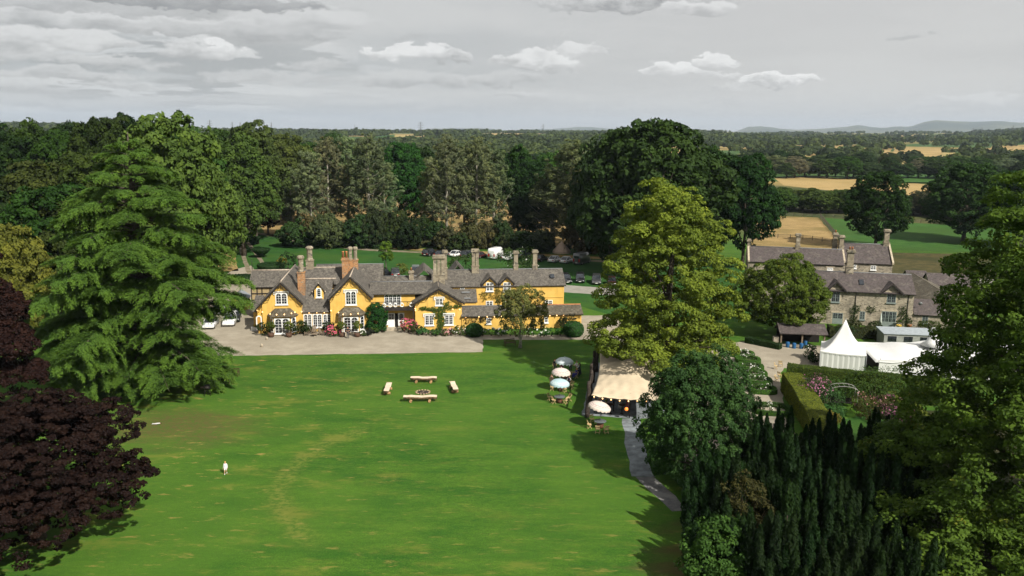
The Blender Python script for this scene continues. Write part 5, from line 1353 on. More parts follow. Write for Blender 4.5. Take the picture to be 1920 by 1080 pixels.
# yew cups of the avenue
def cup(px, py, w, flat_=False, k=0):
    r_ = w / 2
    prof = [(.45, 0), (.62, .5), (r_ * .72, 1.15), (r_, 1.9), (r_ * 1.0, 2.05), (r_ * .6, 2.12), (.05, 2.15)] if not flat_ else [(r_ * .72, 0), (r_ * .95, .7), (r_, 1.15), (r_ * .95, 1.3), (r_ * .5, 1.36), (.05, 1.38)]
    return MB().lathe(prof, 18)
for k, (px, py, w_, fl, lb) in enumerate(((490, 482.5, 4.2, 0, 'nearest tall yew cup right of the avenue'), (475.5, 459, 4.0, 0, 'middle yew cup right of the avenue'), (458.5, 438.5, 4.0, 0, 'yew cup below the copper tree, right of the avenue'), (437.5, 472.5, 4.4, 0, 'largest yew cup left of the avenue'), (433.5, 444.5, 3.0, 0, 'small yew cup at the bend, left of the avenue'), (421, 424, 3.0, 0, 'farthest yew cup at the head of the avenue'), (509, 506, 6.0, 1, 'broad flat-topped yew drum just behind the roofs'), (452, 530, 5.5, 1, 'broad flat-topped yew drum left of the half-timbered wing'))):
    hedge_obj('topiary_yew', cup(px, py, w_, fl), G(px, py), 0, 60, .12, (0.016, 0.045, 0.012), lb, 'topiary', 'clipped yews of the avenue', .04, 140 + k)
plant('shrub', G(540, 508), 2.0, 4.2, (0.018, 0.035, 0.014), 'dark shrub behind the left chimney', None, 0, .1, 'shrub', 420, .16, 151)
plant('shrub', G(528, 500), 1.2, 2.4, (0.16, 0.13, 0.02), 'small golden shrub left of the dark one behind the roofs', None, 0, .1, 'shrub', 300, .14, 152)
plant('shrub', G(865, 512), 3.0, 3.8, (0.035, 0.065, 0.018), 'green shrub behind the long wing between chimneys', None, 0, .1, 'shrub', 500, .2, 153)
plant('shrub', G(968, 511), 4.2, 5.0, (0.034, 0.06, 0.018), 'large round shrub behind the long wing, dotted with white', WHITEFL, 16, .09, 'shrub', 700, .2, 154)
plant('shrub', G(752, 514), 1.6, 2.4, (0.08, 0.10, 0.022), 'yellowish shrub behind the small rear roof', None, 0, .1, 'shrub', 300, .16, 155)
o = make_tree('young_tree', 160, 6.2, 1.5, 80, 40, .16, .45, nl=8, n=12, base=.22, bump=.45, topw=.4); place(o, 'young_tree', G(724, 506), 1, 1, 0, (0.085, 0.15, 0.02), 'slender bright green young tree on the lawn behind the house', first=True)

# garden inside the hedges
GD = [(1520, 758, 2.2, 3.0, (0.045, 0.06, 0.03), MAUVE, 60, 'tall pink-spired shrub inside the left corner of the hedged garden'), (1545, 765, 2.0, 2.4, (0.035, 0.08, 0.025), None, 0, 'blue-green shrub beside the pink spires'),
      (1565, 752, 1.8, 2.6, (0.04, 0.085, 0.02), None, 0, 'leafy green shrub left of the garden arch'), (1640, 758, 3.4, 3.8, (0.042, 0.08, 0.018), None, 0, 'large leafy shrub right of the garden arch'),
      (1632, 782, 2.2, 2.2, (0.07, 0.07, 0.025), PALEPINK, 14, 'brown-tinged shrub with a few pale flowers'), (1668, 778, 1.5, 2.2, (0.05, 0.07, 0.03), MAUVE, 60, 'upper mauve flowering shrub at the right of the hedged garden'),
      (1685, 800, 1.9, 2.3, (0.05, 0.07, 0.03), MAUVE, 70, 'lower mauve flowering shrub at the right of the hedged garden'), (1545, 800, 1.6, 1.5, (0.11, 0.09, 0.02), None, 0, 'yellow and russet fern bed inside the left hedge'),
      (1530, 786, 1.5, 1.6, (0.03, 0.09, 0.022), None, 0, 'fresh green clump inside the left hedge'), (1560, 785, 1.4, 1.3, (0.04, 0.10, 0.03), None, 0, 'green clump by the garden arch'), (1660, 812, 1.3, 1.2, (0.04, 0.09, 0.025), None, 0, 'low green clump at the edge of the small lawn'),
      (1516, 672, 1.0, 1.9, (0.02, 0.045, 0.014), WHITEFL, 8, 'dark potted shrub at the left corner of the peaked marquee'), (1527, 681, .9, 1.5, (0.02, 0.045, 0.014), None, 0, 'dark shrub between the marquee and the tall hedge'),
      (1582, 640, 1.4, 2.2, (0.025, 0.05, 0.02), None, 0, 'dark pointed evergreen behind the peaked marquee'), (1600, 618, 1.2, 1.6, (0.04, 0.05, 0.02), None, 0, 'brown-green shrub at the foot of the stone house'), (1640, 616, 1.0, 1.2, (0.035, 0.05, 0.02), None, 0, 'low shrub left of the wide garden doors'), (1740, 622, 1.6, 1.6, (0.05, 0.075, 0.02), None, 0, 'yellow-green shrub before the low stone wing')]
for k, (px, py, r_, h_, col, fm, fn, lb) in enumerate(GD):
    plant('shrub', G(px, py), r_, h_, col, lb, fm, fn, .06, 'shrub', int(520 * max(1, r_)), .09, 170 + k, fl_top=.5)
ar = empty('garden_arch', G(1581, 766), R(-10), 1, 'thin metal arch over a dark seat in the hedged garden', 'arch')
fr_ = MB()
for y in (0, 1.2):
    for x in (-1.4, 1.4): fr_.tube([(x, y, 0), (x, y, 2.1)], .03, 5)
    fr_.tube([(1.4 * math.cos(math.pi * j / 8), y, 2.1 + .45 * math.sin(math.pi * j / 8)) for j in range(9)], .03, 5)
for j in range(1, 8): fr_.tube([(1.4 * math.cos(math.pi * j / 8), 0, 2.1 + .45 * math.sin(math.pi * j / 8)), (1.4 * math.cos(math.pi * j / 8), 1.2, 2.1 + .45 * math.sin(math.pi * j / 8))], .02, 4)
fr_.build('frame', plain('grey_metal', (.30, .29, .27), .5), ar); MB().box(-1.1, .6, .4, 1.1, 1.1, .47).box(-1.1, 1.1, .47, 1.1, 1.15, .95).build('seat', BLACK, ar)

# columnar yews at the lower right
def yew(seed, ns):
    rng = np.random.default_rng(seed); root = empty('yew_tree'); P, N, S, AX, TI = [], [], [], [], []; tb = MB()
    for k in range(ns):
        a = k * 2.4; rr = .55 * math.sqrt(k) * rng.uniform(.8, 1.2); x, y = rr * math.cos(a), rr * math.sin(a)
        h = rng.uniform(6.4, 8.4) * (1 - .07 * rr); r_ = rng.uniform(.34, .52); lean = np.array([x, y, 0]) * .09
        m = 1500; f = rng.random(m) ** .85; z = f * h
        w = r_ * np.clip(np.sin(np.pi * np.clip(f * .80 + .2, 0, 1)) ** .6, .03, 1) * (1 + .30 * np.sin(z * 4.5 + k) * rng.random(m)); th = rng.uniform(0, 6.28, m)
        rad_ = np.stack([np.cos(th), np.sin(th), np.zeros(m)], 1)
        P.append(np.array([x, y, 0]) + rad_ * (w * rng.uniform(.75, 1.1, m))[:, None] + np.stack([np.zeros(m), np.zeros(m), z], 1) + lean * (f * h * .35)[:, None])
        N.append(unit(rad_ + rng.normal(size=(m, 3)) * .4 + np.array([0, 0, .25]))); S.append(rng.uniform(.10, .2, m)); AX.append(unit(np.array([0, 0, 1.]) + rad_ * .4 + rng.normal(size=(m, 3)) * .25))
        TI.append(np.clip(.25 + .5 * f + rng.normal(size=m) * .18 + rng.uniform(-.15, .15), 0, 1)); tb.tube([(x * .5, y * .5, 0), (x + lean[0] * h * .3, y + lean[1] * h * .3, h * .8)], [.1, .02], 5)
    P, N, S, AX, TI = map(np.concatenate, (P, N, S, AX, TI))
    link('crown', leafmesh('crown', rng, P, N, S, TI, .42, AX), LEAF, root); tb.build('trunk', BARK, root); return root
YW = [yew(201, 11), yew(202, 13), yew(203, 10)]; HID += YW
rnd = random.Random(12); ysp = []
for d_, pxs in ((62.5, (1400, 1452, 1503, 1556, 1606, 1650, 1688)), (58, (1345, 1420, 1478, 1530, 1585, 1634, 1680)), (54, (1318, 1380, 1440, 1500, 1560, 1622, 1680)), (50, (1330, 1400, 1470, 1545, 1620)), (46.5, (1440, 1525, 1610, 1700)), (43, (1490, 1590, 1690))):
    for px in pxs: ysp.append((px + rnd.uniform(-8, 8), d_ + rnd.uniform(-1, 1)))
rows_ = {}
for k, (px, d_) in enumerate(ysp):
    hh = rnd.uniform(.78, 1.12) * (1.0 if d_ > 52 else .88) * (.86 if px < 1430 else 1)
    o = put(YW, k, 'yew_tree', px, d_, 8.0 * hh, 1.25, 8.0, 1.25, (0.010, 0.024, 0.0075), 'dark columnar yew ' + ('in the back row' if d_ > 60.5 else 'in the second row' if d_ > 56 else 'in the third row' if d_ > 52 else 'in the fourth row' if d_ > 48 else 'in the front rows') + f', {"left" if px < 1430 else "middle left" if px < 1520 else "middle" if px < 1600 else "right"} of the clump', 'clump of columnar yews')  # foliage colour sunk near black in place of the lime's cast shade
t = make_tree('bush', 210, 5, 2.6, 200, 60, .12, .6, n=16, base=0, low=.9, bump=.4, nl=6); place(t, 'bush', AT(1350, 49), .95, 1.0, 0, (0.040, 0.088, 0.018), 'bright green rounded bush at the foot of the yews', cat='bush', first=True)
# dead twiggy yew
t = make_tree('dead_bush', 211, 7.5, 1.9, 150, 26, .10, .55, n=12, base=.3, low=.9, bump=.45, nl=40, bark=plain('dead_twigs', (.07, .05, .028))); place(t, 'dead_bush', AT(1392, 51.5), .75, .9, 0, (0.042, 0.042, 0.015), 'half-dead brown twiggy bush among the left yews', cat='bush', first=True)
for k in HID:
    if 'label' not in k: 
        for c_ in list(k.children): bpy.data.objects.remove(c_)
        bpy.data.objects.remove(k)
# ================================================================== TENTS AND FURNITURE
CANVAS = plain('beige_canvas', (0.52, 0.43, 0.305), .8, .08, .8)
TENTW = plain('white_pvc', (0.66, 0.66, 0.645), .55, .04, .8)
def cloth(name, fn, nu, nv, mat, parent, th=.03):
    vs = [fn(i / nu, j / nv) for j in range(nv + 1) for i in range(nu + 1)]
    n = nu + 1; top = len(vs)
    vs2 = [(p[0], p[1], p[2] - th) for p in vs]
    fs = [(j * n + i, j * n + i + 1, (j + 1) * n + i + 1, (j + 1) * n + i) for j in range(nv) for i in range(nu)]
    fs2 = [tuple(top + q for q in f[::-1]) for f in fs]
    edge = [j for j in range(n)] + [k * n + nu for k in range(1, nv + 1)] + [nv * n + i for i in range(nu - 1, -1, -1)] + [k * n for k in range(nv - 1, 0, -1)]
    fe = [(edge[k], top + edge[k], top + edge[(k + 1) % len(edge)], edge[(k + 1) % len(edge)]) for k in range(len(edge))]
    me = bpy.data.meshes.new(name); me.from_pydata([tuple(v) for v in vs] + vs2, [], fs + fs2 + fe)
    me.polygons.foreach_set('use_smooth', [True] * (len(fs) * 2) + [False] * len(fe)); me.update()
    return link(name, me, mat, parent)
FL, FR_, BL, BR = G(1109, 741, 2.9), G(1236, 751, 2.7), G(1124, 655, 3.7), G(1240, 664, 3.4)
st = empty('stretch_tent', (0, 0, 0), 0, 1, 'beige stretch canvas tent on rough tree-trunk posts with guests below', 'tent')
def tf(u, v):
    p = FL.lerp(FR_, u).lerp(BL.lerp(BR, u), v)
    ed = 4 * u * (1 - u) * 4 * v * (1 - v)
    pk = math.exp(-((u - .62) ** 2 + (v - .55) ** 2) * 10) * .9
    sag = -.35 * (4 * u * (1 - u)) * (1 - v) ** 3 - .3 * 4 * v * (1 - v) * (1 - u) ** 4
    inward = .35 * 4 * v * (1 - v) * (1 - u) ** 6
    wr = .035 * math.sin(u * 40 + v * 13) * (1 - v) ** 2 + .03 * math.sin((u - v) * 30) * (1 - u)
    return (p.x + inward, p.y + .5 * 4 * u * (1 - u) * (1 - v) ** 6, p.z + .35 * ed + pk + sag + wr)
cloth('canopy', tf, 36, 36, CANVAS, st)
def rough_post(p0, p1, r0, r1, seed, name='post', parent=st, mat=None):
    rnd = random.Random(seed); n = 7; pts = [Vector(p0).lerp(Vector(p1), k / n) + Vector((rnd.uniform(-.07, .07), rnd.uniform(-.07, .07), 0)) * (0 < k < n) for k in range(n + 1)]
    return MB().tube(pts, [r0 + (r1 - r0) * k / n + rnd.uniform(-.03, .03) for k in range(n + 1)], 8).build(name, mat or plain('dark_trunk', (.045, .034, .028), .9, .4, 5), parent)
DT = plain('dark_trunk_wood', (.045, .034, .028), .9, .4, 5)
a0 = G(1101, 781)
for k, (px, py, hh) in enumerate(((1101, 782, 3.9), (1106, 752, 3.6), (1106, 735, 3.4), (1111, 717, 3.9), (1118, 697, 4.6))):
    g = G(px, py); rough_post(g, g + Vector((.12, .2, hh)), .27, .17, k, mat=DT)
b = MB(); g = G(1118, 697); b.tube([g + Vector((.12, .2, 4.5)), g + Vector((.2, .3, 5.1)), g + Vector((.55, .5, 5.35)), g + Vector((.8, .5, 5.3))], [.16, .13, .1, .05], 7); b.build('crooked_branch', plain('bleached_wood', (.32, .28, .24), .8, .3), st)
for k in range(4): # cross rails between the posts
    a = G(*((1101, 782), (1106, 752), (1106, 735), (1111, 717))[k]); c_ = G(*((1106, 752), (1106, 735), (1111, 717), (1118, 697))[k])
    MB().tube([a + Vector((.1, .15, 3.0)), c_ + Vector((.1, .15, 3.1))], .09, 6).build('rail', DT, st)
    MB().tube([a + Vector((.05, .1, .9)), c_ + Vector((.05, .1, .95))], .05, 6).build('rail', DT, st)
for (px, py, hh) in ((1180, 784, 2.8), (1232, 786, 2.6), (1238, 700, 3.3), (1175, 740, 4.2)):
    g = G(px, py); MB().tube([g, g + Vector((0, 0, hh))], .06, 6).build('pole', BLACK, st)
for k in range(8):
    u = .04 + k * .13; p = tf(u, 0); MB().lathe([(.03, .08), (.07, .02), (.075, -.03), (.03, -.08)], 6, (p[0], p[1] - .03, p[2] - .16)).build('light_bulb', WARM, st)
g = G(1174.5, 767, 1.2); MB().lathe([(.03, -.2), (.17, -.12), (.2, 0), (.17, .12), (.03, .2)], 10, (g.x, g.y, 1.2)).build('lantern', plain('orange_lamp', (.8, .25, .05), .4, .1, 3, .3, 0, ((1, .25, .04), .8)), st)

# white marquees
def peaked(corners, ez, pk, label, mat=TENTW, walls=True):
    c_ = sum((Vector(p[:2]) for p in corners), Vector((0, 0))) / 4
    root = empty('marquee', (c_.x, c_.y, 0), 0, 1, label, 'marquee')
    P = [Vector(p[:2]) - c_ for p in corners]   # ccw
    vs, fs = [], []; n = 8; per = []
    for i in range(4):
        for j in range(n): per.append((P[i].lerp(P[(i + 1) % 4], j / n), 4 * (j / n) * (1 - j / n)))
    rings = 9
    for q in range(rings):
        t = q / (rings - 1)
        zz = ez + (pk - ez) * (t ** 1.9)
        for p, e in per: vs.append((p.x * (1 - t * .985), p.y * (1 - t * .985), zz - .12 * e * (1 - t)))
    m = len(per)
    for q in range(rings - 1):
        for i in range(m): fs.append((q * m + i, q * m + (i + 1) % m, (q + 1) * m + (i + 1) % m, (q + 1) * m + i))
    fs.append(tuple((rings - 1) * m + i for i in range(m)))
    MB().add(vs, fs, True).build('roof', mat, root)
    MB().tube([(0, 0, 0), (0, 0, pk + .25)], .04, 6).build('pole', LEAD, root)
    if walls:
        for i in range(4):
            a, b = P[i] * .985, P[(i + 1) % 4] * .985; k = 26; vv = []
            nrm = Vector(((b - a).y, -(b - a).x)).normalized()
            if i == 3: b = a.lerp(b, .62)          # doorway
            for j in range(k + 1):
                p = a.lerp(b, j / k) + nrm * (.02 * math.sin(j * 2.1)); vv += [(p.x, p.y, .02), (p.x, p.y, ez - .12)]
            w = MB().add(vv, [(2 * j, 2 * j + 2, 2 * j + 3, 2 * j + 1) for j in range(k)], False)
            w.build('side_wall', TENTW, root)
        for p in P: MB().tube([(p.x, p.y, 0), (p.x, p.y, ez)], .05, 6).build('post', LEAD, root)
        vv = MB()
        for i in range(4):
            a, b = P[i], P[(i + 1) % 4]; 
            for j in range(24):
                q0, q1 = a.lerp(b, j / 24), a.lerp(b, (j + 1) / 24); md = (q0 + q1) / 2; f0, f1 = 4 * j / 24 * (1 - j / 24), 4 * (j + 1) / 24 * (1 - (j + 1) / 24)
                vv.add([(q0.x, q0.y, ez - .12 * f0), (q1.x, q1.y, ez - .12 * f1), (q1.x, q1.y, ez - .12 * f1 - .12), (md.x, md.y, ez - .22 - .12 * f0), (q0.x, q0.y, ez - .12 * f0 - .12)], [(0, 4, 3, 2, 1)])
        vv.build('valance', TENTW, root)
    return root
E1, E2 = G(1538, 658, 2.5), G(1625, 667, 2.5); wd_ = (E2 - E1).length; dn = Vector((-(E2 - E1).y, (E2 - E1).x, 0)).normalized()
pc = G(1581.5, 606, 6.2)
peaked([E1, E2, E2 + dn * wd_, E1 + dn * wd_], 2.5, 6.3, 'white marquee with one tall pointed peak beside the gravel yard')
# long marquee, white with two low spans, mostly behind the lime
mf = Frame(G(1634, 706), -6)
mq = empty('marquee', mf.o, mf.a, 1, 'long low white marquee half hidden by the lime at the right', 'marquee')
MD = 9.0
def mroof(u, v):
    x = .3 + 27 * u; y = MD * v
    return (x, y, 2.3 + (.25 + 1.0 * smooth(0, .35, u)) * math.sin(math.pi * v) ** .8 + .10 * math.cos(u * 6 * 2 * math.pi) - .5 * (1 - u) ** 6)
cloth('roof', mroof, 40, 16, TENTW, mq)
w_ = MB()
for (x0, x1) in ((.8, 26.5),): w_.box(x0, .1, 0, x1, .16, 2.2).box(x0, MD - .2, 0, x1, MD - .14, 2.2)
w_.build('side_wall', TENTW, mq)
for k in range(6): MB().tube([(1 + k * 5., .3, 0), (1 + k * 5., .3, 2.3)], .05, 6).build('pole', LEAD, mq)
pkc = G(1752, 650, 2.0)
MB().lathe([(1.5, 3.4), (.75, 4.0), (.42, 4.9), (.30, 5.7), (.05, 5.75)], 10, (mf.ex.dot(G(1752, 615, 5.7) - mf.o), mf.ey.dot(G(1752, 615, 5.7) - mf.o), 0)).build('peak', TENTW, mq)
# grey catering cabin
cf = Frame(G(1656, 650), -7); cw = (G(1752, 655) - G(1656, 650)).length
cab = empty('catering_cabin', cf.o, cf.a, 1, 'long grey flat-roofed cabin behind the white marquees', 'cabin')
MB().box(0, 0, 0, cw, 3.2, 1.9).build('wall', plain('grey_panel', (.28, .29, .27), .6), cab)
MB().hull8([(-.15, -.15, 1.903), (cw + .1, -.15, 1.903), (cw + .1, 3.4, 1.903), (-.15, 3.4, 1.903)], [(-.15, -.15, 1.98), (cw + .1, -.15, 1.98), (cw + .1, 3.4, 2.2), (-.15, 3.4, 2.2)]).build('roof', plain('grey_sheet', (.30, .335, .36), .45), cab)
for k in range(3): MB().box(.5 + k * 2.2, -.03, .8, 1.7 + k * 2.2, -.002, 1.6).build('window', GLASS, cab)

def prop(name, mb, mat, loc, rz, label, cat, group=None):
    o = mb.build(name, mat); o.location = loc; o.rotation_euler = (0, 0, rz); return tag(o, label, cat, group)
# parasol tables
def scallop(r, h, n=16, seg=4, tilt=0):
    mb = MB(); m = n * seg; vs = []; rings = ((.02, 0), (.35, -.06), (.7, -.24), (.92, -.48), (1.0, -.62), (1.005, -.80))
    for q, (f, z) in enumerate(rings):
        for k in range(m):
            a = 2 * math.pi * k / m; sc_ = abs(math.sin(a * n / 2)); 
            rr = r * f * (1 + (.02 * sc_ if q > 1 else 0)); zz = z * h / .8 - (0.10 * sc_ if q == len(rings) - 1 else 0)
            vs.append((rr * math.cos(a), rr * math.sin(a), zz))
    fs = [(q * m + k, q * m + (k + 1) % m, (q + 1) * m + (k + 1) % m, (q + 1) * m + k) for q in range(len(rings) - 1) for k in range(m)]
    fs = [f[::-1] for f in fs]; mb.add(vs, fs, True); mb.lathe([(.04, 0), (.05, .08), (.02, .16)], 6); return mb
def parasol_mat(name, ca, cb):
    m, T = material(name); o = T.obj(); x, y, z = T.sep(o)
    rr = T.vm('LENGTH', T.comb(x, y, 0)); an = T.m('ARCTAN2', y, x)
    zig = T.m('ABSOLUTE', T.m('SINE', T.m('MULTIPLY', an, 8.0)))
    band = T.m('MULTIPLY', T.m('GREATER_THAN', rr, T.m('ADD', .72, T.m('MULTIPLY', zig, .14))), T.m('LESS_THAN', rr, T.m('ADD', .79, T.m('MULTIPLY', zig, .14))))
    band = T.m('MAXIMUM', band, T.m('MULTIPLY', T.m('GREATER_THAN', rr, 1.0), T.m('LESS_THAN', rr, 1.035)))
    finish(T, T.mix(T.m('MULTIPLY', band, .8), ca, cb), .8); return m
PAR = [parasol_mat('pale_blue_parasol', (.50, .58, .60), (.64, .66, .66)), parasol_mat('pink_patterned_parasol', (.60, .52, .47), (.34, .20, .21)), parasol_mat('blue_fringed_parasol', (.36, .49, .52), (.60, .64, .63)), parasol_mat('cream_patterned_parasol', (.60, .51, .45), (.28, .18, .20))]
BARREL = plain('table_barrel', (.13, .055, .03), .7, .3, 4); TTOP = plain('table_top', (.10, .115, .12), .4, .2)
tabs = [(1058, 711, 675, 0), (1051.5, 733, 696, 1), (1049, 755, 718, 2), (1125, 802, 766, 3)]
tl = ('round barrel table under the palest parasol, farthest', 'round barrel table under the pink patterned parasol', 'round barrel table below the blue parasol among empty chairs', 'round barrel table under the parasol at the tent corner')
ul = ('pale bluish-white parasol, farthest of the three in a row', 'pink patterned parasol between two bluish ones', 'pale blue fringed parasol, nearest of the three in a row', 'tilted cream patterned parasol at the tent corner')
for k, (px, py, cy, mi) in enumerate(tabs):
    g = G(px, py); t_ = empty('round_table', g, 0, 1, tl[k], 'table', 'tables on the lawn')
    MB().lathe([(.32, 0), (.38, .25), (.38, .45), (.32, .70)], 12).build('barrel', BARREL, t_)
    MB().lathe([(.62, .703), (.64, .72), (.64, .745), (.62, .76)], 20).build('tabletop', TTOP, t_)
    u_ = empty('parasol', g + Vector((0, 0, .0)), 0, 1, ul[k], 'parasol', 'parasols on the lawn')
    MB().tube([(0, 0, .762), (0, 0, 2.75)], .025, 6).build('pole', plain('pole_paint', (.2, .2, .2)), u_)
    c_ = scallop(1.08 if k < 3 else 1.15, .62).build('canopy', PAR[mi], u_); c_.location = (0, 0, 2.78); c_.rotation_euler = (0, R(12 if k == 3 else 2), 0)

# folding chairs
def chair_parts(root, mat=PALEWOOD):
    w = .21
    MB().box(-w, -.2, .43, w, .2, .46).build('seat', mat, root)
    b = MB()
    for x in (-w, w - .035): b.add([(x, .18, .0), (x + .035, .18, .0), (x + .035, .22, .0), (x, .22, .0), (x, -.21, .43), (x + .035, -.21, .43), (x + .035, -.17, .43), (x, -.17, .43)], [(3, 2, 1, 0), (4, 5, 6, 7), (0, 1, 5, 4), (1, 2, 6, 5), (2, 3, 7, 6), (3, 0, 4, 7)])
    b.box(-w, .17, .12, w, .2, .15).build('rear_legs', mat, root)
    b = MB()
    for x in (-w - .036, w + .001): b.add([(x, -.24, 0), (x + .035, -.24, 0), (x + .035, -.2, 0), (x, -.2, 0), (x, .2, .86), (x + .035, .2, .86), (x + .035, .24, .86), (x, .24, .86)], [(3, 2, 1, 0), (4, 5, 6, 7), (0, 1, 5, 4), (1, 2, 6, 5), (2, 3, 7, 6), (3, 0, 4, 7)])
    b.build('front_legs', mat, root)
    MB().box(-w, .19, .72, w, .22, .86).box(-w, .16, .60, w, .185, .66).build('backrest', mat, root)
ch0 = empty('folding_chair'); chair_parts(ch0); first_ = [True]
def chair(px, py, face, label, group='folding chairs by the parasols', col=None):
    o = ch0 if first_[0] else copy_tree(ch0); first_[0] = False
    o.name = 'folding_chair'; o.location = G(px, py) if not isinstance(px, Vector) else px; o.rotation_euler = (0, 0, face)
    for k in ('label', 'category', 'group'):
        if k in o: del o[k]
    return tag(o, label, 'chair', group)
def facing(p, q):   # chair front is -y local
    d_ = q - p; return math.atan2(d_.y, d_.x) + math.pi / 2
CH = [(1030, 751, 2, 'pale folding chair, left of the lowest parasol in the row, further back'), (1037.5, 756.5, 2, 'pale folding chair at the front left of the bare barrel table'), (1060, 757.5, 2, 'pale folding chair at the front right of the bare barrel table'), (1067, 752, 2, 'pale folding chair turned away at the right of the bare barrel table'),
      (1104.5, 803, 3, 'pale folding chair at the left of the tent corner table'), (1110, 793, 3, 'pale folding chair behind the tent corner table beside the trunk post'), (1120.5, 812, 3, 'pale folding chair in front of the tent corner table, left one'), (1136.5, 812.5, 3, 'pale folding chair in front of the tent corner table, right one'),
      (1035, 732, 1, 'pale folding chair at the lower left of the blue parasol'), (1058.5, 735.5, 1, 'pale folding chair in front of the middle table'), (1072, 728, 1, 'pale folding chair right of the middle table, turned sideways'),
      (1080, 709, 0, 'pale folding chair carrying the guest in blue'), (1069, 709, 0, 'pale folding chair in front of the farthest table'), (1040, 692, 0, 'pale folding chair below the guest in the black jacket'), (1066.5, 724, 1, 'pale folding chair of the waistcoated guest at the middle table'), (1034, 722, 1, 'pale folding chair of the woman at the middle table'), (1053, 694, 0, 'pale folding chair behind the farthest table')]
for px, py, ti, lb in CH:
    p = G(px, py); q = G(tabs[ti][0], tabs[ti][1]); chair(px, py, facing(p, q), lb)
for k, (px, py) in enumerate(((1454, 692), (1463, 688), (1455, 716), (1461, 709))):
    chair(px, py, (1.2, 2.6, .9, 2.2)[k], 'pale folding chair on the gravel beside the tall hedge, ' + ('left of the far pair', 'right of the far pair', 'nearest one', 'partly behind the hedge corner')[k], 'chairs on the gravel yard')

# log benches round the fire pit
def log_bench(p, ln, ang, label, seed):
    root = empty('log_bench', p, ang, 1, label, 'bench', 'half-log benches round the fire pit'); rnd = random.Random(seed); mb = MB(); n = 9; vs = []; fs = []; m = 7
    for i in range(n + 1):
        x = -ln / 2 + ln * i / n; r_ = .31 + rnd.uniform(-.03, .03); dz_ = rnd.uniform(-.02, .02) + (.03 * math.sin(i))
        for k in range(m + 1):
            a = math.pi + math.pi * k / m; vs.append((x, r_ * math.cos(a), .62 + dz_ + r_ * 1.15 * math.sin(a)))
        
    c_ = m + 1
    for i in range(n):
        for k in range(m): fs.append((i * c_ + k, i * c_ + k + 1, (i + 1) * c_ + k + 1, (i + 1) * c_ + k))
    fs.append(tuple(range(c_))[::-1]); fs.append(tuple(n * c_ + k for k in range(c_)))
    mb.add(vs, fs, True); mb.build('log', plain('log_bark', (.20, .13, .075), .85, .45, 4), root)
    tp = MB(); vs = []
    for i in range(n + 1):
        a, b = i * c_, i * c_ + m
        vs += [(mb.v[a][0], mb.v[a][1], mb.v[a][2] + .003), (mb.v[b][0], mb.v[b][1], mb.v[b][2] + .003)]
    v2 = [(x, y, z + .04) for x, y, z in vs]; k0 = len(vs); f2 = []
    for i in range(n): f2 += [(2 * i, 2 * i + 1, 2 * i + 3, 2 * i + 2)[::-1], tuple(k0 + q for q in (2 * i, 2 * i + 1, 2 * i + 3, 2 * i + 2)), (2 * i, 2 * i + 2, k0 + 2 * i + 2, k0 + 2 * i), (2 * i + 1, k0 + 2 * i + 1, k0 + 2 * i + 3, 2 * i + 3)]
    f2 += [(0, k0, k0 + 1, 1), (2 * n, 2 * n + 1, k0 + 2 * n + 1, k0 + 2 * n)]
    tp.add(vs + v2, f2).build('seat', plain('sawn_wood', (.62, .50, .37), .7, .12, 5), root)
    for s in (-1, 1): MB().tube([(s * ln * .28, -.38, .15), (s * ln * .28, .38, .15)], .16, 8).build('leg', plain('log_end', (.36, .21, .10), .8, .3), root)
log_bench(G(794.5, 717), 3.15, R(1), 'knobbly log bench on the far side of the fire pit', 1); log_bench(G(788, 753), 3.75, R(3), 'longest log bench, nearest side of the fire pit', 2)
log_bench(G(727.5, 735), 3.0, R(92), 'log bench on the left of the fire pit, seen end-on', 3); log_bench(G(851, 732), 3.0, R(103), 'log bench on the right of the fire pit, seen end-on', 4)
fp = empty('fire_pit', G(793, 736), 0, 1, 'ring of stones with charred logs between the four log benches', 'fire pit')
ASH = plain('ash', (.045, .035, .03), .95, .5, 6); PST = plain('pit_stone', (.33, .24, .15), .85, .35, 6)
MB().lathe([(.72, .0), (.70, .03), (.05, .035)], 20).build('ash_bed', ASH, fp)
for k in range(14):
    a = k * 2 * math.pi / 14; MB().lathe([(.08, 0), (.14, .05), (.1, .12), (.02, .14)], 6, (.78 * math.cos(a), .78 * math.sin(a), 0)).build('stone', PST, fp)
for k in range(5): 
    a = k * 1.3; MB().tube([(.45 * math.cos(a), .45 * math.sin(a), .06), (-.4 * math.cos(a + .3), -.4 * math.sin(a + .3), .12)], .05, 6).build('charred_log', WOOD if k % 2 else ASH, fp)

def garden_bench(px, py, ang, label, ln=1.6, mat=REDWOOD):
    root = empty('garden_bench', G(px, py), ang, 1, label, 'bench', 'wooden garden benches')
    s = MB()
    for k in range(4): s.box(-ln / 2, -.24 + k * .12, .42, ln / 2, -.15 + k * .12, .45)
    s.build('seat', mat, root)
    b = MB().box(-ln / 2, .25, .86, ln / 2, .3, .93).box(-ln / 2, .25, .5, ln / 2, .29, .56)
    n = 14
    for k in range(n): x = -ln / 2 + .05 + (ln - .1) * k / (n - 1); b.box(x - .02, .26, .56, x + .02, .285, .86)
    b.build('backrest', mat, root)
    for x in (-ln / 2, ln / 2 - .06):
        MB().box(x, -.26, 0, x + .06, -.2, .62).build('leg', mat, root); MB().box(x, .25, 0, x + .06, .31, .95).build('leg', mat, root); MB().box(x, -.3, .62, x + .06, .25, .67).build('armrest', mat, root)
    return root
garden_bench(956, 648, R(24), 'brown slatted bench at the foot of the thin grey-green tree')
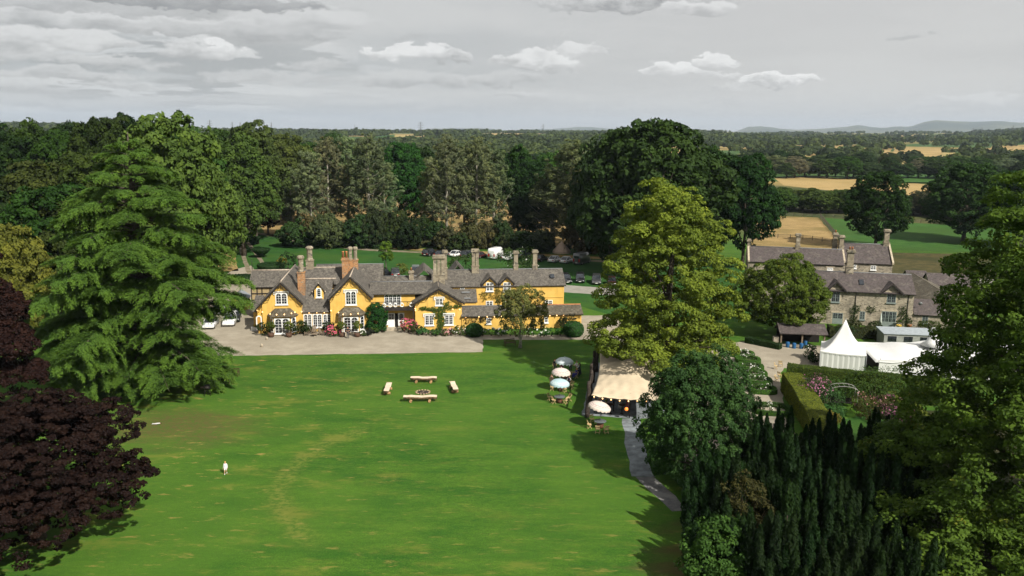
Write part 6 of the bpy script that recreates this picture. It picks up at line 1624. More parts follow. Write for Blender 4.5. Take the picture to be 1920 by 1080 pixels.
garden_bench(433.5, 705, R(-3), 'brown slatted garden bench right of the cedar, farther one', 1.9); garden_bench(419, 718, R(175), 'brown garden bench right of the cedar, seen from behind', 1.8); garden_bench(388, 712, R(-80), 'dark bench standing end-on in the cedar shade', 1.6)
gt = empty('garden_table', G(424, 711), R(-3), 1, 'low brown slatted table between the two benches by the cedar', 'table')
s = MB()
for k in range(7): s.box(-.7, -.42 + k * .12, .68, .7, -.32 + k * .12, .72)
s.build('tabletop', REDWOOD, gt)
for x in (-.62, .55):
    for y in (-.38, .32): MB().box(x, y, 0, x + .07, y + .07, .68).build('leg', REDWOOD, gt)
bb = empty('barbecue', G(389.5, 742), R(-10), 1, 'black barbecue on thin legs under the cedar boughs', 'barbecue')
MB().lathe([(.05, .75), (.3, .85), (.38, 1.0), (.36, 1.15), (.22, 1.28), (.03, 1.32)], 12).build('bowl', BLACK, bb); MB().box(-.75, -.2, .95, -.4, .2, .99).build('side_shelf', WOOD, bb)
for k in range(3): a = k * 2.09; MB().tube([(.25 * math.cos(a), .25 * math.sin(a), .85), (.38 * math.cos(a), .38 * math.sin(a), 0)], .03, 5).build('leg', BLACK, bb)
# reclining chairs before the middle windows
for k, (px, py, ang, lb) in enumerate(((575.5, 629, -75, 'left'), (588.5, 625.5, 5, 'middle'), (604.5, 628.5, 70, 'right'))):
    o = empty('reclining_chair', G(px, py), R(ang), 1, f'{lb} one of three brown slatted reclining chairs before the arched windows', 'chair', 'reclining chairs')
    s = MB()
    for j in range(5): s.add([(-.28 + j * .12, -.35, .36), (-.18 + j * .12, -.35, .36), (-.18 + j * .12, .25, .26), (-.28 + j * .12, .25, .26), (-.28 + j * .12, -.35, .385), (-.18 + j * .12, -.35, .385), (-.18 + j * .12, .25, .285), (-.28 + j * .12, .25, .285)], [(3, 2, 1, 0), (4, 5, 6, 7), (0, 1, 5, 4), (1, 2, 6, 5), (2, 3, 7, 6), (3, 0, 4, 7)])
    s.build('seat', WOOD, o); s = MB()
    for j in range(5): s.add([(-.28 + j * .12, .22, .25), (-.18 + j * .12, .22, .25), (-.18 + j * .12, .25, .25), (-.28 + j * .12, .25, .25), (-.32 + j * .135, .62, 1.05 + .05 * (2 - abs(j - 2))), (-.21 + j * .135, .62, 1.05 + .05 * (2 - abs(j - 2))), (-.21 + j * .135, .65, 1.05), (-.32 + j * .135, .65, 1.05)], [(3, 2, 1, 0), (4, 5, 6, 7), (0, 1, 5, 4), (1, 2, 6, 5), (2, 3, 7, 6), (3, 0, 4, 7)])
    s.build('backrest', WOOD, o)
    for x in (-.36, .30): MB().box(x, -.4, .56, x + .09, .35, .59).build('armrest', WOOD, o); MB().box(x + .02, -.36, 0, x + .07, -.28, .56).build('leg', WOOD, o); MB().box(x + .02, .3, 0, x + .07, .36, .56).build('leg', WOOD, o)
lt = empty('low_table', G(590, 630.5), 0, 1, 'low stone-legged table between the reclining chairs', 'table'); MB().lathe([(.5, .38), (.52, .42), (.5, .45)], 12).build('tabletop', WOOD, lt); MB().lathe([(.22, 0), (.12, .1), (.12, .379)], 8).build('base', QUOIN, lt)
for k, (px, py) in enumerate(((500.5, 637), (491, 650.5))): prop('bollard_stone', MB().lathe([(.16, 0), (.15, .3), (.1, .42), (.02, .46)], 8), QUOIN, G(px, py), 0, ('small pale stone on the gravel nearer the first bay', 'small pale stone on the gravel nearer the lawn')[k], 'stone', 'stones on the forecourt')
mgc = empty('planter_box', HF.world(-1.4, 2.2), HF.a, 1, 'white box with yellow plants beside the left porch', 'planter'); MB().box(-.75, -.25, 0, .6, .25, .55).box(-.7, -.2, .55, .55, .2, .56).build('box', WHITE, mgc)
rng = np.random.default_rng(3); pp, nn_, ss, tt, _ = crown_pts(rng, [(0, 0, .7, .6, .2, .2)], 20, 20, .06, .12); link('foliage', leafmesh('foliage', rng, pp, nn_, ss, tt), LEAF, mgc, (.3, .25, .04))
pm = empty('closed_parasol', SF.world(-4.6, -1.6), 0, 1, 'furled pale parasol in front of the wide sage doors', 'parasol'); MB().tube([(0, 0, 0), (0, 0, 2.5)], .03, 6).build('pole', WOOD, pm); MB().lathe([(.1, .7), (.22, .85), (.17, 1.6), (.06, 2.4), (.02, 2.5)], 9).build('canopy', plain('faded_parasol', (.42, .46, .42)), pm)
for k, (px, py, m_) in enumerate(((1685, 616, 'yellow'), (1704, 615, 'terracotta'))):
    o = empty('flower_pot', G(px, py), 0, 1, f'{m_} plant pot at the foot of the stone house wall', 'plant pot'); MB().lathe([(.28, 0), (.4, .55), (.42, .6), (.36, .6), (.34, .5)], 10).build('pot', TERRA if k else plain('yellow_glaze', (.65, .42, .08)), o)
    rng = np.random.default_rng(k); pp, nn_, ss, tt, _ = crown_pts(rng, [(0, 0, 1.0, .35, .35, .4)], 20, 20, .07, .15); link('foliage', leafmesh('foliage', rng, pp, nn_, ss, tt), LEAF, o, (.04, .07, .02))

# bell tents in the meadow edge
for k, (px, py, r_, h_, lb) in enumerate(((1053, 474, 2.3, 2.9, 'pinkish beige bell tent under the willows'), (948, 441, 2.2, 2.8, 'far beige bell tent glimpsed between dark trees'), (1098, 458, 2.2, 2.6, 'beige bell tent almost hidden behind leaves'))):
    o = empty('bell_tent', G(px, py), .4, 1, lb, 'tent', 'bell tents'); MB().lathe([(r_, 0), (r_ * .99, .55), (r_ * .45, h_ * .66), (.06, h_)], 12, (0, 0, 0), False).build('canvas', plain('tent_canvas', (.50, .37, .28), .8, .08), o)
    MB().tube([(0, 0, h_ - .05), (0, 0, h_ + .15)], .03, 5).build('pole', WOOD, o)
    MB().add([(-.5, -r_ * .97, .02), (.5, -r_ * .97, .02), (0, -r_ * .62, 1.7), (-.5, -r_ * .9, .02), (.5, -r_ * .9, .02), (0, -r_ * .55, 1.7)], [(0, 1, 2), (5, 4, 3), (0, 3, 4, 1), (1, 4, 5, 2), (2, 5, 3, 0)]).build('door_flap', plain('flap', (.30, .22, .16)), o)

# post and rail fences
def fence(pts, label, h=1.25, step=3.0, r=.07):
    root = empty('post_and_rail_fence', pts[0], 0, 1, label, 'fence'); o0 = Vector(pts[0]); pb = MB(); rl = MB(); FW = plain('fence_wood', (.10, .085, .065), .9, .3)
    for a, b in zip(pts[:-1], pts[1:]):
        n = max(1, int((b - a).length / step)); 
        for k in range(n):
            p, q = a.lerp(b, k / n) - o0, a.lerp(b, (k + 1) / n) - o0
            pb.box(p.x - r, p.y - r, -.1, p.x + r, p.y + r, h)
            for z in (.45, .8, 1.12): rl.tube([(p.x, p.y - .09, z), (q.x, q.y - .09, z)], .045, 4)
    x = pb.build('posts', FW, root); x['kind'] = 'stuff'; rl.build('rails', FW, root)
fence([G(1400, 403.5), G(1540, 407.5)], 'post and rail fence along the far side of the tan paddock'); fence([G(1538, 408), G(1583, 463), G(1590, 478)], 'post and rail fence between the tan and green paddocks', 1.5)
fence([G(1435, 446), G(1505, 448), G(1560, 456), G(1584, 458)], 'post and rail fence crossing the tan paddock'); fence([G(1546, 408), G(1690, 416), G(1900, 428)], 'post and rail fence along the far side of the green paddock')
fence([G(905, 418), G(940, 420)], 'short fence seen through the gap in the poplars')

# pylons on the skyline
def pylon():
    root = empty('pylon'); b = MB(); L_ = [(-3, -3), (3, -3), (3, 3), (-3, 3)]
    for (x, y) in L_: b.tube([(x, y, 0), (x * .35, y * .35, 22), (x * .12, y * .12, 40)], [.3, .25, .2], 4)
    for z in (5, 10, 15, 20, 26, 32):
        s = (3 - 2 * z / 22 if z < 22 else 1.05 - .7 * (z - 22) / 18); s2 = s * .82
        for k in range(4):
            a, c_ = L_[k], L_[(k + 1) % 4]; b.tube([(a[0] / 3 * s, a[1] / 3 * s, z), (c_[0] / 3 * s2, c_[1] / 3 * s2, z + 4.5)], .14, 3)
    b.build('lattice_mast', plain('galvanised', (.10, .105, .11), .5), root)
    c_ = MB()
    for z, w_ in ((24, 7), (30, 8.5), (36, 6)): c_.tube([(-w_, 0, z), (w_, 0, z)], .3, 4).tube([(-w_, 0, z), (0, 0, z + 3)], .15, 3).tube([(w_, 0, z), (0, 0, z + 3)], .15, 3)
    c_.build('crossarm', MATS_G, root); return root
MATS_G = plain('galvanised_steel', (.10, .105, .11), .5)
pyl = pylon(); firstp = True
for k, (px, d_, s_) in enumerate(((789, 1900, .9), (1018, 2600, .8), (395, 2600, .9), (437, 3000, .8), (452, 3100, .8), (510, 3000, .8), (666, 3000, .7), (1822, 3000, .7), (1838, 3050, .7), (1896, 2600, .75))):
    g = AT(px, d_); g.z = H(g.x, g.y); o = pyl if k == 0 else copy_tree(pyl)
    o.location = g; o.scale = (s_,) * 3; o.rotation_euler = (0, 0, .3 * k)
    for q in ('label', 'category', 'group'):
        if q in o: del o[q]
    tag(o, 'steel lattice pylon on the skyline, ' + ('tallest, above the poplars', 'above the bell tents', 'farthest left', 'second from the left', 'third from the left', 'fourth from the left', 'faint one left of the tallest', 'left of the right-hand three', 'middle of the right-hand three', 'farthest right')[k], 'pylon', 'pylons on the skyline')

# ================================================================== VEHICLES
TYRE = plain('tyre', (.015, .015, .015), .9); RIM = plain('alloy', (.35, .35, .36), .3, .1, 3, .5, .6); REDL = plain('red_lamp', (.35, .01, .01), .3); LAMP = plain('lamp_glass', (.65, .66, .68), .2); PLATE = plain('plate', (.75, .75, .68), .5)
def loft(mb, secs):
    n = len(secs[0][1]); vs = []
    for x, pr in secs: vs += [(x, y, z) for y, z in pr]
    fs = [(i * n + k, i * n + (k + 1) % n, (i + 1) * n + (k + 1) % n, (i + 1) * n + k) for i in range(len(secs) - 1) for k in range(n)]
    fs += [tuple(range(n))[::-1], tuple((len(secs) - 1) * n + k for k in range(n))]
    return mb.add(vs, fs, True)
def carmat(name, col, metal=0.0):
    m, T = material(name); p = finish(T, col, .28, spec=.5, metal=metal); p.inputs['Coat Weight'].default_value = .6; return m
def car(loc, ang, mat, label, kind='saloon', group='cars parked on the grass'):
    root = empty('parked_' + ('van' if kind == 'van' else 'pickup' if kind == 'pickup' else 'car'), loc, ang, 1, label, 'van' if kind == 'van' else 'pickup' if kind == 'pickup' else 'car', group)
    # length along x (front +x)
    if kind == 'van': Ln, W_, Hh = 5.6, 2.0, 2.65
    elif kind == 'pickup': Ln, W_, Hh = 5.2, 1.85, 1.8
    elif kind == 'suv': Ln, W_, Hh = 4.6, 1.88, 1.68
    else: Ln, W_, Hh = 4.6, 1.8, 1.45
    h2 = Ln / 2; w2 = W_ / 2
    def pr(wb, wt, z0, z1, k=.12): return [(-wb, z0), (wb, z0), (wb, z0 + (z1 - z0) * .55), (wt, z1 - k), (wt - k, z1), (-wt + k, z1), (-wt, z1 - k), (-wb, z0 + (z1 - z0) * .55)]
    b = MB()
    if kind == 'van':
        loft(b, [(-h2, pr(w2 * .96, w2 * .86, .32, Hh - .08)), (-h2 + .12, pr(w2, w2 * .9, .28, Hh)), (h2 * .42, pr(w2, w2 * .9, .28, Hh)), (h2 * .62, pr(w2, w2 * .86, .28, Hh - .25)), (h2 * .80, pr(w2, w2 * .84, .28, 1.45)), (h2 * .97, pr(w2 * .95, w2 * .82, .3, 1.1)), (h2, pr(w2 * .86, w2 * .74, .36, .9))])
    else:
        zb = .86 if kind != 'suv' else .98; zp = zb if kind != 'pickup' else 1.0
        loft(b, [(-h2, pr(w2 * .86, w2 * .78, .38, zp - .12, .06)), (-h2 + .14, pr(w2 * .97, w2 * .9, .28, zp, .07)), (-h2 * .4, pr(w2, w2 * .93, .22, zp + .03, .07)), (h2 * .35, pr(w2, w2 * .93, .22, zb + .02, .07)), (h2 * .78, pr(w2 * .97, w2 * .88, .24, zb - .10, .1)), (h2 - .1, pr(w2 * .9, w2 * .8, .28, zb - .22, .08)), (h2, pr(w2 * .8, w2 * .7, .38, zb - .34, .05))])
    body = b.build('body', mat, root)
    if kind != 'van':
        zb += .0
        c_ = MB(); x0, x1, x2, x3 = {'saloon': (-h2 * .80, -h2 * .45, h2 * .05, h2 * .46), 'suv': (-h2 * .98, -h2 * .80, h2 * .1, h2 * .48), 'pickup': (-h2 * .30, -h2 * .24, h2 * .18, h2 * .52)}[kind]
        q = lambda w, z: [(-w, zb - .02), (w, zb - .02), (w * .82, z), (-w * .82, z)]
        vs = []
        wb = w2 * .91
        vs = [(x0, -wb, zb), (x3, -wb, zb), (x3, wb, zb), (x0, wb, zb), (x1, -wb * .78, Hh), (x2, -wb * .80, Hh), (x2, wb * .80, Hh), (x1, wb * .78, Hh)]
        c_.hull8(vs[:4], vs[4:]); c_.build('cabin_glass', GLASS, root)
        rf = MB(); vs = [(x1 - .03, -wb * .80, Hh + .003), (x2 + .05, -wb * .82, Hh + .003), (x2 + .05, wb * .82, Hh + .003), (x1 - .03, wb * .80, Hh + .003)]; rf.hull8(vs, [(x, y * .93, z + .05) for x, y, z in vs])
        for s in (-1, 1):
            for (xa, xb_) in ((x0, x1), (x3, x2), ((x0 + x3) / 2, (x1 + x2) / 2)): rf.tube([(xa, s * wb * 1.0, zb), (xb_, s * wb * .80, Hh)], .05, 4)
        rf.build('roof', mat, root)
        if kind == 'pickup': MB().box(-h2 + .12, -w2 * .8, 1.003, -h2 * .34, w2 * .8, 1.03).build('load_bed', DARKIN, root)
    else:
        MB().add([(h2 * .665, -w2 * .78, Hh - .42), (h2 * .665, w2 * .78, Hh - .42), (h2 * .83, w2 * .8, 1.5), (h2 * .83, -w2 * .8, 1.5), (h2 * .60, -w2 * .76, Hh - .44), (h2 * .60, w2 * .76, Hh - .44), (h2 * .7, w2 * .78, 1.4), (h2 * .7, -w2 * .78, 1.4)], [(0, 1, 2, 3), (7, 6, 5, 4), (0, 4, 5, 1), (3, 2, 6, 7), (0, 3, 7, 4), (1, 5, 6, 2)]).build('windscreen', GLASS, root)
        for s in (-1, 1): MB().box(h2 * .30, s * w2 * .955 - .02, 1.45, h2 * .62, s * w2 * .955 + .02, 2.0).build('side_window', GLASS, root)
    for x in (-h2 * .62, h2 * .62):
        for s in (-1, 1):
            r_ = .33 if kind not in ('van', 'suv', 'pickup') else .37
            w = MB(); w.M = Matrix.Translation((x, s * (w2 - .10), r_)) @ Matrix.Rotation(math.pi / 2, 4, 'X'); w.lathe([(r_ * .7, -.115), (r_, -.08), (r_, .08), (r_ * .7, .115)], 14); wo_ = w.build('wheel', TYRE, root)
            w = MB(); w.M = Matrix.Translation((x, s * (w2 + .018), r_)) @ Matrix.Rotation(math.pi / 2, 4, 'X'); w.lathe([(r_ * .66, -.012), (r_ * .6, .012)], 10); w.build('rim', RIM, wo_)
    zl = .72 if kind != 'van' else .85; zf = .58 if kind != 'van' else .8
    for s in (-1, 1):
        MB().box(-h2 - .02, s * w2 * .70 - .17, zl - .1, -h2 + .12, s * w2 * .70 + .17, zl + .08 + (.5 if kind == 'van' else 0)).build('tail_light', REDL, root)
        MB().box(h2 - .22, s * w2 * .62 - .18, zf - .06, h2 - .015, s * w2 * .62 + .18, zf + .09).build('headlight', LAMP, root)
    MB().box(-h2 - .03, -.26, .48, -h2 + .02, .26, .60).build('number_plate', PLATE, root); MB().box(h2 - .02, -.26, .38, h2 + .015, .26, .49).build('number_plate', PLATE, root)
    if kind == 'van': MB().box(-h2 - .015, -w2 * .66, 1.55, -h2 + .02, w2 * .66, 2.1).build('rear_window', GLASS if 'grey' in label else mat, root)
    return root
CW = carmat('white_car_paint', (.74, .74, .74)); CB = carmat('black_car_paint', (.012, .012, .014)); CG = carmat('grey_car_paint', (.07, .072, .075), .3); CV = carmat('grey_van_paint', (.16, .165, .17), .3); CS = carmat('silver_car_paint', (.32, .34, .36), .4); CD = carmat('dark_red_car_paint', (.05, .012, .014)); CN = carmat('blue_grey_car_paint', (.05, .07, .10), .3)
A1 = R(62)
car(G(806, 479), A1, CB, 'black car at the left end of the parked row', 'suv'); car(G(828, 480), A1, CB, 'dark car beside the black one at the left end, behind a chimney'); car(G(856, 480.5), A1, CW, 'white saloon left of the two-flue chimney'); car(G(877, 482), A1, CG, 'grey car just left of the two-flue chimney', 'suv')
car(G(900, 483), A1, CD, 'dark car half hidden by the two-flue chimney'); car(G(930, 484), R(68), CW, 'tall white van in the parked row', 'van'); car(G(955, 486), A1, CW, 'white pickup right of the white van', 'pickup'); car(G(982, 482), A1, CN, 'blue-grey car farther back between the slim chimneys', 'suv')
car(G(1014, 489), A1, CB, 'black car right of the last slim chimney'); car(G(1041, 491), R(58), CW, 'white saloon left of the other one near the grey van'); car(G(1063, 492.5), R(58), CW, 'white saloon next to the grey van'); car(G(1091, 494), R(58), CV, 'tall grey van at the right end of the parked row', 'van')
car(G(1061, 529), R(-84), CB, 'black car just showing past the end of the long roof', 'suv'); car(G(1087.5, 528), R(-95), CB, 'black car facing us in the nearer row', 'suv'); car(G(1118, 531), R(-95), CG, 'dark grey car facing us, partly behind the lime', 'suv'); car(G(1147, 533), R(-95), CD, 'dark red car mostly hidden by the lime')
car(G(719.5, 519), R(80), CB, 'black car behind the gabled roof beside the young tree', 'suv'); car(G(741, 517), R(100), CG, 'dark car behind the low rear roof', 'suv'); car(G(779, 514), R(-85), CS, 'silver car behind the small rear chimney', 'suv')
GL = 'cars on the gravel left of the house'
car(G(432, 607), R(-80), CW, 'white car nearest the house end of the gravel, right of the cedar', 'suv', GL); car(G(440, 600), R(-75), CB, 'black car on the gravel right of the white one', 'suv', GL); car(G(413, 586), R(-80), CS, 'silver car behind the cedar boughs', 'suv', GL); car(G(445, 584), R(-75), CB, 'dark car farther back on the gravel near the small roof', 'saloon', GL); car(G(395, 612), R(-80), CW, 'white car glimpsed through the cedar', 'saloon', GL)
kf = Frame(G(452, 578), 10); ko = empty('garden_hut', kf.o, kf.a, 1, 'small grey-roofed hut between the parked cars and the house', 'hut')
MB().prism([(-1.3, 0), (1.3, 0), (1.3, 1.9), (0, 2.7), (-1.3, 1.9)], -1.5, 1.5).build('wall', OCHRE, ko); mb = MB(); roofY(mb, -1.5, 1.8, 1.5, 1.8, 0, 2.9, -1.8, 1.7, .08); mb.build('roof', plain('sheet_roof', (.22, .24, .26), .5), ko)

# ================================================================== PEOPLE
SKIN = plain('skin', (.50, .28, .19), .6, .08)
HAIRS = {'dark': plain('dark_hair', (.03, .02, .015), .7), 'blond': plain('blond_hair', (.50, .30, .10), .7), 'brown': plain('brown_hair', (.10, .05, .025), .7), 'grey': plain('grey_hair', (.35, .30, .26), .7)}
CL = {}
def cloth_mat(c):
    k = tuple(c)
    if k not in CL: CL[k] = plain('fabric', c, .85, .12, 8)
    return CL[k]
DEPS = None
def person(loc, ang, h, label, top, legs, hair='dark', pose='stand', sleeves=None, skirt=False, shoes=(.02, .02, .02), arms='down', group=None, lie=False):
    """one skinned body (with face, fingers), clothed by colour; faces local -y"""
    s = h / 1.75
    J = {}
    if pose in ('stand', 'walk'):
        hz = .93; kn = [(-.10, -.02, .50), (.10, -.02, .50)]; an = [(-.11, .02, .08), (.11, .02, .08)]
        if pose == 'walk': kn = [(-.09, -.13, .52), (.09, .02, .50)]; an = [(-.09, -.20, .10), (.09, .26, .13)]
        hp = (0, 0, hz)
    else:
        hz = .52; hp = (0, .04, hz); kn = [(-.11, -.42, .52), (.11, -.42, .52)]; an = [(-.11, -.40, .09), (.11, -.44, .09)]
    ch = (0, hp[1] + (.0 if pose != 'sit' else .0), hz + .30); sh_ = (0, hp[1] + .01, hz + .50); nk = (0, hp[1], hz + .585); hd = (0, hp[1] - .015, hz + .68); hc = (0, hp[1] - .01, hz + .78)
    V_ = [hp, ch, sh_, nk, hd, hc]; Ed = [(0, 1), (1, 2), (2, 3), (3, 4), (4, 5)]; Rr_ = [.15, .145, .115, .058, .095, .085]
    def add(p, r, par): V_.append(p); Rr_.append(r); Ed.append((par, len(V_) - 1)); return len(V_) - 1
    hands = []
    for i, sd in enumerate((-1, 1)):
        a = add((sd * .10, hp[1], hp[2] - .05), .11, 0); a = add(kn[i], .07, a); a = add(an[i], .045, a); add((an[i][0], an[i][1] - .14, .035), .04, a)
        a = add((sd * .17, sh_[1], sh_[2] - .01), .065, 2)
        if arms == 'down': el = (sd * .235, sh_[1] + .02, sh_[2] - .28); wr = (sd * .26, sh_[1] - .06, sh_[2] - .53)
        elif arms == 'folded': el = (sd * .25, sh_[1] - .02, sh_[2] - .26); wr = (sd * .06, sh_[1] - .24, sh_[2] - .26)
        else: el = (sd * .24, sh_[1] - .10, sh_[2] - .24); wr = (sd * .17, sh_[1] - .33, sh_[2] - .22)
        a = add(el, .042, a); a = add(wr, .03, a); hv = (Vector(wr) - Vector(el)).normalized(); hn = Vector(wr) + hv * .08; a = add(tuple(hn), .032, a); hands.append((hn, hv, sd))
    me = bpy.data.meshes.new('person'); me.from_pydata([tuple(Vector(p) * s) for p in V_], Ed, [])
    tmp = bpy.data.objects.new('person_tmp', me); COL.objects.link(tmp)
    sk = tmp.modifiers.new('s', 'SKIN')
    for i, r_ in enumerate(Rr_):
        d_ = me.skin_vertices[0].data[i]; d_.radius = (r_ * s * (1.25 if i in (1, 2) else 1.0), r_ * s * (.85 if i in (0, 1, 2) else 1)); d_.use_root = (i == 0)
    sb = tmp.modifiers.new('u', 'SUBSURF'); sb.levels = sb.render_levels = 1
    bpy.context.view_layer.update(); dg = bpy.context.evaluated_depsgraph_get()
    bm_ = bpy.data.meshes.new_from_object(tmp.evaluated_get(dg)); bpy.data.objects.remove(tmp)
    vs = [tuple(v.co) for v in bm_.vertices]; fs = [tuple(p.vertices) for p in bm_.polygons]
    mb = MB(); mb.add(vs, fs, True); nbody = len(fs)
    for hn, hv, sd in hands:
        side = Vector((1, 0, 0)) if abs(hv.x) < .7 else Vector((0, 1, 0)); side = (side - hv * side.dot(hv)).normalized()
        for q in range(4):
            b0 = (hn + hv * .01 + side * (q - 1.5) * .018) * s; mb.tube([b0, b0 + (hv * (.045, .055, .05, .04)[q]) * s, b0 + (hv * (.07, .085, .08, .06)[q] + Vector((0, -.012, -.012))) * s], [.010 * s, .009 * s, .006 * s], 4)
        b0 = (hn - hv * .03 - side * .03) * s; mb.tube([b0, b0 + (-side * .03 + hv * .035) * s], [.011 * s, .007 * s], 4)
    hcv = Vector(hd) + Vector((0, 0, .05))
    for sd in (-1, 1): mb.lathe([(.004, -.03), (.012, 0), (.004, .03)], 5, tuple((hcv + Vector((sd * .088, .01, -.01))) * s))
    mb.tube([(hcv + Vector((0, -.095, .01))) * s, (hcv + Vector((0, -.12, -.02))) * s], [.008 * s, .015 * s], 5)
    o = mb.build('person', SKIN)
    mt, ml, msl, msh = cloth_mat(top), cloth_mat(legs), cloth_mat(sleeves) if sleeves else SKIN, cloth_mat(shoes)
    for m_ in (mt, ml, msl, msh): o.data.materials.append(m_)
    zn = (nk[2] - .03) * s; zw = (hz + .10) * s
    for i, p in enumerate(o.data.polygons):
        c_ = p.center
        if i >= nbody: continue
        if c_.z > zn: continue
        arm = abs(c_.x) > .165 * s and c_.z > (hz - .12) * s and not (pose == 'sit' and c_.z < (hz + .08) * s)
        inarm = arms != 'down' and c_.y < -.13 * s + hp[1] * s and c_.z > (hz + .14) * s
        if arm or inarm:
            wrd = min((c_ - hh_[0] * s).length for hh_ in hands)
            p.material_index = 0 if wrd < .085 * s else (3 if sleeves or (c_.z > (sh_[2] - .12) * s and not inarm) and not sleeves else 0)
            if not sleeves and p.material_index == 3: p.material_index = 1
        elif c_.z > zw: p.material_index = 1
        elif c_.z > .10 * s: p.material_index = 0 if (h < 1.3 and pose == 'walk' and .16 * s < c_.z < .62 * s) else 2
        else: p.material_index = 4
    # face marks and hair
    f = MB()
    for sd in (-1, 1): f.lathe([(.002, -.008), (.010, 0), (.002, .008)], 5, tuple((hcv + Vector((sd * .032, -.092, .012))) * s))
    f.box(-.02 * s, (hcv.y - .098) * s, (hcv.z - .056) * s, .02 * s, (hcv.y - .088) * s, (hcv.z - .048) * s); f.build('eyes_and_mouth', cloth_mat((.10, .04, .035)), o)
    hb_ = MB(); n = 12; vs = []; fs = []
    for q in range(5):
        t = q / 4; z = .012 + .115 * math.sin(t * math.pi / 2); rr = .104 * math.cos(t * math.pi / 2) + .004
        for k in range(n): a = 2 * math.pi * k / n; fr = 1 if math.sin(a) > -.4 else .9; vs.append(((rr * math.cos(a)) * s, (hcv.y + .012 + rr * math.sin(a) * fr) * s, (hcv.z + z - (.07 if math.sin(a) > 0 and q == 0 else 0)) * s))
    fs = [(q * n + k, q * n + (k + 1) % n, (q + 1) * n + (k + 1) % n, (q + 1) * n + k) for q in range(4) for k in range(n)] + [tuple(4 * n + k for k in range(n))]
    hb_.add(vs, fs, True)
    if skirt or hair == 'blond': hb_.tube([(0, (hcv.y + .07) * s, (hcv.z + .02) * s), (0, (hcv.y + .10) * s, (hcv.z - .12) * s), (0, (hcv.y + .09) * s, (hcv.z - .24) * s)], [.07 * s, .075 * s, .03 * s], 7)
    hb_.build('hair', HAIRS[hair], o)
    if skirt:
        if pose == 'sit': sk_ = MB().hull8([(-.22 * s, -.5 * s, .22 * s), (.22 * s, -.5 * s, .22 * s), (.2 * s, .12 * s, .40 * s), (-.2 * s, .12 * s, .40 * s)], [(-.19 * s, -.46 * s, .60 * s), (.19 * s, -.46 * s, .60 * s), (.17 * s, .1 * s, .66 * s), (-.17 * s, .1 * s, .66 * s)])
        else: sk_ = MB().lathe([(.30 * s, .35 * s), (.25 * s, .6 * s), (.19 * s, .9 * s), (.15 * s, 1.08 * s)], 14)
        sk_.build('skirt', mt, o)
    o.location = loc; o.rotation_euler = (0, 0, ang)
    if lie: o.rotation_euler = (R(-82), 0, ang); o.location = loc + Vector((0, 0, .14))
    return tag(o, label, 'person', group)
WSL = (.72, .72, .70); NAVY = (.02, .03, .07)
cam_face = 0.0
person(G(423.5, 889), R(8), 1.18, 'small fair-haired child in white walking alone on the lawn', (.78, .76, .80), (.78, .76, .80), 'blond', 'walk', (.78, .76, .80), False, (.75, .75, .72))
person(G(652.5, 634.5), R(5), 1.75, 'man in black shirt and dark trousers standing before the open door', (.015, .015, .017), (.05, .05, .06), 'brown', 'stand', None, False, (.02, .02, .02), 'folded')
o = person(G(279, 797), R(100), .92, 'child dressed in white lying on the bare earth under the cedar', (.55, .54, .53), (.55, .54, .53), 'dark', 'stand', (.55, .54, .53), False, (.7, .7, .7), 'down', None, True)  # white clothes greyed in colour to carry the cedar's shade
o.rotation_euler = (R(90), 0, R(105)); o.location = G(281, 797) + Vector((.2, 0, .13))
GP_ = 'guests at the lawn tables'
def sit(px, py, ti, *a, **k):
    p = G(px, py); q = G(tabs[ti][0], tabs[ti][1]); return person(p, facing(p, q), 1.72, *a, pose='sit', group=GP_, **k)
sit(1040, 692, 0, 'seated guest in black jacket left of the palest parasol', (.018, .018, .022), (.02, .02, .022), 'brown', sleeves=(.018, .018, .022), arms='fwd')
sit(1053, 694, 0, 'seated woman in dark red behind the farthest table', (.12, .03, .04), (.12, .03, .04), 'brown', skirt=True, arms='fwd')
person(G(1069.5, 699), R(10), 1.75, 'standing man in dark waistcoat and white sleeves beside the palest parasol', (.03, .025, .05), (.02, .02, .025), 'dark', 'stand', WSL, False, (.02, .02, .02), 'fwd', GP_)
sit(1080, 709, 0, 'seated guest in a bright blue dress right of the farthest table', (.05, .06, .30), (.05, .06, .30), 'blond', skirt=True, arms='fwd')
person(G(1081, 701), R(-60), 1.68, 'woman in pale top standing behind the guest in blue', (.62, .58, .58), (.05, .08, .06), 'brown', 'stand', (.62, .58, .58), False, (.02, .02, .02), 'fwd', GP_)
person(G(1086, 706), R(-120), 1.78, 'waiter in waistcoat and long dark apron, rightmost of the lawn guests', (.02, .025, .04), (.02, .03, .035), 'dark', 'stand', WSL, True, (.02, .02, .02), 'fwd', GP_)
sit(1066.5, 724, 1, 'seated man in waistcoat and white sleeves between the pink and blue parasols', (.03, .02, .05), (.03, .04, .06), 'brown', sleeves=WSL, arms='fwd')
sit(1034, 722, 1, 'seated woman in pale dress left of the blue parasol', (.48, .34, .24), (.48, .34, .24), 'brown', skirt=True, arms='fwd')
GT = 'guests under the canvas'
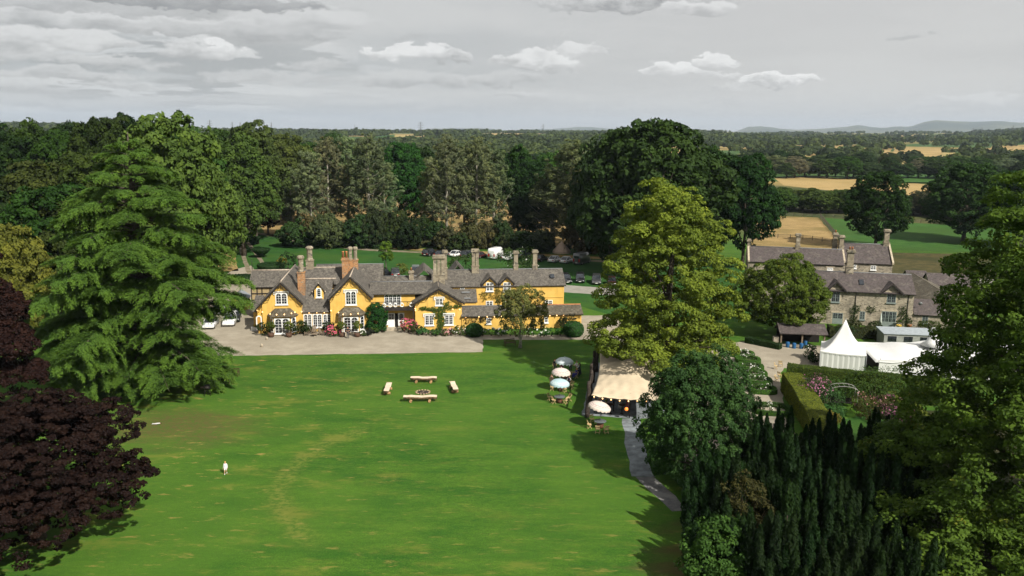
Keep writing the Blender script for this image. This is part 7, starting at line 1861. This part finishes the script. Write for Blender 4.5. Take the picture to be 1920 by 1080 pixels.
for k, (px, py, tp, lg, hr, sk_, lb) in enumerate(((1116, 775, (.02, .02, .025), (.02, .02, .02), 'dark', False, 'man in dark suit at the left edge of the canvas'), (1124, 771, (.40, .20, .15), (.10, .07, .05), 'blond', True, 'woman with arm raised near the cream parasol pole'), (1136, 772, (.16, .24, .08), (.12, .12, .08), 'brown', True, 'guest in green below the second bulb'), (1150, 771, (.03, .03, .05), (.02, .02, .02), 'dark', False, 'guest in dark blue in the middle of the canvas opening'), (1163, 769, (.60, .57, .54), (.4, .4, .4), 'grey', True, 'woman in pale grey near the orange lantern'), (1176, 771, (.35, .13, .14), (.10, .05, .05), 'brown', True, 'woman in rose at the right of the canvas opening'))):
    person(G(px, py), R(-30 + 37 * k), 1.70, lb, tp, lg, hr, 'stand', tp if not sk_ else None, sk_, (.02, .02, .02), 'fwd', GT)
for k, (px, py) in enumerate(((1144, 775), (1166, 776))):
    o = empty('drinks_table', G(px, py), 0, 1, ('dark tall table under the canvas, left one', 'dark tall table under the canvas by the lantern')[k], 'table'); MB().lathe([(.3, 0), (.06, .06), (.05, 1.02)], 10).build('stem', BLACK, o); MB().lathe([(.38, 1.023), (.4, 1.05), (.38, 1.07)], 14).build('tabletop', REDWOOD, o)

# ================================================================== HAZE
hz_ = MB().box(-18600, -18600, -6, 18600, 18600, 330)
m = bpy.data.materials.new('haze_air'); m.use_nodes = True; m.node_tree.nodes.clear(); T = NT(m.node_tree)
v = T.n.new('ShaderNodeVolumePrincipled'); v.inputs['Color'].default_value = (.66, .78, .95, 1); v.inputs['Density'].default_value = 5.0e-5; v.inputs['Anisotropy'].default_value = 0.0
oo = T.n.new('ShaderNodeOutputMaterial'); T.l.new(v.outputs[0], oo.inputs['Volume'])
tag(hz_.build('haze', m), 'thin blue-grey haze over the countryside', 'haze', kind='stuff')

# ---- repeats that look alike are told apart by their order across the picture
NUMW = ('first', 'second', 'third', 'fourth', 'fifth', 'sixth', 'seventh', 'eighth', 'ninth', 'tenth')
bpy.context.view_layer.update()
byl = {}
for o in list(sc.objects):
    if o.parent is None and 'label' in o and 'group' in o: byl.setdefault((o['group'], o['label']), []).append(o)
for (g_, l_), os_ in byl.items():
    if len(os_) < 2: continue
    os_.sort(key=lambda o: o.location.x / max(1.0, o.location.y))
    for k, o in enumerate(os_): o['label'] = l_.replace(' ,', ',') + ', ' + (NUMW[k] if k < 10 else f'{k + 1}th' if (k + 1) % 10 not in (1, 2, 3) else f'{k + 1}' + {1: 'st', 2: 'nd', 3: 'rd'}[(k + 1) % 10] if k + 1 > 20 else f'{k + 1}th') + ' from the left'
